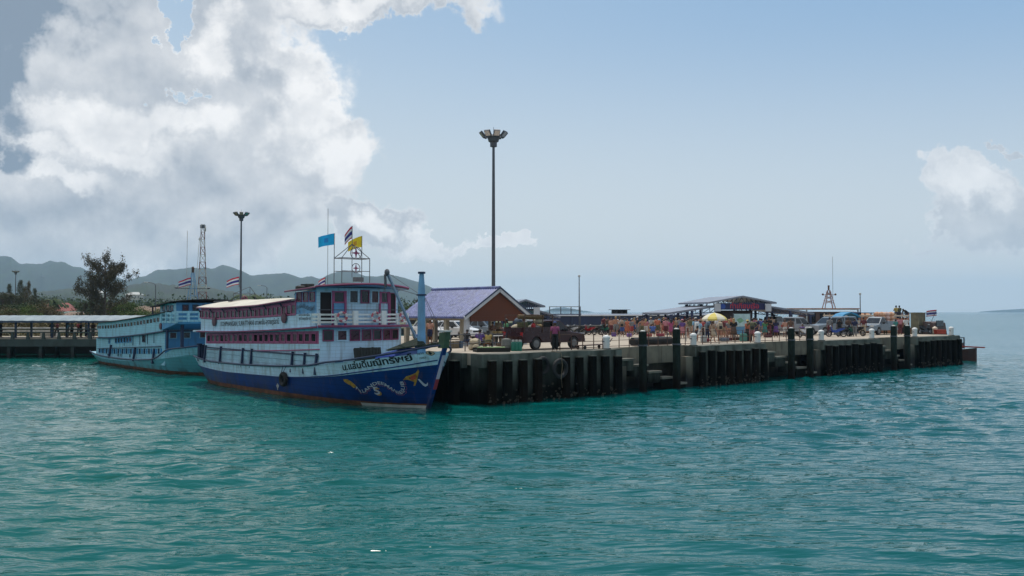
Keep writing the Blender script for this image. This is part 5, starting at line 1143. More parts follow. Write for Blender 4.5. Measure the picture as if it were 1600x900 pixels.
def make_pickup(label, loc, rz, pm, double=True, canopy=False, group=None, name='pickup_truck', s=1.0):
    t = thing(name, label, 'pickup truck', loc, rz, group)
    zb, belt = 0.42, 0.98; cab0 = -0.75 if double else -0.1
    top = [(2.5, 0.72), (2.42, 0.9), (1.35, 1.03), (0.95, 1.05), (cab0, 1.05), (cab0 - 0.02, 1.02), (-2.52, 1.02), (-2.55, 0.8)]
    b = MB(); b.prism(arch_poly(-2.5, 2.5, zb, top, (-1.5, 1.55), 0.44), -0.87, 0.87, 0.08); b.build('body', pm, t, smooth=False)
    glass_house(t, cab0, 1.35, cab0 + 0.12, 0.6, 1.04, 1.68, 0.80, 0.66, pm, [(0.06, 0.44), (0.5, 0.93)] if double else [(0.1, 0.9)])
    if canopy: glass_house(t, -2.45, cab0 - 0.03, -2.25, cab0 - 0.05, 1.03, 1.72, 0.80, 0.68, pm, [(0.1, 0.9)], 'canopy')
    else:
        b = MB(); b.box(-2.4, cab0 - 0.06, -0.72, 0.72, 1.0, 1.045); b.build('bed_liner', black, t)
        for s_ in (-1, 1):
            b = MB(); b.box(-2.5, cab0 - 0.04, s_ * 0.8 - 0.04, s_ * 0.8 + 0.04, 1.0, 1.32); b.build('bed_side', pm, t)
        b = MB(); b.box(-2.54, -2.48, -0.76, 0.76, 0.75, 1.3); b.build('tailgate', pm, t)
    for x in (-1.5, 1.55):
        for y in (-0.76, 0.76): wheel(t, x, y, 0.37)
    trims(t, -2.53, 2.48, 0.86, 0.74, pm)
    return t
def make_car(label, loc, rz, pm, suv=False):
    t = thing('parked_car', label, 'car', loc, rz, 'cars parked behind the pavilion')
    b = MB(); top = [(2.15, 0.6), (2.05, 0.78), (1.2, 0.95), (0.9, 0.98), (-1.9, 0.98), (-2.15, 0.9), (-2.2, 0.6)]
    b.prism(arch_poly(-2.15, 2.15, 0.3, top, (-1.3, 1.35), 0.40), -0.85, 0.85, 0.09); b.build('body', pm, t)
    h = 1.72 if suv else 1.48; glass_house(t, -2.0 if suv else -1.85, 1.15, -1.75 if suv else -1.1, 0.35, 0.97, h, 0.78, 0.62, pm, [(0.06, 0.26), (0.3, 0.58), (0.62, 0.92)])
    if suv:
        for s_ in (-1, 1):
            b = MB(); b.beam((-1.5, s_ * 0.55, h + 0.1), (0.2, s_ * 0.55, h + 0.1), 0.05); b.build('roof_rail', steel, t)
    for x in (-1.3, 1.35):
        for y in (-0.75, 0.75): wheel(t, x, y, 0.33, 0.2)
    trims(t, -2.17, 2.13, 0.84, 0.62, pm); return t
silverp = paint('silver_car_paint', (0.27, 0.28, 0.30)); whitep = paint('white_car_paint', (0.72, 0.72, 0.72)); greyp = paint('grey_car_paint', (0.16, 0.17, 0.19)); redp_ = paint('dark_red_truck_paint', (0.042, 0.010, 0.011)); bluegp = paint('blue_grey_car_paint', (0.19, 0.23, 0.27)); darkp = paint('charcoal_car_paint', (0.03, 0.03, 0.035))
red_pick = make_pickup('old dark red pickup loaded with goods beside the market', at(861, 52.6, DZ) + VB * 0.5, RZ, redp_, double=False)
make_car('white estate car behind the left post of the pavilion', at(712, 71, DZ), R(-38), whitep)
make_car('silver people carrier with roof rails behind the white estate car', at(722, 77, DZ), R(-35), silverp, True)
make_car('grey hatchback partly hidden by the central post of the pavilion', at(757, 76, DZ), R(-40), bluegp)
make_car('white car at the very left, half hidden by the ferry bow mast', at(672, 72, DZ), R(-60), whitep)
make_car('pale car roof seen behind the loaded red pickup', at(838, 77, DZ), R(20), silverp)
make_pickup('silver double cab pickup parked left of the middle landing piles', at(1240, 82, DZ), RZ - 0.12, silverp, True)
make_pickup('silver pickup with canopy parked behind the white bollard', at(1300, 86, DZ), RZ + math.pi - 0.35, bluegp, True, True)
wt = make_pickup('white pickup loaded with orange sacks near the far end of the pier', at(1372, 86, DZ), RZ + math.pi, bluegp, False)
make_pickup('dark pickup parked behind the parasol crowd beside the silver pickup', at(1208, 92, DZ), RZ + 0.1, darkp, True)

# motorcycles
def make_bike(label, loc, rz, pm, group):
    t = thing('motorcycle', label, 'motorcycle', loc, rz, group)
    for x in (-0.62, 0.62):
        b = MB(); b.torus((x, 0, 0.29), 0.24, 0.05, 'y', 16, 6); b.build('wheel', black, t)
        b = MB(); b.lathe([(0.03, -0.04), (0.06, 0), (0.03, 0.04)], (x, 0, 0.29), 8, 'y')
        for k_ in range(5):
            a = k_ * 1.257; b.beam((x, 0, 0.29), (x + 0.2 * math.cos(a), 0, 0.29 + 0.2 * math.sin(a)), 0.025)
        b.build('spokes', chrome, t)
    b = MB(); b.loft([[(-0.75, -0.05, 0.72), (-0.75, 0.05, 0.72), (-0.7, 0.04, 0.8), (-0.7, -0.04, 0.8)], [(-0.35, -0.13, 0.5), (-0.35, 0.13, 0.5), (-0.35, 0.12, 0.76), (-0.35, -0.12, 0.76)], [(0.0, -0.12, 0.36), (0.0, 0.12, 0.36), (0.05, 0.1, 0.6), (0.05, -0.1, 0.6)], [(0.3, -0.08, 0.4), (0.3, 0.08, 0.4), (0.32, 0.07, 0.62), (0.32, -0.07, 0.62)]]); b.build('body', pm, t)
    b = MB(); b.loft([[(-0.7, -0.09, 0.8), (-0.7, 0.09, 0.8), (-0.7, 0.08, 0.86), (-0.7, -0.08, 0.86)], [(-0.3, -0.14, 0.76), (-0.3, 0.14, 0.76), (-0.3, 0.12, 0.85), (-0.3, -0.12, 0.85)], [(0.02, -0.09, 0.72), (0.02, 0.09, 0.72), (0.02, 0.08, 0.77), (0.02, -0.08, 0.77)]]); b.build('seat', black, t)
    b = MB(); b.hexa([(0.28, -0.2, 0.42), (0.36, -0.05, 0.4), (0.36, 0.05, 0.4), (0.28, 0.2, 0.42), (0.40, -0.16, 0.92), (0.46, -0.1, 0.92), (0.46, 0.1, 0.92), (0.40, 0.16, 0.92)]); b.build('leg_shield', pm, t)
    b = MB(); b.beam((0.62, -0.09, 0.29), (0.42, -0.09, 0.9), 0.04); b.beam((0.62, 0.09, 0.29), (0.42, 0.09, 0.9), 0.04); b.tube([(0.32, -0.32, 0.98), (0.4, -0.15, 1.0), (0.4, 0.15, 1.0), (0.32, 0.32, 0.98)], 0.02, 5); b.build('fork_and_handlebar', steel, t)
    b = MB(); b.ball((0.47, 0, 0.93), 0.08, 0.1, 0.09); b.build('headlight', headl, t)
    for s in (-1, 1):
        b = MB(); b.tube([(0.36, s * 0.25, 0.98), (0.34, s * 0.3, 1.14)], 0.01, 4); b.ball((0.34, s * 0.31, 1.17), 0.02, 0.06, 0.04); b.build('mirror', black, t)
    b = MB(); b.box(-0.15, 0.2, -0.12, 0.12, 0.22, 0.4); b.tube([(0.0, -0.14, 0.26), (-0.3, -0.17, 0.26), (-0.75, -0.17, 0.36)], [0.025, 0.045, 0.05], 6); b.build('engine', steel, t)
    b = MB(); b.loft([[(0.34, -0.06, 0.5), (0.34, 0.06, 0.5)], [(0.5, -0.07, 0.6), (0.5, 0.07, 0.6)], [(0.72, -0.07, 0.6), (0.72, 0.07, 0.6)], [(0.92, -0.06, 0.44), (0.92, 0.06, 0.44)]], closed=False); b.build('mudguard', pm, t)
    return t
bkr = paint('bike_red', (0.28, 0.01, 0.015)); bkb = paint('bike_blue', (0.02, 0.06, 0.3)); bkk = paint('bike_black', (0.012, 0.012, 0.014)); bkw = paint('bike_white', (0.6, 0.6, 0.6)); bkg = paint('bike_green', (0.02, 0.12, 0.08))
b0 = make_bike('black motorcycle at the left end of the row behind the red pickup', P(26.0, 24.6, DZ), RZ + 1.9, bkk, 'motorcycles parked in a row before the far ferry'); BT = tree_of(b0)
row = [(bkr, 'red'), (bkk, 'black'), (bkb, 'blue'), (bkk, 'black'), (bkw, 'white'), (bkk, 'black'), (bkr, 'red'), (bkk, 'black'), (bkg, 'green'), (bkk, 'black'), (bkb, 'blue'), (bkk, 'black')]
ORD = ['second', 'third', 'fourth', 'fifth', 'sixth', 'seventh', 'eighth', 'ninth', 'tenth', 'eleventh', 'twelfth', 'last']
for i, (m, cn) in enumerate(row):
    c = copy_tree(b0, P(26.9 + i * 0.72, 24.4 - i * 0.36 + rnd.uniform(-.2, .2), DZ), RZ + 1.9 + rnd.uniform(-.25, .25), '%s motorcycle, %s from the left in the row behind the railing' % (cn, ORD[i]), ch=BT)
    for p in ('body', 'leg_shield', 'mudguard'): recolour(c, p, m)
for px, D, m, rz, lab in [(1306, 78, bkb, 2.6, 'blue and white motorcycle at the left of the cluster by the white bollard'), (1317, 79, bkk, 0.5, 'black motorcycle in the middle of the cluster behind the pile row'), (1328, 79.5, bkg, 1.1, 'dark green motorcycle in the cluster left of the white loaded pickup'),
                         (1338, 80.5, bkk, 2.2, 'black motorcycle at the right of the cluster near the white pickup'), (1445, 88, bkk, 0.35, 'black motorcycle alone near the far corner bollard'), (1256, 76, bkw, 0.7, 'white motorcycle in front of the silver double cab pickup')]:
    c = copy_tree(b0, at(px, D, DZ), rz, lab, 'motorcycles parked near the pier edge', ch=BT)
    for p in ('body', 'leg_shield', 'mudguard'): recolour(c, p, m)

# ================================================================== PEOPLE
def skel(pose):
    """joints of a 1.68 m figure facing +x"""
    J = dict(pelvis=(0, 0, .93), waist=(0, 0, 1.06), chest=(0, 0, 1.25), neck0=(-.01, 0, 1.40), neck=(0, 0, 1.47), head=(.015, 0, 1.56), crown=(.01, 0, 1.64))
    for s, k_ in ((1, 'l'), (-1, 'r')):
        J.update({'sh' + k_: (0, s * .17, 1.37), 'el' + k_: (-.03, s * .235, 1.09), 'wr' + k_: (.04, s * .25, .86), 'hp' + k_: (0, s * .09, .87), 'kn' + k_: (.02, s * .10, .49), 'an' + k_: (-.02, s * .11, .08), 'to' + k_: (.15, s * .13, .03)})
    def shift(keys, d):
        for k_ in keys: J[k_] = tuple(a + b_ for a, b_ in zip(J[k_], d))
    up = ['waist', 'chest', 'neck0', 'neck', 'head', 'crown', 'shl', 'shr', 'ell', 'elr', 'wrl', 'wrr']
    def lean(ang, keys=up, piv=(0, 0, .93)):
        for k_ in keys:
            x, y, z = J[k_]; x -= piv[0]; z -= piv[2]; J[k_] = (piv[0] + x * math.cos(ang) + z * math.sin(ang), y, piv[2] - x * math.sin(ang) + z * math.cos(ang))
    if pose == 'walk':
        J['knl'] = (.20, .1, .52); J['anl'] = (.24, .1, .09); J['tol'] = (.40, .12, .06); J['knr'] = (-.06, -.1, .49); J['anr'] = (-.30, -.1, .14); J['tor'] = (-.18, -.12, .03)
        J['ell'] = (-.14, .23, 1.12); J['wrl'] = (-.06, .25, .89); J['elr'] = (.07, -.23, 1.1); J['wrr'] = (.24, -.22, .95)
    elif pose == 'hold':
        J['ell'] = (.05, .24, 1.10); J['wrl'] = (.28, .13, 1.12); J['elr'] = (.05, -.24, 1.10); J['wrr'] = (.28, -.13, 1.15)
    elif pose == 'phone':
        J['elr'] = (.09, -.25, 1.12); J['wrr'] = (.15, -.15, 1.36); J['knl'] = (.07, .12, .5)
    elif pose == 'akimbo':
        J['ell'] = (-.06, .40, 1.14); J['wrl'] = (.03, .20, 1.0); J['elr'] = (-.06, -.40, 1.14); J['wrr'] = (.03, -.20, 1.0); J['anl'] = (0, .18, .08); J['tol'] = (.16, .22, .03); J['knl'] = (.03, .15, .49)
    elif pose == 'bend':
        lean(1.05); 
        for s, k_ in ((1, 'l'), (-1, 'r')): J['el' + k_] = (.52, s * .2, .93); J['wr' + k_] = (.66, s * .16, .70); J['kn' + k_] = (.08, s * .11, .48)
        shift([k_ for k_ in J if k_[:2] not in ('kn', 'an', 'to')], (-.12, 0, -.03))
    elif pose == 'sit':
        d = (0, 0, -.50); shift([k_ for k_ in J if k_[:2] not in ('kn', 'an', 'to')], d); lean(0.28, piv=(0, 0, .43))
        for s, k_ in ((1, 'l'), (-1, 'r')): J['kn' + k_] = (.42, s * .16, .47); J['an' + k_] = (.40, s * .16, .08); J['to' + k_] = (.56, s * .18, .03); J['el' + k_] = (.16, s * .26, .68); J['wr' + k_] = (.38, s * .16, .60)
    return J
RAD = dict(pelvis=.135, waist=.115, chest=.14, neck0=.07, neck=.05, head=.098, crown=.06, sh=.068, el=.042, wr=.028, hp=.088, kn=.058, an=.038, to=.032)
def body_mesh(J):
    ks = list(J); V = [Vector(J[k_]) for k_ in ks]; Rr = [RAD.get(k_, RAD.get(k_[:2])) for k_ in ks]; ix = {k_: i for i, k_ in enumerate(ks)}
    E = [('pelvis', 'waist'), ('waist', 'chest'), ('chest', 'neck0'), ('neck0', 'neck'), ('neck', 'head'), ('head', 'crown')]
    for k_ in 'lr': E += [('chest', 'sh' + k_), ('sh' + k_, 'el' + k_), ('el' + k_, 'wr' + k_), ('pelvis', 'hp' + k_), ('hp' + k_, 'kn' + k_), ('kn' + k_, 'an' + k_), ('an' + k_, 'to' + k_)]
    E = [(ix[a], ix[c]) for a, c in E]
    for s, k_ in ((1, 'l'), (-1, 'r')):   # palm, four fingers and a thumb
        el, wr = Vector(J['el' + k_]), Vector(J['wr' + k_]); d = (wr - el).normalized(); side = Vector((0, 1, 0)) if abs(d.y) < 0.8 else Vector((1, 0, 0)); f = d.cross(side).normalized()
        i0 = ix['wr' + k_]; V.append(wr + d * .07); Rr.append(.030); ip = len(V) - 1; E.append((i0, ip))
        for j, (o, ln) in enumerate(((-.03, .06), (-.01, .075), (.01, .07), (.03, .05))):
            V.append(wr + d * .10 + f * o); Rr.append(.010); V.append(wr + d * (.10 + ln * .6) + f * o * 1.15 - side * s * .012); Rr.append(.009); V.append(wr + d * (.10 + ln) + f * o * 1.15 - side * s * .03); Rr.append(.007)
            n = len(V); E += [(ip, n - 3), (n - 3, n - 2), (n - 2, n - 1)]
        V.append(wr + d * .05 + f * .045); Rr.append(.011); V.append(wr + d * .09 + f * .065); Rr.append(.009); n = len(V); E += [(ip, n - 2), (n - 2, n - 1)]
    me = bpy.data.meshes.new('body'); me.from_pydata(V, E, []); o = bpy.data.objects.new('body', me); col.objects.link(o)
    md = o.modifiers.new('skin', 'SKIN'); md.use_smooth_shade = True; sv = me.skin_vertices[0].data
    for i, r in enumerate(Rr): sv[i].radius = (r, r)
    sv[ix['pelvis']].use_root = True
    o.modifiers.new('sub', 'SUBSURF').levels = 1
    bpy.context.view_layer.update(); dg = bpy.context.evaluated_depsgraph_get(); out = bpy.data.meshes.new_from_object(o.evaluated_get(dg)); bpy.data.objects.remove(o)
    out.name = 'body'; return out
def ringat(c, d, rx, ry, n=10, side=Vector((0, 1, 0))):
    d = Vector(d).normalized(); f = side.cross(d).normalized(); sd_ = d.cross(f).normalized()
    return [Vector(c) + f * rx * math.cos(2 * math.pi * i / n) + sd_ * ry * math.sin(2 * math.pi * i / n) for i in range(n)]
skin_t = mat('tanned_skin', (0.36, 0.17, 0.10), 0.6, 0.1, 8, 0); skin_f = mat('pinkish_skin', (0.50, 0.26, 0.19), 0.6, 0.1, 8, 0); skin_d = mat('brown_skin', (0.20, 0.09, 0.05), 0.6, 0.1, 8, 0)
hair_d = mat('dark_hair', (0.012, 0.01, 0.009), 0.6, 0.3, 20, 0.2); hair_b = mat('blond_hair', (0.34, 0.22, 0.09), 0.6, 0.2, 20, 0.2); hair_n = mat('brown_hair', (0.07, 0.035, 0.02), 0.6, 0.2, 20, 0.2)
POSE = {}
def garment(J):
    J = {k_: Vector(v) for k_, v in J.items()}; up = (J['neck0'] - J['pelvis']).normalized(); G = {}
    b = MB(); b.loft([ringat(J['pelvis'] - up * .06, up, .128, .185), ringat(J['pelvis'] + up * .06, up, .125, .175), ringat(J['waist'] + up * .02, up, .115, .165), ringat(J['chest'], up, .135, .19), ringat(J['chest'] + up * .11, up, .115, .19), ringat(J['neck0'] + up * .0, up, .07, .10), ringat(J['neck0'] + up * .03, up, .06, .07)])
    for k_ in 'lr': b.tube([J['sh' + k_] * 0.8 + J['chest'] * 0.2 + up * .02, J['sh' + k_], J['sh' + k_] * .5 + J['el' + k_] * .5, J['sh' + k_] * .2 + J['el' + k_] * .8], [.06, .085, .07, .066], 8)
    G['shirt'] = b
    b = MB(); b.loft([ringat(J['waist'] - up * .03, up, .12, .165), ringat(J['pelvis'] + up * .02, up, .135, .185), ringat(J['pelvis'] - up * .10, up, .13, .175)])
    def leg(b, f):
        for k_ in 'lr':
            h, kn, an = J['hp' + k_], J['kn' + k_], J['an' + k_]; pts = [h + up * .04, h * .5 + kn * .5, h * .1 + kn * .9]; rs = [.105, .098, .085]
            if f > 1: pts += [kn * .5 + an * .5, kn * .05 + an * .95]; rs += [.078, .07]
            b.tube(pts, rs, 8)
    c = MB(); c.v, c.f, c.m = list(b.v), list(b.f), list(b.m); leg(b, 1); leg(c, 2); G['shorts'] = b; G['trousers'] = c
    km = (J['knl'] + J['knr']) / 2; b = MB(); w2 = abs(J['knl'].y - J['knr'].y) / 2 + abs(J['knl'].x - J['knr'].x) / 3
    b.loft([ringat(J['waist'], up, .12, .165), ringat(J['pelvis'], up, .14, .19), ringat((J['pelvis'] + km) / 2, J['pelvis'] - km + Vector((0, 0, .01)), .17, .2 + w2 * .3), ringat(km, J['pelvis'] - km + Vector((0, 0, .01)), .19, .17 + w2)]); G['skirt'] = b
    h = J['head']; hu = (J['crown'] - J['neck']).normalized(); back = Vector((-1, 0, 0)) if abs(hu.x) < .5 else Vector((-.5, 0, .8))
    b = MB(); b.ball(tuple(h + hu * .035 + back * .018), .108, .1, .1, 10, 8); G['short_hair'] = b
    b = MB(); b.ball(tuple(h + hu * .035 + back * .018), .108, .1, .1, 10, 8); b.loft([ringat(h + back * .05, hu, .06, .095, 8), ringat(h + back * .09 - hu * .14, hu, .045, .09, 8), ringat(h + back * .10 - hu * .3, hu, .02, .06, 8)]); G['long_hair'] = b
    b = MB(); b.loft([ringat(h + hu * .05, hu, .20, .2, 12), ringat(h + hu * .065, hu, .115, .115, 12), ringat(h + hu * .15, hu, .09, .09, 12), ringat(h + hu * .165, hu, .05, .05, 12)]); G['hat'] = b
    b = MB(); b.loft([ringat(h + hu * .04, hu, .112, .108, 10), ringat(h + hu * .11, hu, .10, .098, 10), ringat(h + hu * .15, hu, .05, .05, 10)]); b.loft([[tuple(h + hu * .05 + Vector((.08, y, 0))) for y in (-.07, 0, .07)] + [tuple(h + hu * .06 + Vector((.08, y, 0))) for y in (.07, 0, -.07)], [tuple(h + hu * .04 + Vector((x, y, 0))) for x, y in ((.16, -.06), (.2, 0), (.16, .06))] + [tuple(h + hu * .05 + Vector((x, y, 0))) for x, y in ((.16, .06), (.2, 0), (.16, -.06))]]); G['cap'] = b
    b = MB()   # nose, brows and mouth as small raised features
    fw_ = Vector((1, 0, 0)) if abs(hu.x) < .5 else Vector((.6, 0, -.8)); b.ball(tuple(h + fw_ * .097 - hu * .012), .016, .014, .02, 6, 4)
    G['face'] = b; return G
def get_pose(p):
    if p in POSE: return POSE[p]
    J = skel(p); d = {'body': body_mesh(J)}
    for k_, b in garment(J).items():
        me = bpy.data.meshes.new(k_); me.from_pydata(b.v, [], b.f); bm = bmesh.new(); bm.from_mesh(me); bmesh.ops.recalc_face_normals(bm, faces=bm.faces); bm.to_mesh(me); bm.free(); me.shade_smooth(); d[k_] = me
    for me in d.values(): 
        me.materials.clear(); me.materials.append(skin_t)
    POSE[p] = d; return d
def cloth(n, rgb):
    g_ = sum(rgb) / 3; rgb = tuple((g_ * .25 + v * .75) * .85 for v in rgb)
    return mat('cloth_' + n.replace(' ', '_'), rgb, 0.85, 0.2, 10, 0)
CC = {'orange': (.62, .13, .03), 'tan': (.38, .24, .14), 'grey': (.22, .22, .22), 'white': (.62, .62, .6), 'blue': (.03, .10, .42), 'navy': (.015, .025, .09), 'light blue': (.16, .42, .62), 'red': (.45, .03, .03), 'pink': (.60, .18, .22), 'magenta': (.40, .03, .16), 'purple': (.13, .04, .30), 'black': (.014, .014, .016),
      'yellow': (.62, .42, .05), 'olive': (.14, .14, .06), 'green': (.06, .28, .10), 'teal': (.02, .26, .24), 'beige': (.50, .38, .24), 'brown': (.14, .07, .04), 'salmon': (.58, .24, .14), 'maroon': (.16, .02, .03)}
SEEN = {}
def person(px, D, pose, face, top, low, lowc, hair='short_hair', hc=None, skin=None, extra='', z=DZ, sc_=1.0, group='passengers and traders on the pier', where=None):
    loc = at(px, D, z); t = thing('person', '', 'person', loc, R(face), group); t.scale = (sc_,) * 3; d = get_pose(pose); skin = skin or skin_t
    def add(nm, m):
        o = bpy.data.objects.new(nm, d[nm]); col.objects.link(o); o.parent = t; o.material_slots[0].link = 'OBJECT'; o.material_slots[0].material = m
    add('body', skin); add('face', skin)
    if top != 'bare': add('shirt', cloth(top, CC[top]))
    add(low, cloth(lowc, CC[lowc]))
    if hair in ('hat', 'cap'): add('short_hair', hair_n); add(hair, cloth(hc or 'white', CC[hc or 'white']))
    else: add(hair, {'blond': hair_b, 'brown': hair_n}.get(hc, hair_d))
    pw = {'stand': 'standing', 'walk': 'walking', 'hold': 'holding something in front', 'phone': 'with one hand raised', 'akimbo': 'hands on hips', 'bend': 'bending forward', 'sit': 'sitting'}[pose]
    lab = 'person in %s %s and %s %s, %s' % (top, 'top', lowc, low, pw) if top != 'bare' else 'shirtless person in %s %s, %s' % (lowc, low, pw)
    if hair in ('hat', 'cap'): lab += ', %s %s' % (hc or 'white', hair)
    if extra: lab += ' ' + extra
    t['label'] = lab; SEEN.setdefault(lab, []).append(t); return t
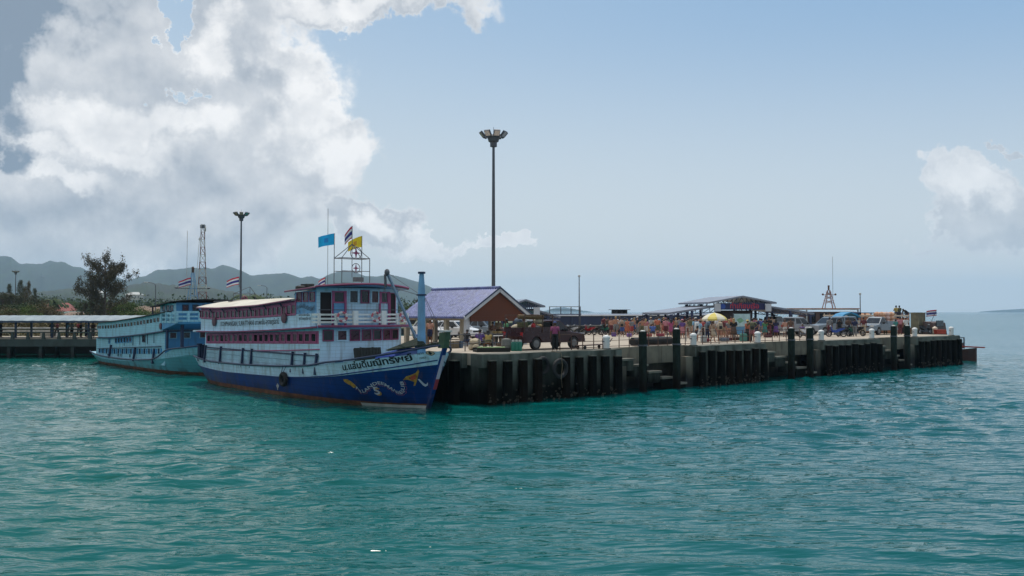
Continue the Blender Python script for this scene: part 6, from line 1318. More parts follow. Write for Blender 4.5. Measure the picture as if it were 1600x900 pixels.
ped = [
 # market on the near corner
 (749, 51.5, 'sit', 80, 'purple', 'shorts', 'black', 'short_hair', None, 'among the market sacks'), (763, 52.5, 'sit', 100, 'yellow', 'skirt', 'olive', 'long_hair', None, 'beside the vegetable tray'), (728, 56, 'sit', 60, 'black', 'trousers', 'navy', 'short_hair', None, 'behind the grey railing'),
 (791, 55, 'hold', 200, 'green', 'skirt', 'maroon', 'long_hair', None, 'under the pavilion edge'), (803, 54, 'bend', 10, 'grey', 'trousers', 'black', 'hat', 'pink', 'by gas bottles'), (779, 62, 'stand', 90, 'beige', 'trousers', 'brown', 'hat', 'white', 'in the pavilion shade'), (770, 60, 'hold', 270, 'brown', 'shorts', 'beige', 'short_hair', None, 'in the pavilion shade'),
 (672, 60, 'stand', 250, 'salmon', 'shorts', 'navy', 'long_hair', 'brown', 'behind the bow mast'), (867, 50.4, 'stand', 95, 'magenta', 'trousers', 'black', 'cap', 'blue', 'beside the red pickup'), (813, 62, 'walk', 20, 'black', 'trousers', 'grey', 'short_hair', None, 'behind the loaded pickup'), (828, 66, 'stand', 120, 'white', 'shorts', 'black', 'short_hair', None, 'behind the loaded pickup'),
 # left group of the crowd
 (955, 83, 'stand', 100, 'salmon', 'shorts', 'maroon', 'short_hair', 'brown', ''), (962, 80, 'akimbo', 70, 'bare', 'shorts', 'grey', 'short_hair', 'blond', 'at the left of the crowd'), (972, 78, 'stand', 80, 'grey', 'shorts', 'blue', 'short_hair', 'brown', ''), (980, 80, 'stand', 260, 'orange', 'skirt', 'orange', 'long_hair', 'brown', ''), (987, 79, 'hold', 120, 'grey', 'shorts', 'red', 'cap', 'white', ''),
 (996, 85, 'stand', 200, 'black', 'trousers', 'grey', 'cap', 'white', 'behind the first mooring pile'), (1003, 79, 'akimbo', 85, 'bare', 'shorts', 'olive', 'short_hair', None, 'behind the first mooring pile'), (1009, 80, 'stand', 60, 'pink', 'shorts', 'white', 'long_hair', 'blond', ''), (1014, 82, 'bend', 30, 'brown', 'shorts', 'beige', 'short_hair', 'brown', ''),
 (1020, 77, 'sit', 90, 'blue', 'shorts', 'navy', 'short_hair', 'brown', 'on the deck among bags'), (1027, 80, 'stand', 90, 'orange', 'shorts', 'olive', 'short_hair', None, ''), (1034, 84, 'stand', 180, 'black', 'shorts', 'beige', 'short_hair', None, ''), (1040, 78, 'stand', 70, 'pink', 'shorts', 'maroon', 'cap', 'pink', ''), (1048, 76, 'hold', 110, 'magenta', 'skirt', 'magenta', 'long_hair', None, 'behind the second mooring pile'),
 (1056, 80, 'walk', 160, 'tan', 'shorts', 'black', 'short_hair', 'blond', ''), (1061, 82, 'stand', 90, 'grey', 'trousers', 'navy', 'short_hair', None, ''), (1066, 73, 'stand', 90, 'purple', 'skirt', 'pink', 'hat', 'pink', ''), (1075, 80, 'stand', 260, 'black', 'trousers', 'brown', 'short_hair', None, ''), (1078, 73, 'hold', 40, 'olive', 'shorts', 'tan', 'short_hair', 'brown', ''),
 (1087, 66, 'stand', 100, 'light blue', 'shorts', 'navy', 'cap', 'white', 'left of the yellow parasol'), (1094, 65, 'walk', 170, 'light blue', 'shorts', 'white', 'short_hair', 'brown', ''), (1099, 79, 'stand', 200, 'red', 'trousers', 'black', 'short_hair', None, 'left of the parasol'), (1105, 69, 'stand', 95, 'grey', 'trousers', 'navy', 'hat', 'beige', 'under the parasol'), (1113, 64, 'walk', 20, 'tan', 'skirt', 'beige', 'long_hair', 'brown', 'in front of the parasol'),
 (1124, 66, 'stand', 90, 'beige', 'shorts', 'salmon', 'short_hair', 'blond', 'under the parasol'), (1133, 76, 'stand', 250, 'red', 'shorts', 'red', 'short_hair', 'brown', 'right of the parasol'), (1139, 69, 'stand', 80, 'grey', 'shorts', 'salmon', 'long_hair', 'blond', ''), (1146, 67, 'hold', 85, 'black', 'skirt', 'brown', 'long_hair', 'blond', 'left of the notice board'), (1150, 74, 'phone', 300, 'white', 'shorts', 'tan', 'long_hair', 'blond', ''),
 (1168, 67, 'stand', 110, 'orange', 'shorts', 'black', 'hat', 'yellow', 'right of the notice board'), (1175, 66, 'akimbo', 75, 'olive', 'shorts', 'pink', 'short_hair', None, ''), (1182, 76, 'stand', 220, 'navy', 'trousers', 'navy', 'short_hair', None, ''), (1187, 78, 'stand', 100, 'blue', 'shorts', 'grey', 'short_hair', None, ''), (1195, 76, 'stand', 80, 'green', 'skirt', 'teal', 'long_hair', 'brown', 'left of the silver pickup'), (1201, 76, 'hold', 250, 'black', 'trousers', 'maroon', 'long_hair', None, ''),
 # rows behind
 (944, 88, 'stand', 90, 'maroon', 'trousers', 'black', 'short_hair', None, 'beside the motorcycles row'), (1017, 87, 'stand', 120, 'white', 'trousers', 'black', 'hat', 'beige', ''), (1044, 87, 'stand', 60, 'white', 'shorts', 'blue', 'short_hair', None, ''), (1070, 87, 'stand', 200, 'maroon', 'shorts', 'grey', 'cap', 'red', ''), (1083, 84, 'stand', 90, 'brown', 'trousers', 'olive', 'short_hair', None, ''), (1090, 86, 'stand', 150, 'navy', 'shorts', 'white', 'short_hair', 'blond', ''),
 (1117, 80, 'stand', 90, 'maroon', 'trousers', 'grey', 'short_hair', None, ''), (1128, 82, 'stand', 70, 'brown', 'shorts', 'red', 'long_hair', None, ''), (1142, 83, 'stand', 260, 'orange', 'trousers', 'grey', 'short_hair', None, ''), (1154, 84, 'stand', 90, 'teal', 'trousers', 'black', 'short_hair', None, ''), (1172, 84, 'stand', 200, 'white', 'trousers', 'navy', 'short_hair', None, ''), (1190, 86, 'walk', 200, 'purple', 'trousers', 'black', 'short_hair', None, ''),
 # near the vehicles and far end
 (1226, 77, 'stand', 100, 'salmon', 'shorts', 'white', 'short_hair', 'brown', 'behind the left tall pile'), (1253, 78, 'sit', 60, 'purple', 'trousers', 'navy', 'cap', 'white', 'by the white motorcycle'), (1311, 79, 'stand', 90, 'black', 'trousers', 'black', 'short_hair', None, 'among the motorcycles'), (1325, 80, 'hold', 60, 'brown', 'trousers', 'navy', 'cap', 'black', 'among the motorcycles'),
 (1383, 86, 'stand', 80, 'grey', 'trousers', 'olive', 'short_hair', None, 'beside the white loaded pickup'), (1399, 84, 'stand', 100, 'teal', 'trousers', 'grey', 'short_hair', None, 'between the far tall piles'), (1406, 85, 'stand', 90, 'pink', 'trousers', 'maroon', 'short_hair', None, 'between the far tall piles'), (1415, 83, 'stand', 95, 'white', 'trousers', 'black', 'cap', 'white', 'at the far pile'), (1411, 88, 'stand', 200, 'red', 'trousers', 'black', 'short_hair', None, 'at the far landing'),
 # dense rows in the middle of the crowd
 (950, 86, 'stand', 70, 'brown', 'shorts', 'olive', 'short_hair', None, ''), (968, 85, 'stand', 90, 'white', 'shorts', 'grey', 'long_hair', 'brown', ''), (976, 86, 'stand', 130, 'teal', 'shorts', 'white', 'short_hair', None, ''), (991, 86, 'stand', 60, 'salmon', 'shorts', 'blue', 'long_hair', 'blond', ''), (1006, 86, 'stand', 80, 'maroon', 'shorts', 'beige', 'short_hair', 'brown', ''), (1024, 85, 'stand', 270, 'beige', 'shorts', 'navy', 'short_hair', None, ''), (1030, 86, 'walk', 10, 'light blue', 'shorts', 'black', 'short_hair', None, ''), (1037, 83, 'stand', 90, 'black', 'shorts', 'red', 'short_hair', 'blond', ''), (1052, 85, 'stand', 90, 'orange', 'shorts', 'grey', 'short_hair', 'brown', ''), (1059, 86, 'stand', 70, 'maroon', 'trousers', 'grey', 'long_hair', None, ''), (1072, 76, 'stand', 100, 'tan', 'shorts', 'maroon', 'short_hair', None, ''), (1095, 83, 'stand', 90, 'salmon', 'trousers', 'navy', 'short_hair', 'brown', ''), (1108, 82, 'stand', 90, 'black', 'shorts', 'tan', 'short_hair', None, ''), (1112, 78, 'stand', 60, 'navy', 'shorts', 'pink', 'short_hair', None, ''), (1121, 77, 'stand', 100, 'white', 'trousers', 'grey', 'short_hair', None, ''), (1130, 72, 'stand', 70, 'maroon', 'shorts', 'tan', 'short_hair', 'brown', ''), (1136, 80, 'stand', 90, 'pink', 'trousers', 'tan', 'long_hair', None, ''), (1163, 78, 'stand', 90, 'salmon', 'trousers', 'black', 'short_hair', None, ''), (1178, 80, 'stand', 100, 'magenta', 'trousers', 'black', 'short_hair', None, ''), (1206, 80, 'stand', 90, 'tan', 'trousers', 'black', 'short_hair', None, ''), (1212, 76, 'hold', 70, 'navy', 'skirt', 'purple', 'long_hair', None, ''), (1235, 74, 'stand', 70, 'brown', 'trousers', 'maroon', 'short_hair', None, 'by the silver pickup'), (1296, 80, 'stand', 90, 'grey', 'trousers', 'maroon', 'short_hair', None, 'behind the bollard'), (1335, 79, 'stand', 60, 'navy', 'trousers', 'grey', 'short_hair', None, 'among the motorcycles'), (1349, 82, 'stand', 60, 'maroon', 'trousers', 'beige', 'short_hair', None, 'by the loaded pickup'),
]
for e in ped:
    px, D, pose, face, top, low, lowc, hair, hc, extra = e
    sk = skin_d if (px < 900 or px > 1200) else (skin_f if rnd.random() < 0.5 else skin_t)
    person(px, D, pose, face, top, low, lowc, hair, hc, sk, extra, sc_=rnd.uniform(0.90, 1.08))
for i, (px, top, low, lowc) in enumerate([(2, 'navy', 'trousers', 'black'), (82, 'black', 'trousers', 'navy'), (90, 'maroon', 'trousers', 'black'), (107, 'light blue', 'trousers', 'grey'), (113, 'white', 'shorts', 'black'), (124, 'red', 'trousers', 'black'), (127, 'black', 'trousers', 'brown'), (135, 'white', 'trousers', 'navy'), (139, 'beige', 'trousers', 'black'), (146, 'brown', 'trousers', 'grey')]):
    person(px, 96.5 + (i % 3) * 1.5, ['stand', 'hold', 'walk'][i % 3], 60 + 50 * i, top, low, lowc, 'short_hair', None, skin_d, 'on the covered walkway', z=2.1, group='people on the covered walkway')
for lab, ts in SEEN.items():
    if len(ts) > 1:
        for j, t in enumerate(sorted(ts, key=lambda o: o.location.x)): t['label'] = lab + (', left one' if j == 0 else ', right one')

# bags
def backpack(px, D, lab, m, face=90, h=1.12):
    t = thing('backpack', lab, 'backpack', at(px, D, DZ + h), R(face)); b = MB(); b.loft([[(-.38, -.14, -.22), (-.14, -.16, -.24), (-.14, .16, -.24), (-.38, .14, -.22)], [(-.42, -.17, 0), (-.13, -.18, 0), (-.13, .18, 0), (-.42, .17, 0)], [(-.36, -.13, .26), (-.14, -.15, .3), (-.14, .15, .3), (-.36, .13, .26)], [(-.3, -.08, .32), (-.18, -.1, .34), (-.18, .1, .34), (-.3, .08, .32)]]); b.build('pack', m, t, smooth=True)
    b = MB(); b.loft([[(-.44, -.1, -.16), (-.40, -.11, -.18), (-.40, .11, -.18), (-.44, .1, -.16)], [(-.49, -.11, -.04), (-.42, -.12, -.04), (-.42, .12, -.04), (-.49, .11, -.04)], [(-.45, -.09, .04), (-.41, -.1, .05), (-.41, .1, .05), (-.45, .09, .04)]]); b.build('front_pocket', black, t)
    return t
backpack(1087, 66, 'white and blue backpack worn left of the yellow parasol', cloth('white', CC['white']), 100); backpack(1105, 69, 'slate blue backpack worn under the parasol', cloth('slate', (.10, .16, .22)), 95); backpack(1124, 66, 'large beige backpack worn under the parasol', cloth('beige', CC['beige']), 90)
backpack(972, 78, 'pale grey backpack worn by the person in blue shorts', cloth('tan', CC['tan']), 80); backpack(1175, 66, 'olive backpack worn right of the notice board', cloth('olive', CC['olive']), 75)
def suitcase(px, D, lab, rgb, w=0.5, h=0.65, lying=False):
    t = thing('suitcase', lab, 'suitcase', at(px, D, DZ), R(rnd.uniform(-30, 30)), 'luggage on the pier')
    if lying: w, h = h, 0.28
    m = cloth('case' + lab[:9].replace(' ', ''), rgb); b = MB(); d = .26 if not lying else .45
    b.loft([[(-w / 2 + .04, -d / 2 + .04, .03), (w / 2 - .04, -d / 2 + .04, .03), (w / 2 - .04, d / 2 - .04, .03), (-w / 2 + .04, d / 2 - .04, .03)], [(-w / 2, -d / 2, .08), (w / 2, -d / 2, .08), (w / 2, d / 2, .08), (-w / 2, d / 2, .08)], [(-w / 2, -d / 2, h - .05), (w / 2, -d / 2, h - .05), (w / 2, d / 2, h - .05), (-w / 2, d / 2, h - .05)], [(-w / 2 + .05, -d / 2 + .04, h), (w / 2 - .05, -d / 2 + .04, h), (w / 2 - .05, d / 2 - .04, h), (-w / 2 + .05, d / 2 - .04, h)]]); b.build('shell', m, t)
    b = MB(); b.tube([(-.1, 0, h), (-.1, 0, h + .06), (.1, 0, h + .06), (.1, 0, h)], .015, 5); b.build('handle', black, t)
for a in [(1103, 64.5, 'dark red bag on the deck in front of the parasol', (.25, .02, .04), .5, .45, True), (1099, 64, 'pale grey bag left of the dark red bag', (.35, .38, .38), .4, .5), (1136, 67, 'maroon holdall lying right of the parasol', (.13, .03, .04), .5, .6, True), (1131, 66, 'grey blue holdall lying under the parasol', (.12, .16, .22), .5, .6, True), (1150, 68, 'dark brown bag lying left of the notice board', (.08, .04, .03), .5, .6, True),
          (1161, 66, 'sea green suitcase under the notice board', (.06, .28, .22), .5, .6), (1169, 66.5, 'black suitcase right of the green suitcase', (.02, .02, .025), .5, .75), (959, 78, 'purple bag at the left of the crowd', (.15, .06, .3), .4, .4), (983, 77, 'violet bag among the left group', (.2, .08, .35), .4, .35), (1013, 78, 'red holdall lying on the deck left of the blue shirt', (.4, .03, .04), .5, .6, True), (1032, 79, 'crimson holdall lying right of the blue shirt', (.35, .02, .06), .5, .6, True), (1057, 78, 'dark blue suitcase in the middle of the crowd', (.02, .04, .12), .45, .6), (1200, 76, 'dark maroon holdall by the silver pickup', (.14, .02, .03), .5, .6, True)]: suitcase(*a)

# parasol
t = thing('parasol', 'yellow and cream striped parasol over the crowd', 'parasol', at(1116, 70, DZ)); b = MB(); b.tube([(0, 0, 0), (0, 0, 2.12)], .025, 6); b.build('pole', offwhite, t)
ym, cm_ = mat('parasol_yellow', (.62, .50, .10), .7, .1, 3, 0), mat('parasol_cream', (.66, .62, .48), .7, .1, 3, 0)
for k_ in range(8):
    a0, a1 = k_ * math.pi / 4, (k_ + 1) * math.pi / 4; b = MB(); prof = [(0.03, 2.14), (0.5, 2.02), (0.85, 1.82), (0.98, 1.68), (0.99, 1.56)]
    b.loft([[(r * math.cos(a), r * math.sin(a), z - (0.05 * math.sin((a - a0) / (a1 - a0) * math.pi) if r > .6 else 0)) for a in np.linspace(a0, a1, 5)] for r, z in prof], closed=False); b.build('panel', ym if k_ % 2 else cm_, t)
b = MB(); b.ball((0, 0, 2.17), .04); b.build('finial', offwhite, t)

# crowd-control gates of pale pipe left of the parasol
for px, D, lab in [(1080, 67, 'white pipe barrier, left one by the crowd'), (1093, 66, 'white pipe barrier, right one by the crowd')]:
    t = thing('barrier', lab, 'barrier', at(px, D, DZ), R(20)); b = MB(); b.tube([(-.45, 0, 0), (-.45, 0, 1.05), (.45, 0, 1.05), (.45, 0, 0)], .03, 6); b.build('frame', offwhite, t)
    for x in (-.15, .15):
        b = MB(); b.tube([(x, 0, .1), (x, 0, 1.03)], .018, 5); b.build('bar', offwhite, t)

# ------------------------------------------------------------------ market goods
sackm = mat('pale_sack', (.50, .42, .29), .9, .15, 6, .4)
for i, (px, D, z, lab) in enumerate([(741, 51.3, 0, 'cream sack at the bottom left of the market pile'), (744.5, 51.0, 0, 'cream sack at the bottom right of the market pile'), (742.5, 51.2, .32, 'cream sack on top of the market pile')]):
    b = MB(); b.loft([ringat((-.34, 0, .12), (1, 0, 0), .06, .1, 10), ringat((-.28, 0, .17), (1, 0, 0), .16, .2, 10), ringat((0, 0, .19), (1, 0, .02), .19, .24, 10), ringat((.26, 0, .17), (1, 0, 0), .16, .2, 10), ringat((.36, 0, .13), (1, 0, 0), .05, .1, 10)])
    o = b.build('sack', sackm, smooth=True, loc=at(px, D, DZ + z)); o.rotation_euler = (0, 0, .5 + i); tag(o, lab, 'sack', 'sacks of produce at the market')
greenm = mat('green_gas_bottle', (.01, .16, .11), .5, .15, 3, 0)
for i in range(6):
    t = thing('gas_bottle', '%s green gas bottle on the pier edge beside the grey drum' % ['back left', 'back middle', 'back right', 'front left', 'front middle', 'front right'][i], 'gas bottle', at(802 + 5.2 * (i % 3), 50.6 - 0.5 * (i // 3), DZ), 0, 'green gas bottles on the pier edge')
    b = MB(); b.lathe([(.11, 0), (.125, .04), (.125, .42), (.09, .5), (.045, .54)], n=12); b.build('cylinder', greenm, t, smooth=True)
    b = MB(); b.lathe([(.07, .53), (.07, .62), (.055, .62)], n=8); b.build('collar', offwhite, t)
b = MB(); b.lathe([(.27, 0), (.28, .02), (.28, .3), (.295, .31), (.28, .33), (.28, .6), (.25, .66), (.1, .7)], n=16); tag(b.build('drum', mat('grey_drum', (.16, .16, .14), .7, .2, 3, .1), smooth=True, loc=at(791, 50.6, DZ)), 'grey metal drum left of the green gas bottles', 'drum')
t = thing('produce_tray', 'wide dark tray of green vegetables on the pier edge', 'tray', at(768, 49.2, DZ), RZ - .4); b = MB(); b.box(-.95, .95, -.45, .45, .0, .12); b.build('tray', woodd, t)
for s in (-1, 1):
    b = MB(); b.box(-.95, .95, s * .45 - .03, s * .45 + .03, .121, .24); b.build('tray_side', woodd, t)
vegm = mat('pale_green_vegetable', (.20, .30, .12), .7, .4, 8, .2)
for i in range(10):
    b = MB(); b.ball((0, 0, 0), .12, .10, .09, 8, 6); o = b.build('vegetable', vegm, smooth=True, loc=at(768, 49.2, DZ + .2) + Vector((-.68 + i * .15, .0 + .15 * math.sin(i * 2.1), .0))); tag(o, 'pale green vegetable in the dark tray on the pier edge', 'vegetable', 'vegetables in the tray')
for i, (px, D, w_, m, lab) in enumerate([(797, 51.5, .6, 'red_crate', 'red plastic crate behind the green gas bottles'), (786, 52.6, .7, 'brown_crate', 'brown crate behind the grey drum')]):
    t = thing('crate', lab, 'crate', at(px, D, DZ), .3); mm = mat(m, (.35, .03, .03) if i == 0 else (.16, .09, .05), .6, .2, 4, 0); b = MB(); b.box(-w_ / 2, w_ / 2, -.2, .2, 0, .04); b.build('base', mm, t)
    for zz in (.08, .18, .28):
        for s in (-1, 1):
            b = MB(); b.box(-w_ / 2, w_ / 2, s * .2 - .015, s * .2 + .015, zz, zz + .07); b.build('slat', mm, t)
            b = MB(); b.box(s * w_ / 2 - .015, s * w_ / 2 + .015, -.184, .184, zz, zz + .07); b.build('slat', mm, t)
def table(px, D, lab, w=1.4, m=None, rz=RZ):
    t = thing('table', lab, 'table', at(px, D, DZ), rz); b = MB(); b.box(-w / 2, w / 2, -.35, .35, .68, .73); b.build('table_top', m or offwhite, t)
    for x in (-w / 2 + .08, w / 2 - .08):
        for y in (-.28, .28):
            b = MB(); b.box(x - .03, x + .03, y - .03, y + .03, 0, .679); b.build('leg', woodd, t)
table(777, 55.5, 'white topped table in front of the pavilion gable', 1.5); table(783, 58.5, 'market table under the gable', 1.4, woodd); table(766, 64, 'market table deep in the pavilion', 1.6, mat('brown_crate', (.16, .09, .05)))
for i, (px, D, z, lab, rgb) in enumerate([(774, 58.5, .74, 'straw basket on the left of the market table', (.35, .24, .1)), (781, 58.5, .74, 'straw basket in the middle of the market table', (.42, .3, .14)), (788, 58.6, .74, 'red basket on the right of the market table', (.4, .06, .04))]):
    b = MB(); b.lathe([(.14, 0), (.2, .18), (.21, .2), (.17, .2), (.12, .05)], n=12); tag(b.build('basket', mat('basket' + str(i), rgb, .8, .3, 8, .3), loc=at(px, D, DZ + (z if D > 58.4 else 0))), lab, 'basket')
# load of the red pickup
MR = red_pick.matrix_basis.copy() if False else Matrix.Translation(red_pick.location) @ Matrix.Rotation(RZ, 4, 'Z')
for i, (x, y, z, r, lab, m) in enumerate([(-2.2, 0, 1.28, .34, 'white sack at the rear of the red pickup load', sackm), (-1.7, .2, 1.3, .38, 'straw coloured bundle in the red pickup bed', mat('straw_bundle', (.35, .25, .12), .9, .3, 8, .4)), (-1.1, -.2, 1.25, .36, 'grey sack in the middle of the pickup bed', mat('grey_sack', (.25, .24, .22), .9, .2, 6, .3)), (-.6, .1, 1.3, .36, 'brown bundle behind the red cab', mat('straw_bundle', (.3, .2, .1)))]):
    b = MB(); b.ball((0, 0, 0), r * 1.1, r * .8, r * .65, 10, 7); o = b.build('bundle', m, smooth=True, loc=MR @ Vector((x, y, z))); tag(o, lab, 'bundle')
CL = [('olive bundle at the front of the red pickup load', (.10, .09, .04)), ('blue grey sack beside the red canister', (.10, .13, .17)), ('rolled brown mat lying across the red pickup load', (.16, .10, .05)), ('dark green bundle on the middle of the red pickup load', (.03, .07, .04)), ('cream box on the red pickup load near the tailgate', (.42, .36, .26)), ('rust coloured bundle on top of the red pickup load', (.24, .08, .03)), ('black crate on top of the red pickup load', (.02, .02, .02))]
for i, (lab, rgb) in enumerate(CL):
    x, y, z = -2.15 + i * .31, [-.4, .35][i % 2], 1.45 + .22 * (i % 3); b = MB()
    if i % 3 == 1: b.ball((0, 0, 0), .32, .26, .2, 9, 6)
    elif i == 2: b.tube([(-.1, -.8, 0), (.1, .8, .04)], .13, 8)
    else: b.box(-.24, .24, -.2, .2, -.14, .16)
    o = b.build('bundle', mat('load_cloth_%d' % i if False else 'load_' + lab.split()[0], rgb, .9, .3, 6, .3), smooth=i % 3 == 1, loc=MR @ Vector((x, y, z))); o.rotation_euler = (0, 0, RZ + i * .7); tag(o, lab, 'bundle')
for i, (px, D, z, w, rgb, lab) in enumerate([(790, 60, 0, .6, (.30, .22, .13), 'cardboard box on the pavilion floor, left of the stack'), (795, 60.2, 0, .6, (.26, .19, .11), 'cardboard box at the bottom of the stack in the pavilion'), (795, 60.2, .42, .5, (.34, .26, .16), 'cardboard box on top of the stack in the pavilion'), (752, 58.5, 0, .55, (.07, .16, .12), 'dark green plastic box behind the people at the sacks'), (708, 54, 0, .6, (.14, .11, .07), 'brown box behind the grey railing, left of the pavilion post'), (716, 54.5, 0, .5, (.06, .10, .16), 'blue box behind the grey railing')]):
    b = MB(); b.box(-w / 2, w / 2, -.22, .22, 0, .4); b.box(-w / 2 - .01, w / 2 + .01, -.24, -.225, .36, .42); b.box(-w / 2 - .01, w / 2 + .01, .225, .24, .36, .42); o = b.build('box', mat('box_tone_' + 'abcdef'[i], rgb, .85, .2, 5, .1), loc=at(px, D, DZ + z)); o.rotation_euler = (0, 0, .4 + i * .5); tag(o, lab, 'box')
b = MB(); b.lathe([(.13, 0), (.14, .35), (.1, .42), (.05, .45)], n=12); tag(b.build('canister', lampr, loc=MR @ Vector((-1.45, -.55, 1.1))), 'small red canister standing in the pickup bed', 'canister')
t = thing('load_rack', 'thin dark rack over the red pickup bed', 'rack', MR @ Vector((0, 0, 0)), RZ)
for x in (-2.4, -1.0, -.2):
    for y in (-.86, .86):
        b = MB(); b.beam((x, y, 1.0), (x, y, 2.0), .045); b.build('upright', rust, t)
for y in (-.86, .86):
    b = MB(); b.beam((-2.42, y, 2.02), (-.18, y, 2.02), .045); b.build('rail', rust, t)
# hand cart in front of pickup
t = thing('hand_cart', 'low rusty hand cart on the deck right of the red pickup', 'cart', at(925, 53, DZ), RZ); b = MB(); b.beam((-1.2, 0, .22), (1.3, 0, .26), .5, .05); b.build('bed', rust, t)
for x in (-.9, .9):
    for y in (-.3, .3):
        b = MB(); b.lathe([(.11, -.03), (.11, .03)], (x, y, .11), 10, 'y'); b.build('wheel', black, t)
b = MB(); b.beam((1.3, 0, .26), (1.75, 0, .6), .04); b.build('handle', rust, t)
# load on white pickup and goods behind
MW = Matrix.Translation(wt.location) @ Matrix.Rotation(RZ + math.pi, 4, 'Z')
os_ = mat('orange_sack', (.55, .20, .08), .85, .4, 3, .3, rgb2=(.65, .42, .28)); ps = mat('pale_pink_sack', (.60, .42, .36), .85, .3, 3, .3)
for i in range(18):
    x, y, z = -2.3 + (i % 6) * .46, -.35 + .7 * ((i * 3) % 2), 1.25 + .36 * (i // 6)
    b = MB(); b.ball((0, 0, 0), .36, .32, .24, 10, 7); tag(b.build('sack', os_ if i % 3 else ps, smooth=True, loc=MW @ Vector((x, y, z))), '%s sack in the %s layer of the white pickup load, %s from the tailgate' % ('orange' if i % 3 else 'pale pink', ['bottom', 'middle', 'top'][i // 6], ['first', 'second', 'third', 'fourth', 'fifth', 'sixth'][i % 6]), 'sack', 'sacks loaded on the white pickup')
# blue canopy stall and awning boat behind
t = thing('stall_canopy', 'bright blue tarpaulin canopy over a stall behind the motorcycles', 'canopy', at(1322, 92, DZ), R(15)); b = MB(); b.loft([[(-1.2, y, 1.65), (-.7, y, 2.0), (0, y, 2.18), (.7, y, 2.0), (1.2, y, 1.65), (1.18, y, 1.6), (0, y, 2.1), (-1.18, y, 1.6)] for y in (-.8, .8)]); b.build('tarpaulin', mat('cyan_tarp', (.03, .24, .45), .6, .2, 3, .2), t)
for x in (-1.15, 1.15):
    for y in (-.75, .75):
        b = MB(); b.tube([(x, y, 0), (x, y, 1.63)], .03, 6); b.build('pole', steel, t)
b = MB(); b.box(-1.1, 1.1, -.6, .6, 0, .9); b.build('counter', mat('orange_counter', (.45, .13, .05), .7, .3, 2, 0), t)

# ================================================================== FAR END BOATS AND SHED
salm = mat('salmon_boat_wood', (.46, .19, .10), .7, .25, 2, .1, stain=(.2, .1, .07)); creamb = mat('cream_boat_board', (.72, .58, .44), .6, .2, 2, .1)
t = thing('wooden_boat', 'orange and cream wooden cargo boat moored behind the far end of the pier', 'boat', P(63.4, 0.6, 0), RZ - math.pi / 2)
def hbw(q): return 2.1 * (1 - math.exp(-(q + .8) / 2.2)) * (1 - .35 * max(0, (q - 11) / 5) ** 2)
b = MB(); rings = []
for i in range(18):
    q = -.6 + 16 * (i / 17) ** 1.2; sh = 0.95 + 0.35 * math.exp(-max(0, q + .6) / 2.0); w = max(.04, hbw(q)); rings.append([(-q, -w, sh), (-q, -w * .75, -.3), (-q, w * .75, -.3), (-q, w, sh)])
b.loft(rings); b.build('hull', mat('faded_red_hull', (.06, .022, .016), .7, .35, 1.5, .2, stain=(.02, .012, .01), stain_amt=.7), t)
b = MB(); b.beam((-1.6, 0, 1.42), (1.4, 0, 1.36), .3, .12); b.build('bowsprit', mat('faded_red_plank', (.34, .05, .035), .6, .3, 3, .1), t)
b = MB(); b.box(-2.2, -.9, -.7, .7, 1.2, 1.75); b.build('bow_locker', mat('brown_wheelhouse', (.10, .06, .05), .7, .3, 2, .1), t)
b = MB(); b.box(-.6, -.5, -.06, .06, 1.2, 2.3); b.box(-1.2, -.5, -.05, .05, 2.25, 2.33); b.build('bow_post', steel, t)
b = MB(); b.box(-15, -4.2, -1.75, 1.75, 1.2, 3.2); b.build('cabin', salm, t)
for k_ in range(6):
    b = MB(); z = 2.75 + k_ * .33; b.box(-14.9, -5.2, -1.9, -1.84, z, z + .16); b.build('side_rail', creamb if k_ % 2 else salm, t)
for k_ in range(15):
    b = MB(); x = -14.8 + k_ * .68; b.box(x - .05, x + .05, -1.84, -1.76, 2.6, 4.75); b.build('side_post', salm if k_ % 3 else creamb, t)
b = MB(); b.box(-15, -5, -1.9, 1.9, 4.72, 4.8); b.build('roof', MATS['dark_weathered_roof'], t)
cv = mat('grey_green_canvas', (.22, .19, .12), .9, .3, 2, .4)
for k_ in range(6):
    b = MB(); y = -1.95 + k_ * .26; b.box(-5.0 + (.04 if k_ % 2 else 0), -4.2, y, y + .22, 2.4, 4.82 - .04 * (k_ % 3)); b.build('upright_board', cv, t)
b = MB(); b.hexa([(-3.88, -1.6, 1.2), (-2.6, -1.4, 1.2), (-2.6, 1.4, 1.2), (-3.88, 1.6, 1.2), (-3.88, -1.6, 3.9), (-3.0, -1.4, 3.75), (-3.0, 1.4, 3.75), (-3.88, 1.6, 3.9)]); b.build('wheelhouse', mat('brown_wheelhouse', (.10, .06, .05), .7, .3, 2, .1), t)
b = MB(); b.box(-2.95, -2.9, -.8, .8, 3.4, 4.0); b.build('window', glassd, t)
MB3 = Matrix.Translation(P(63.4, 0.6, 0)) @ Matrix.Rotation(RZ - math.pi / 2, 4, 'Z')
flag('small pink faded striped flag on a leaning pole at the far end of the pier', MB3 @ Vector((-3.6, -.4, 3.9)), 1.05, .62, [fl_r, fl_w, fl_n], TH, .12, (-1, .1), 1.2, lean=(.55, 0), seed=31)
for px, D, top, lab in [(1400, 97, 'yellow', 'on boat roof, left'), (1405, 97.5, 'olive', 'on boat roof, middle'), (1416, 97, 'black', 'on boat roof, right')]:
    person(px, D, 'bend' if top == 'black' else 'hold', 100 if top != 'black' else 200, top, 'trousers', 'navy', 'short_hair', None, skin_d, lab, z=3.9, group='porters on the cargo boat')
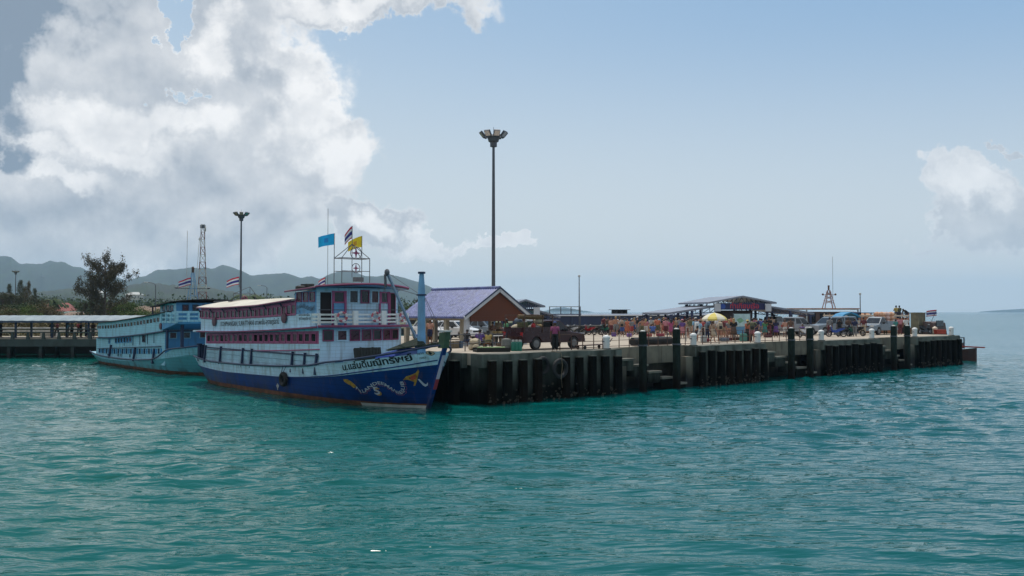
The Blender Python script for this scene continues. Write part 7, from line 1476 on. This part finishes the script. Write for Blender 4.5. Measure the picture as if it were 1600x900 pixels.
# motorcycle side goods near the corner
b = MB(); b.hexa([(-.45, -.3, 0), (.45, -.3, 0), (.45, .3, 0), (-.45, .3, 0), (-.5, -.33, .42), (.5, -.33, .42), (.5, .33, .42), (-.5, .33, .42)]); o = b.build('crate', mat('orange_red_plastic', (.5, .06, .03), .5, .15, 2, 0), loc=at(1468, 89, DZ)); tag(o, 'orange red plastic tub near the far corner bollard', 'tub')
b = MB(); b.lathe([(.2, 0), (.26, .5), (.28, .55), (.05, .75)], n=10); tag(b.build('crate', mat('cream_boat_board', (.5, .4, .3)), loc=at(1460, 90, DZ)), 'cream covered basket beside the orange tub', 'basket')
# second wooden boat / deckhouse behind the silver pickups
t = thing('wooden_boat', 'brown wooden deckhouse boat with lattice mast moored behind the silver pickups', 'boat', at(1270, 108, 0), R(-4))
b = MB(); L2 = 13; b.loft([[(x, -w, 2.4 + (x / 20) ** 2), (x, -w * .7, -.3), (x, w * .7, -.3), (x, w, 2.4 + (x / 20) ** 2)] for x, w in ((-9, 1.5), (-4, 2.2), (4, 2.2), (8, 1.0), (9.5, .05))]); b.build('hull', salm, t)
b = MB(); b.box(-1.4, 4.6, -1.6, 1.6, 2.4, 4.9); b.build('deckhouse', mat('brown_deckhouse', (.13, .075, .06), .7, .3, 1, .1), t)
b = MB(); b.box(-3.4, 4.95, -1.9, 1.9, 5.2, 5.32); b.build('roof', salm, t)
b = MB(); b.box(-3.3, 4.85, -1.93, -1.9, 5.1, 5.21); b.build('roof_edge', offwhite, t)
for x in (-3.2, -2.2, -1.2, 4.8):
    b = MB(); b.box(x - .07, x + .07, -1.85, -1.7, 2.4, 5.19); b.build('post', offwhite, t)
for x in (-.9, .4, 1.6):
    b = MB(); b.box(x, x + .8, -1.64, -1.601, 3.6, 4.7); b.build('window', glassd, t)
b = MB()
for s in (-1, 1):
    for s2 in (-1, 1): b.beam((1.9 + s * .62, s2 * .6, 5.3), (1.9 + s * .12, s2 * .12, 7.5), .08)
for z in (5.9, 6.4, 6.9):
    w_ = .62 - .5 * (z - 5.3) / 2.2
    for s in (-1, 1): b.beam((1.9 - w_, s * w_, z), (1.9 + w_, s * w_, z + .4), .05); b.beam((1.9 + w_, s * w_, z), (1.9 - w_, s * w_, z + .4), .05)
b.beam((1.2, 0, 6.95), (2.7, 0, 6.95), .07); b.build('lattice_mast', mat('pinkish_mast', (.32, .22, .2), .6, .3, 3, 0), t)
b = MB(); b.ball((1.2, 0, 7.0), .13); b.ball((2.7, 0, 7.0), .13); b.lathe([(.1, 7.5), (.12, 8.1)], (1.9, 0, 0), 6); b.build('mast_lamp', rust, t)
b = MB(); b.tube([(2.4, 0, 5.3), (2.4, 0, 11.6)], .02, 4); b.build('whip_antenna', steel, t)
for dx in (-2.6, 5.6):
    b = MB(); b.ball((0, 0, 0), .9, .5, .45, 10, 6); tag(b.build('bundle', os_ if dx > 0 else mat('grey_sack', (.25, .24, .22)), smooth=True, loc=at(1270, 108, 0) + Vector((dx, -1.8, 4.3 if dx > 0 else 2.9))), 'bundle of goods on the brown boat, %s' % ('right end' if dx > 0 else 'left end'), 'bundle')
t = thing('water_tank', 'small dark blue tank on legs behind the white pickup', 'tank', at(1338, 96, DZ)); b = MB(); b.lathe([(.45, 1.9), (.5, 2.0), (.5, 2.15), (.3, 2.2)], n=10); b.lathe([(.28, 1.3), (.28, 1.9)], n=10); b.build('tank', navy, t)
for s in (-1, 1):
    b = MB(); b.tube([(s * .25, 0, 0), (s * .25, 0, 1.35)], .04, 5); b.build('leg', steel, t)

# ================================================================== SHORE HOUSES
def house(px, D, w, d, h, rh, rm, wm, lab, rz=0.0, zb=1.4, gable=False):
    t = thing('house', lab, 'house', at(px, D, zb), rz); b = MB(); b.box(-w / 2, w / 2, -d / 2, d / 2, 0, h); b.build('wall', wm, t)
    b = MB(); o = .6
    b.loft([[(-w / 2 - o, -d / 2 - o, h), (w / 2 + o, -d / 2 - o, h), (w / 2 + o, d / 2 + o, h), (-w / 2 - o, d / 2 + o, h)], [(-w / 2 + (0 if gable else d * .35), -.05, h + rh), (w / 2 - (0 if gable else d * .35), -.05, h + rh), (w / 2 - (0 if gable else d * .35), .05, h + rh), (-w / 2 + (0 if gable else d * .35), .05, h + rh)]]); b.build('roof', rm, t)
    n = max(2, int(w / 3))
    for i in range(n):
        x = -w / 2 + w * (i + .5) / n; b = MB(); b.box(x - .5, x + .5, -d / 2 - .06, -d / 2 - .003, h * .35, h * .75); f = b.build('window', offwhite, t); b = MB(); b.box(x - .42, x + .42, -d / 2 - .075, -d / 2 - .062, h * .38, h * .72); b.build('pane', glassd, f)
rr = mat('red_roof_sheet', (.26, .06, .045), .7, .2, .5, 0); gr = mat('green_roof_sheet', (.10, .17, .14), .7, .2, .5, 0); tr = mat('tan_roof', (.20, .13, .09), .8, .2, .5, 0); wl = mat('pale_house_wall', (.45, .42, .36), .8, .15, .5, 0)
house(92, 420, 16, 11, 3.4, 4.2, rr, wl, 'house with steep coral red roof behind the trees', .2, 1.5); house(105, 330, 20, 10, 2.2, 1.4, gr, wl, 'long low house with grey green roof beside the red roof', .05); house(120, 300, 9, 7, 2.2, 1.2, tr, wl, 'small house with tan roof left of the big casuarina')
house(237, 260, 16, 8, 3.4, 1.6, tr, wl, 'brown roofed house behind the farther ferry', .1); house(228, 520, 9, 7, 5, 2, tr, mat('white_paint', (.7, .7, .7)), 'small white house among the trees behind the ferries')
for i, (px, D, w, lab) in enumerate([(150, 900, 14, 'tiny distant house left of the big casuarina'), (210, 1000, 16, 'tiny distant house on the wooded slope, right one')]): house(px, D, w, 10, 6, 3, offwhite, wl, lab, 0, 18)

# ================================================================== TREES
def leafmat(name, a, c): 
    m = mat(name, a, .7, .45, .35, 0, rgb2=c); m.node_tree.nodes['Principled BSDF'].inputs['Specular IOR Level'].default_value = .2; return m
barkm = mat('grey_brown_bark', (.12, .09, .07), .9, .3, 3, .4)
def leaves(cents, n_per, spread, size, asp, droop, rs):
    """many small leaf faces around twig points; returns verts, faces arrays"""
    c = np.repeat(np.array(cents), n_per, 0); N_ = len(c); c = c + rs.normal(0, 1, (N_, 3)) * np.array(spread)
    d = rs.normal(0, 1, (N_, 3)); d[:, 2] -= droop; d /= np.linalg.norm(d, axis=1)[:, None]; e = np.cross(d, rs.normal(0, 1, (N_, 3))); e /= np.linalg.norm(e, axis=1)[:, None]
    L_ = size * (.6 + .8 * rs.rand(N_, 1)); a = c + d * L_; w = e * L_ * asp
    v = np.stack([c - d * L_ * .3, c + w, a, c - w], 1).reshape(-1, 3); f = np.arange(N_ * 4).reshape(-1, 4); return v, f
def np_mesh(name, v, f, m):
    me = bpy.data.meshes.new(name); me.vertices.add(len(v)); me.vertices.foreach_set('co', v.ravel()); me.loops.add(f.size); me.loops.foreach_set('vertex_index', f.ravel().astype(np.int32)); me.polygons.add(len(f)); me.polygons.foreach_set('loop_start', np.arange(0, f.size, f.shape[1])); me.update(calc_edges=True); me.materials.append(m); return me
def tree_meshes(kind, seed, m):
    rs = np.random.RandomState(seed); r = random.Random(seed); b = MB(); cents = []
    if kind == 'casuarina':      # unit height 1, wide open crown with upswept wispy limbs
        b.tube([(0, 0, 0), (.01, 0, .25), (-.01, .01, .55), (.02, 0, .85)], [.028, .022, .014, .004], 7)
        for i in range(29):
            z0 = .18 + .64 * i / 29; a = r.uniform(0, 6.28); ln = (.44 - .14 * (z0 - .2) / .62) * r.uniform(.65, 1.2); up = r.uniform(.25, .75)
            p = [Vector((0, 0, z0))]; 
            for k_ in range(1, 6): p.append(Vector((math.cos(a) * ln * k_ / 5, math.sin(a) * ln * k_ / 5, z0 + up * ln * (k_ / 5) ** 1.2 - .1 * ln * (k_ / 5) ** 3)))
            b.tube(p, [.009, .007, .005, .004, .003, .0015], 4)
            for k_ in range(2, 6):
                for _ in range(4): cents.append(p[k_] + Vector((r.gauss(0, .035), r.gauss(0, .035), r.gauss(0, .03))))
        v, f = leaves(cents, 34, (.018, .018, .024), .026, .17, .7, rs)
    elif kind == 'spire':        # narrow young casuarina
        b.tube([(0, 0, 0), (0, 0, .95)], [.022, .003], 6)
        for i in range(90):
            z0 = .12 + .85 * i / 90; a = r.uniform(0, 6.28); ln = .20 * (1 - (z0 - .1) / .95) ** .8 * r.uniform(.6, 1.3)
            for k_ in (.5, 1): cents.append(Vector((math.cos(a) * ln * k_, math.sin(a) * ln * k_, z0 + .3 * ln * k_)))
        v, f = leaves(cents, 28, (.016, .016, .022), .022, .16, -.4, rs)
    elif kind == 'bush':
        for k_ in range(4):
            a = k_ * 1.6; b.tube([(0, 0, 0), (math.cos(a) * .12, math.sin(a) * .12, .3), (math.cos(a) * .3, math.sin(a) * .3, .62)], [.03, .02, .008], 6)
        for i in range(46):
            a = r.uniform(0, 6.28); rad = .46 * math.sqrt(r.random()); z = .25 + .62 * r.random() * math.sqrt(max(0, 1 - (rad / .52) ** 2)); cents.append(Vector((math.cos(a) * rad, math.sin(a) * rad, z)))
        v, f = leaves(cents, 130, (.06, .06, .045), .022, .45, .1, rs)
    else:                        # palm
        b.tube([(0, 0, 0), (.02, 0, .4), (.0, 0, .8)], [.022, .017, .013], 7); v = []; f = []
        for i in range(15):
            a = i * 2.4; up = .15 - .012 * i; prev = None
            for k_ in range(9):
                t_ = k_ / 8; c = Vector((math.cos(a) * .36 * t_, math.sin(a) * .36 * t_, .8 + up * math.sin(t_ * 2) - .26 * t_ ** 2)); s = Vector((-math.sin(a), math.cos(a), 0))
                if prev is not None:
                    for sg in (-1, 1):
                        n = len(v); v += [prev, c, c + s * sg * .075 * (1 - t_ * .6) - Vector((0, 0, .05)), prev + s * sg * .06 - Vector((0, 0, .045))]; f.append((n, n + 1, n + 2, n + 3))
                prev = c
        v = np.array([tuple(p) for p in v]); f = np.array(f)
    tr_ = MB.build(b, 'trunk', barkm); tm = tr_.data; bpy.data.objects.remove(tr_); return tm, np_mesh('crown', v, f, m)
lm_cas = leafmat('casuarina_needles', (.085, .075, .042), (.11, .09, .05)); lm_sp = leafmat('dusty_olive_needles', (.07, .085, .045), (.10, .095, .05)); lm_g = leafmat('fresh_green_leaves', (.06, .11, .02), (.10, .14, .025)); lm_d = leafmat('dark_green_leaves', (.035, .065, .02), (.055, .08, .025)); lm_b = leafmat('brownish_foliage', (.11, .08, .035), (.13, .10, .04))
TM = {k_: tree_meshes(*a) for k_, a in dict(cas=('casuarina', 4, lm_cas), sp1=('spire', 5, lm_sp), sp2=('spire', 6, lm_b), bg=('bush', 7, lm_g), bd=('bush', 8, lm_d), bb=('bush', 9, lm_b), pm=('palm', 10, lm_d), cas2=('casuarina', 12, lm_sp)).items()}
def tree(k_, px, D, y1, wf, lab, group=None, zb=1.3, name='tree'):
    h = CAMZ + (487 - y1) / F * D - zb; t = thing(name, lab, 'tree', at(px, D, zb), rnd.uniform(0, 6.28), group); tm, cm2 = TM[k_]
    for nm, me in (('trunk', tm), ('crown', cm2)):
        o = bpy.data.objects.new(nm, me); col.objects.link(o); o.parent = t
    t.scale = (h * wf, h * wf, h)
tree('cas', 164, 170, 393, .72, 'large feathery casuarina rising above the walkway roof', name='casuarina_tree')
tl = [('sp1', 14, 205, 443, .75, 'olive casuarina at the left edge of the picture'), ('sp1', 32, 230, 437, .7, 'pointed casuarina right of the distant lamp mast'), ('sp2', 44, 215, 439, .7, 'brownish pointed tree, third spire from the left'), ('sp2', 38, 240, 448, .8, 'brownish pointed tree between two olive spires'), ('sp1', 54, 225, 450, .8, 'short olive spire right of the brownish spires'), ('cas2', 5, 180, 452, .9, 'dark loose tree cut by the left edge'), ('cas2', 22, 200, 456, .9, 'dark loose tree below the distant lamp mast'),
      ('cas2', 60, 190, 462, .9, 'dark loose tree left of the coral roof'), ('bg', 40, 150, 471, 1.25, 'bright green bush in front of the spires'), ('bb', 12, 150, 474, 1.5, 'brownish green thicket at the far left'), ('bb', 62, 160, 468, 1.3, 'brownish bushy tree beside the bright green bush'), ('bb', 74, 165, 470, 1.3, 'brownish bushy tree nearest the coral roof'), ('bd', 50, 170, 466, 1.5, 'dark bush behind the bright green bush'), ('bd', 25, 165, 468, 1.6, 'dark bush below the spires'),
      ('pm', 82, 260, 460, 1.2, 'dark palm left of the coral roof'), ('pm', 104, 420, 472, 1.1, 'distant palm right of the coral roof'), ('bd', 78, 430, 457, 1.3, 'distant dark tree above the coral roof'), ('bd', 108, 500, 463, 1.5, 'distant tree crown right of the coral roof'), ('bg', 122, 450, 466, 1.5, 'distant green tree left of the big casuarina'), ('bd', 135, 350, 468, 1.5, 'dark tree just left of the big casuarina'),
      ('bd', 150, 190, 462, 1.3, 'dark green tree at the foot of the big casuarina'), ('bb', 176, 185, 465, 1.2, 'brownish tree under the right side of the big casuarina'), ('bd', 194, 200, 467, 1.4, 'dark green tree right of the big casuarina'), ('bg', 206, 170, 466, 1.5, 'broad green tree behind the farther ferry stern roof'), ('bg', 240, 165, 477, 1.4, 'small bright green tree right of the broad green tree'), ('bd', 262, 300, 474, 1.6, 'dark tree behind the ferry pilot house'),
      ('pm', 390, 210, 452, 1.5, 'palm beside the floodlight mast behind the white roof'), ('bd', 400, 230, 462, 1.7, 'dark green tree behind the white ferry roof, left'), ('bg', 410, 220, 464, 1.6, 'green tree behind the white ferry roof, middle'), ('pm', 436, 215, 458, 1.3, 'palm behind the white ferry roof, right of the lamp pole'), ('bd', 445, 240, 465, 1.6, 'dark tree behind the white ferry roof, right'), ('bg', 425, 250, 464, 1.6, 'low green tree behind the white ferry roof'),
      ('cas2', 660, 230, 462, .9, 'loose tree seen between the bow mast and wheelhouse'), ('bg', 645, 250, 470, 1.6, 'bright green tree right of the ferry wheelhouse'), ('bd', 668, 255, 462, 1.6, 'dark tree right of the bow mast'), ('cas2', 695, 240, 447, .7, 'feathery treetop above the left end of the pavilion ridge'), ('cas2', 713, 240, 445, .7, 'feathery treetop above the middle of the pavilion ridge'), ('cas2', 676, 245, 456, .7, 'feathery treetop at the left end of the pavilion roof')]
for a in tl: tree(*a, group='trees along the shore')
# distant treeline blends into one mass on the coast
rs = np.random.RandomState(77); cents = []
for i in range(420):
    px = rs.uniform(-120, 640); D = rs.uniform(450, 900); p = at(px, D, 1.4 + rs.uniform(2, 9)); cents.append(p)
v, f = leaves([tuple(c) for c in cents], 70, (4.5, 4.5, 2.4), 1.1, .5, 0, rs); o = bpy.data.objects.new('far_woodland', np_mesh('far_woodland', v, f, lm_d)); col.objects.link(o); tag(o, 'far band of coastal woodland below the hills', 'woodland', kind='stuff')
rs = np.random.RandomState(78); cents = []
for i in range(260):
    px = rs.uniform(-60, 260); D = rs.uniform(118, 180); cents.append(at(px, D, 1.5 + rs.uniform(.2, 1.6)))
v, f = leaves([tuple(c) for c in cents], 60, (1.6, 1.6, .6), .3, .4, 0, rs); o = bpy.data.objects.new('shore_scrub', np_mesh('shore_scrub', v, f, lm_b)); col.objects.link(o); tag(o, 'brownish scrub along the shore behind the walkway', 'scrub', kind='stuff')

# ================================================================== HAZE
b = MB(); b.box(-9400, 9400, -9400, 9400, -4.0, 330.0)
hm = bpy.data.materials.new('humid_air'); hm.use_nodes = True; n = hm.node_tree.nodes; l = hm.node_tree.links; n.remove(n['Principled BSDF'])
pvn = n.new('ShaderNodeVolumePrincipled'); pvn.inputs['Color'].default_value = (0.52, 0.76, 1.0, 1); pvn.inputs['Density'].default_value = 0.0001; pvn.inputs['Anisotropy'].default_value = 0.25
l.new(pvn.outputs[0], n['Material Output'].inputs['Volume'])
tag(b.build('haze', hm), 'thin bluish sea haze', kind='stuff')
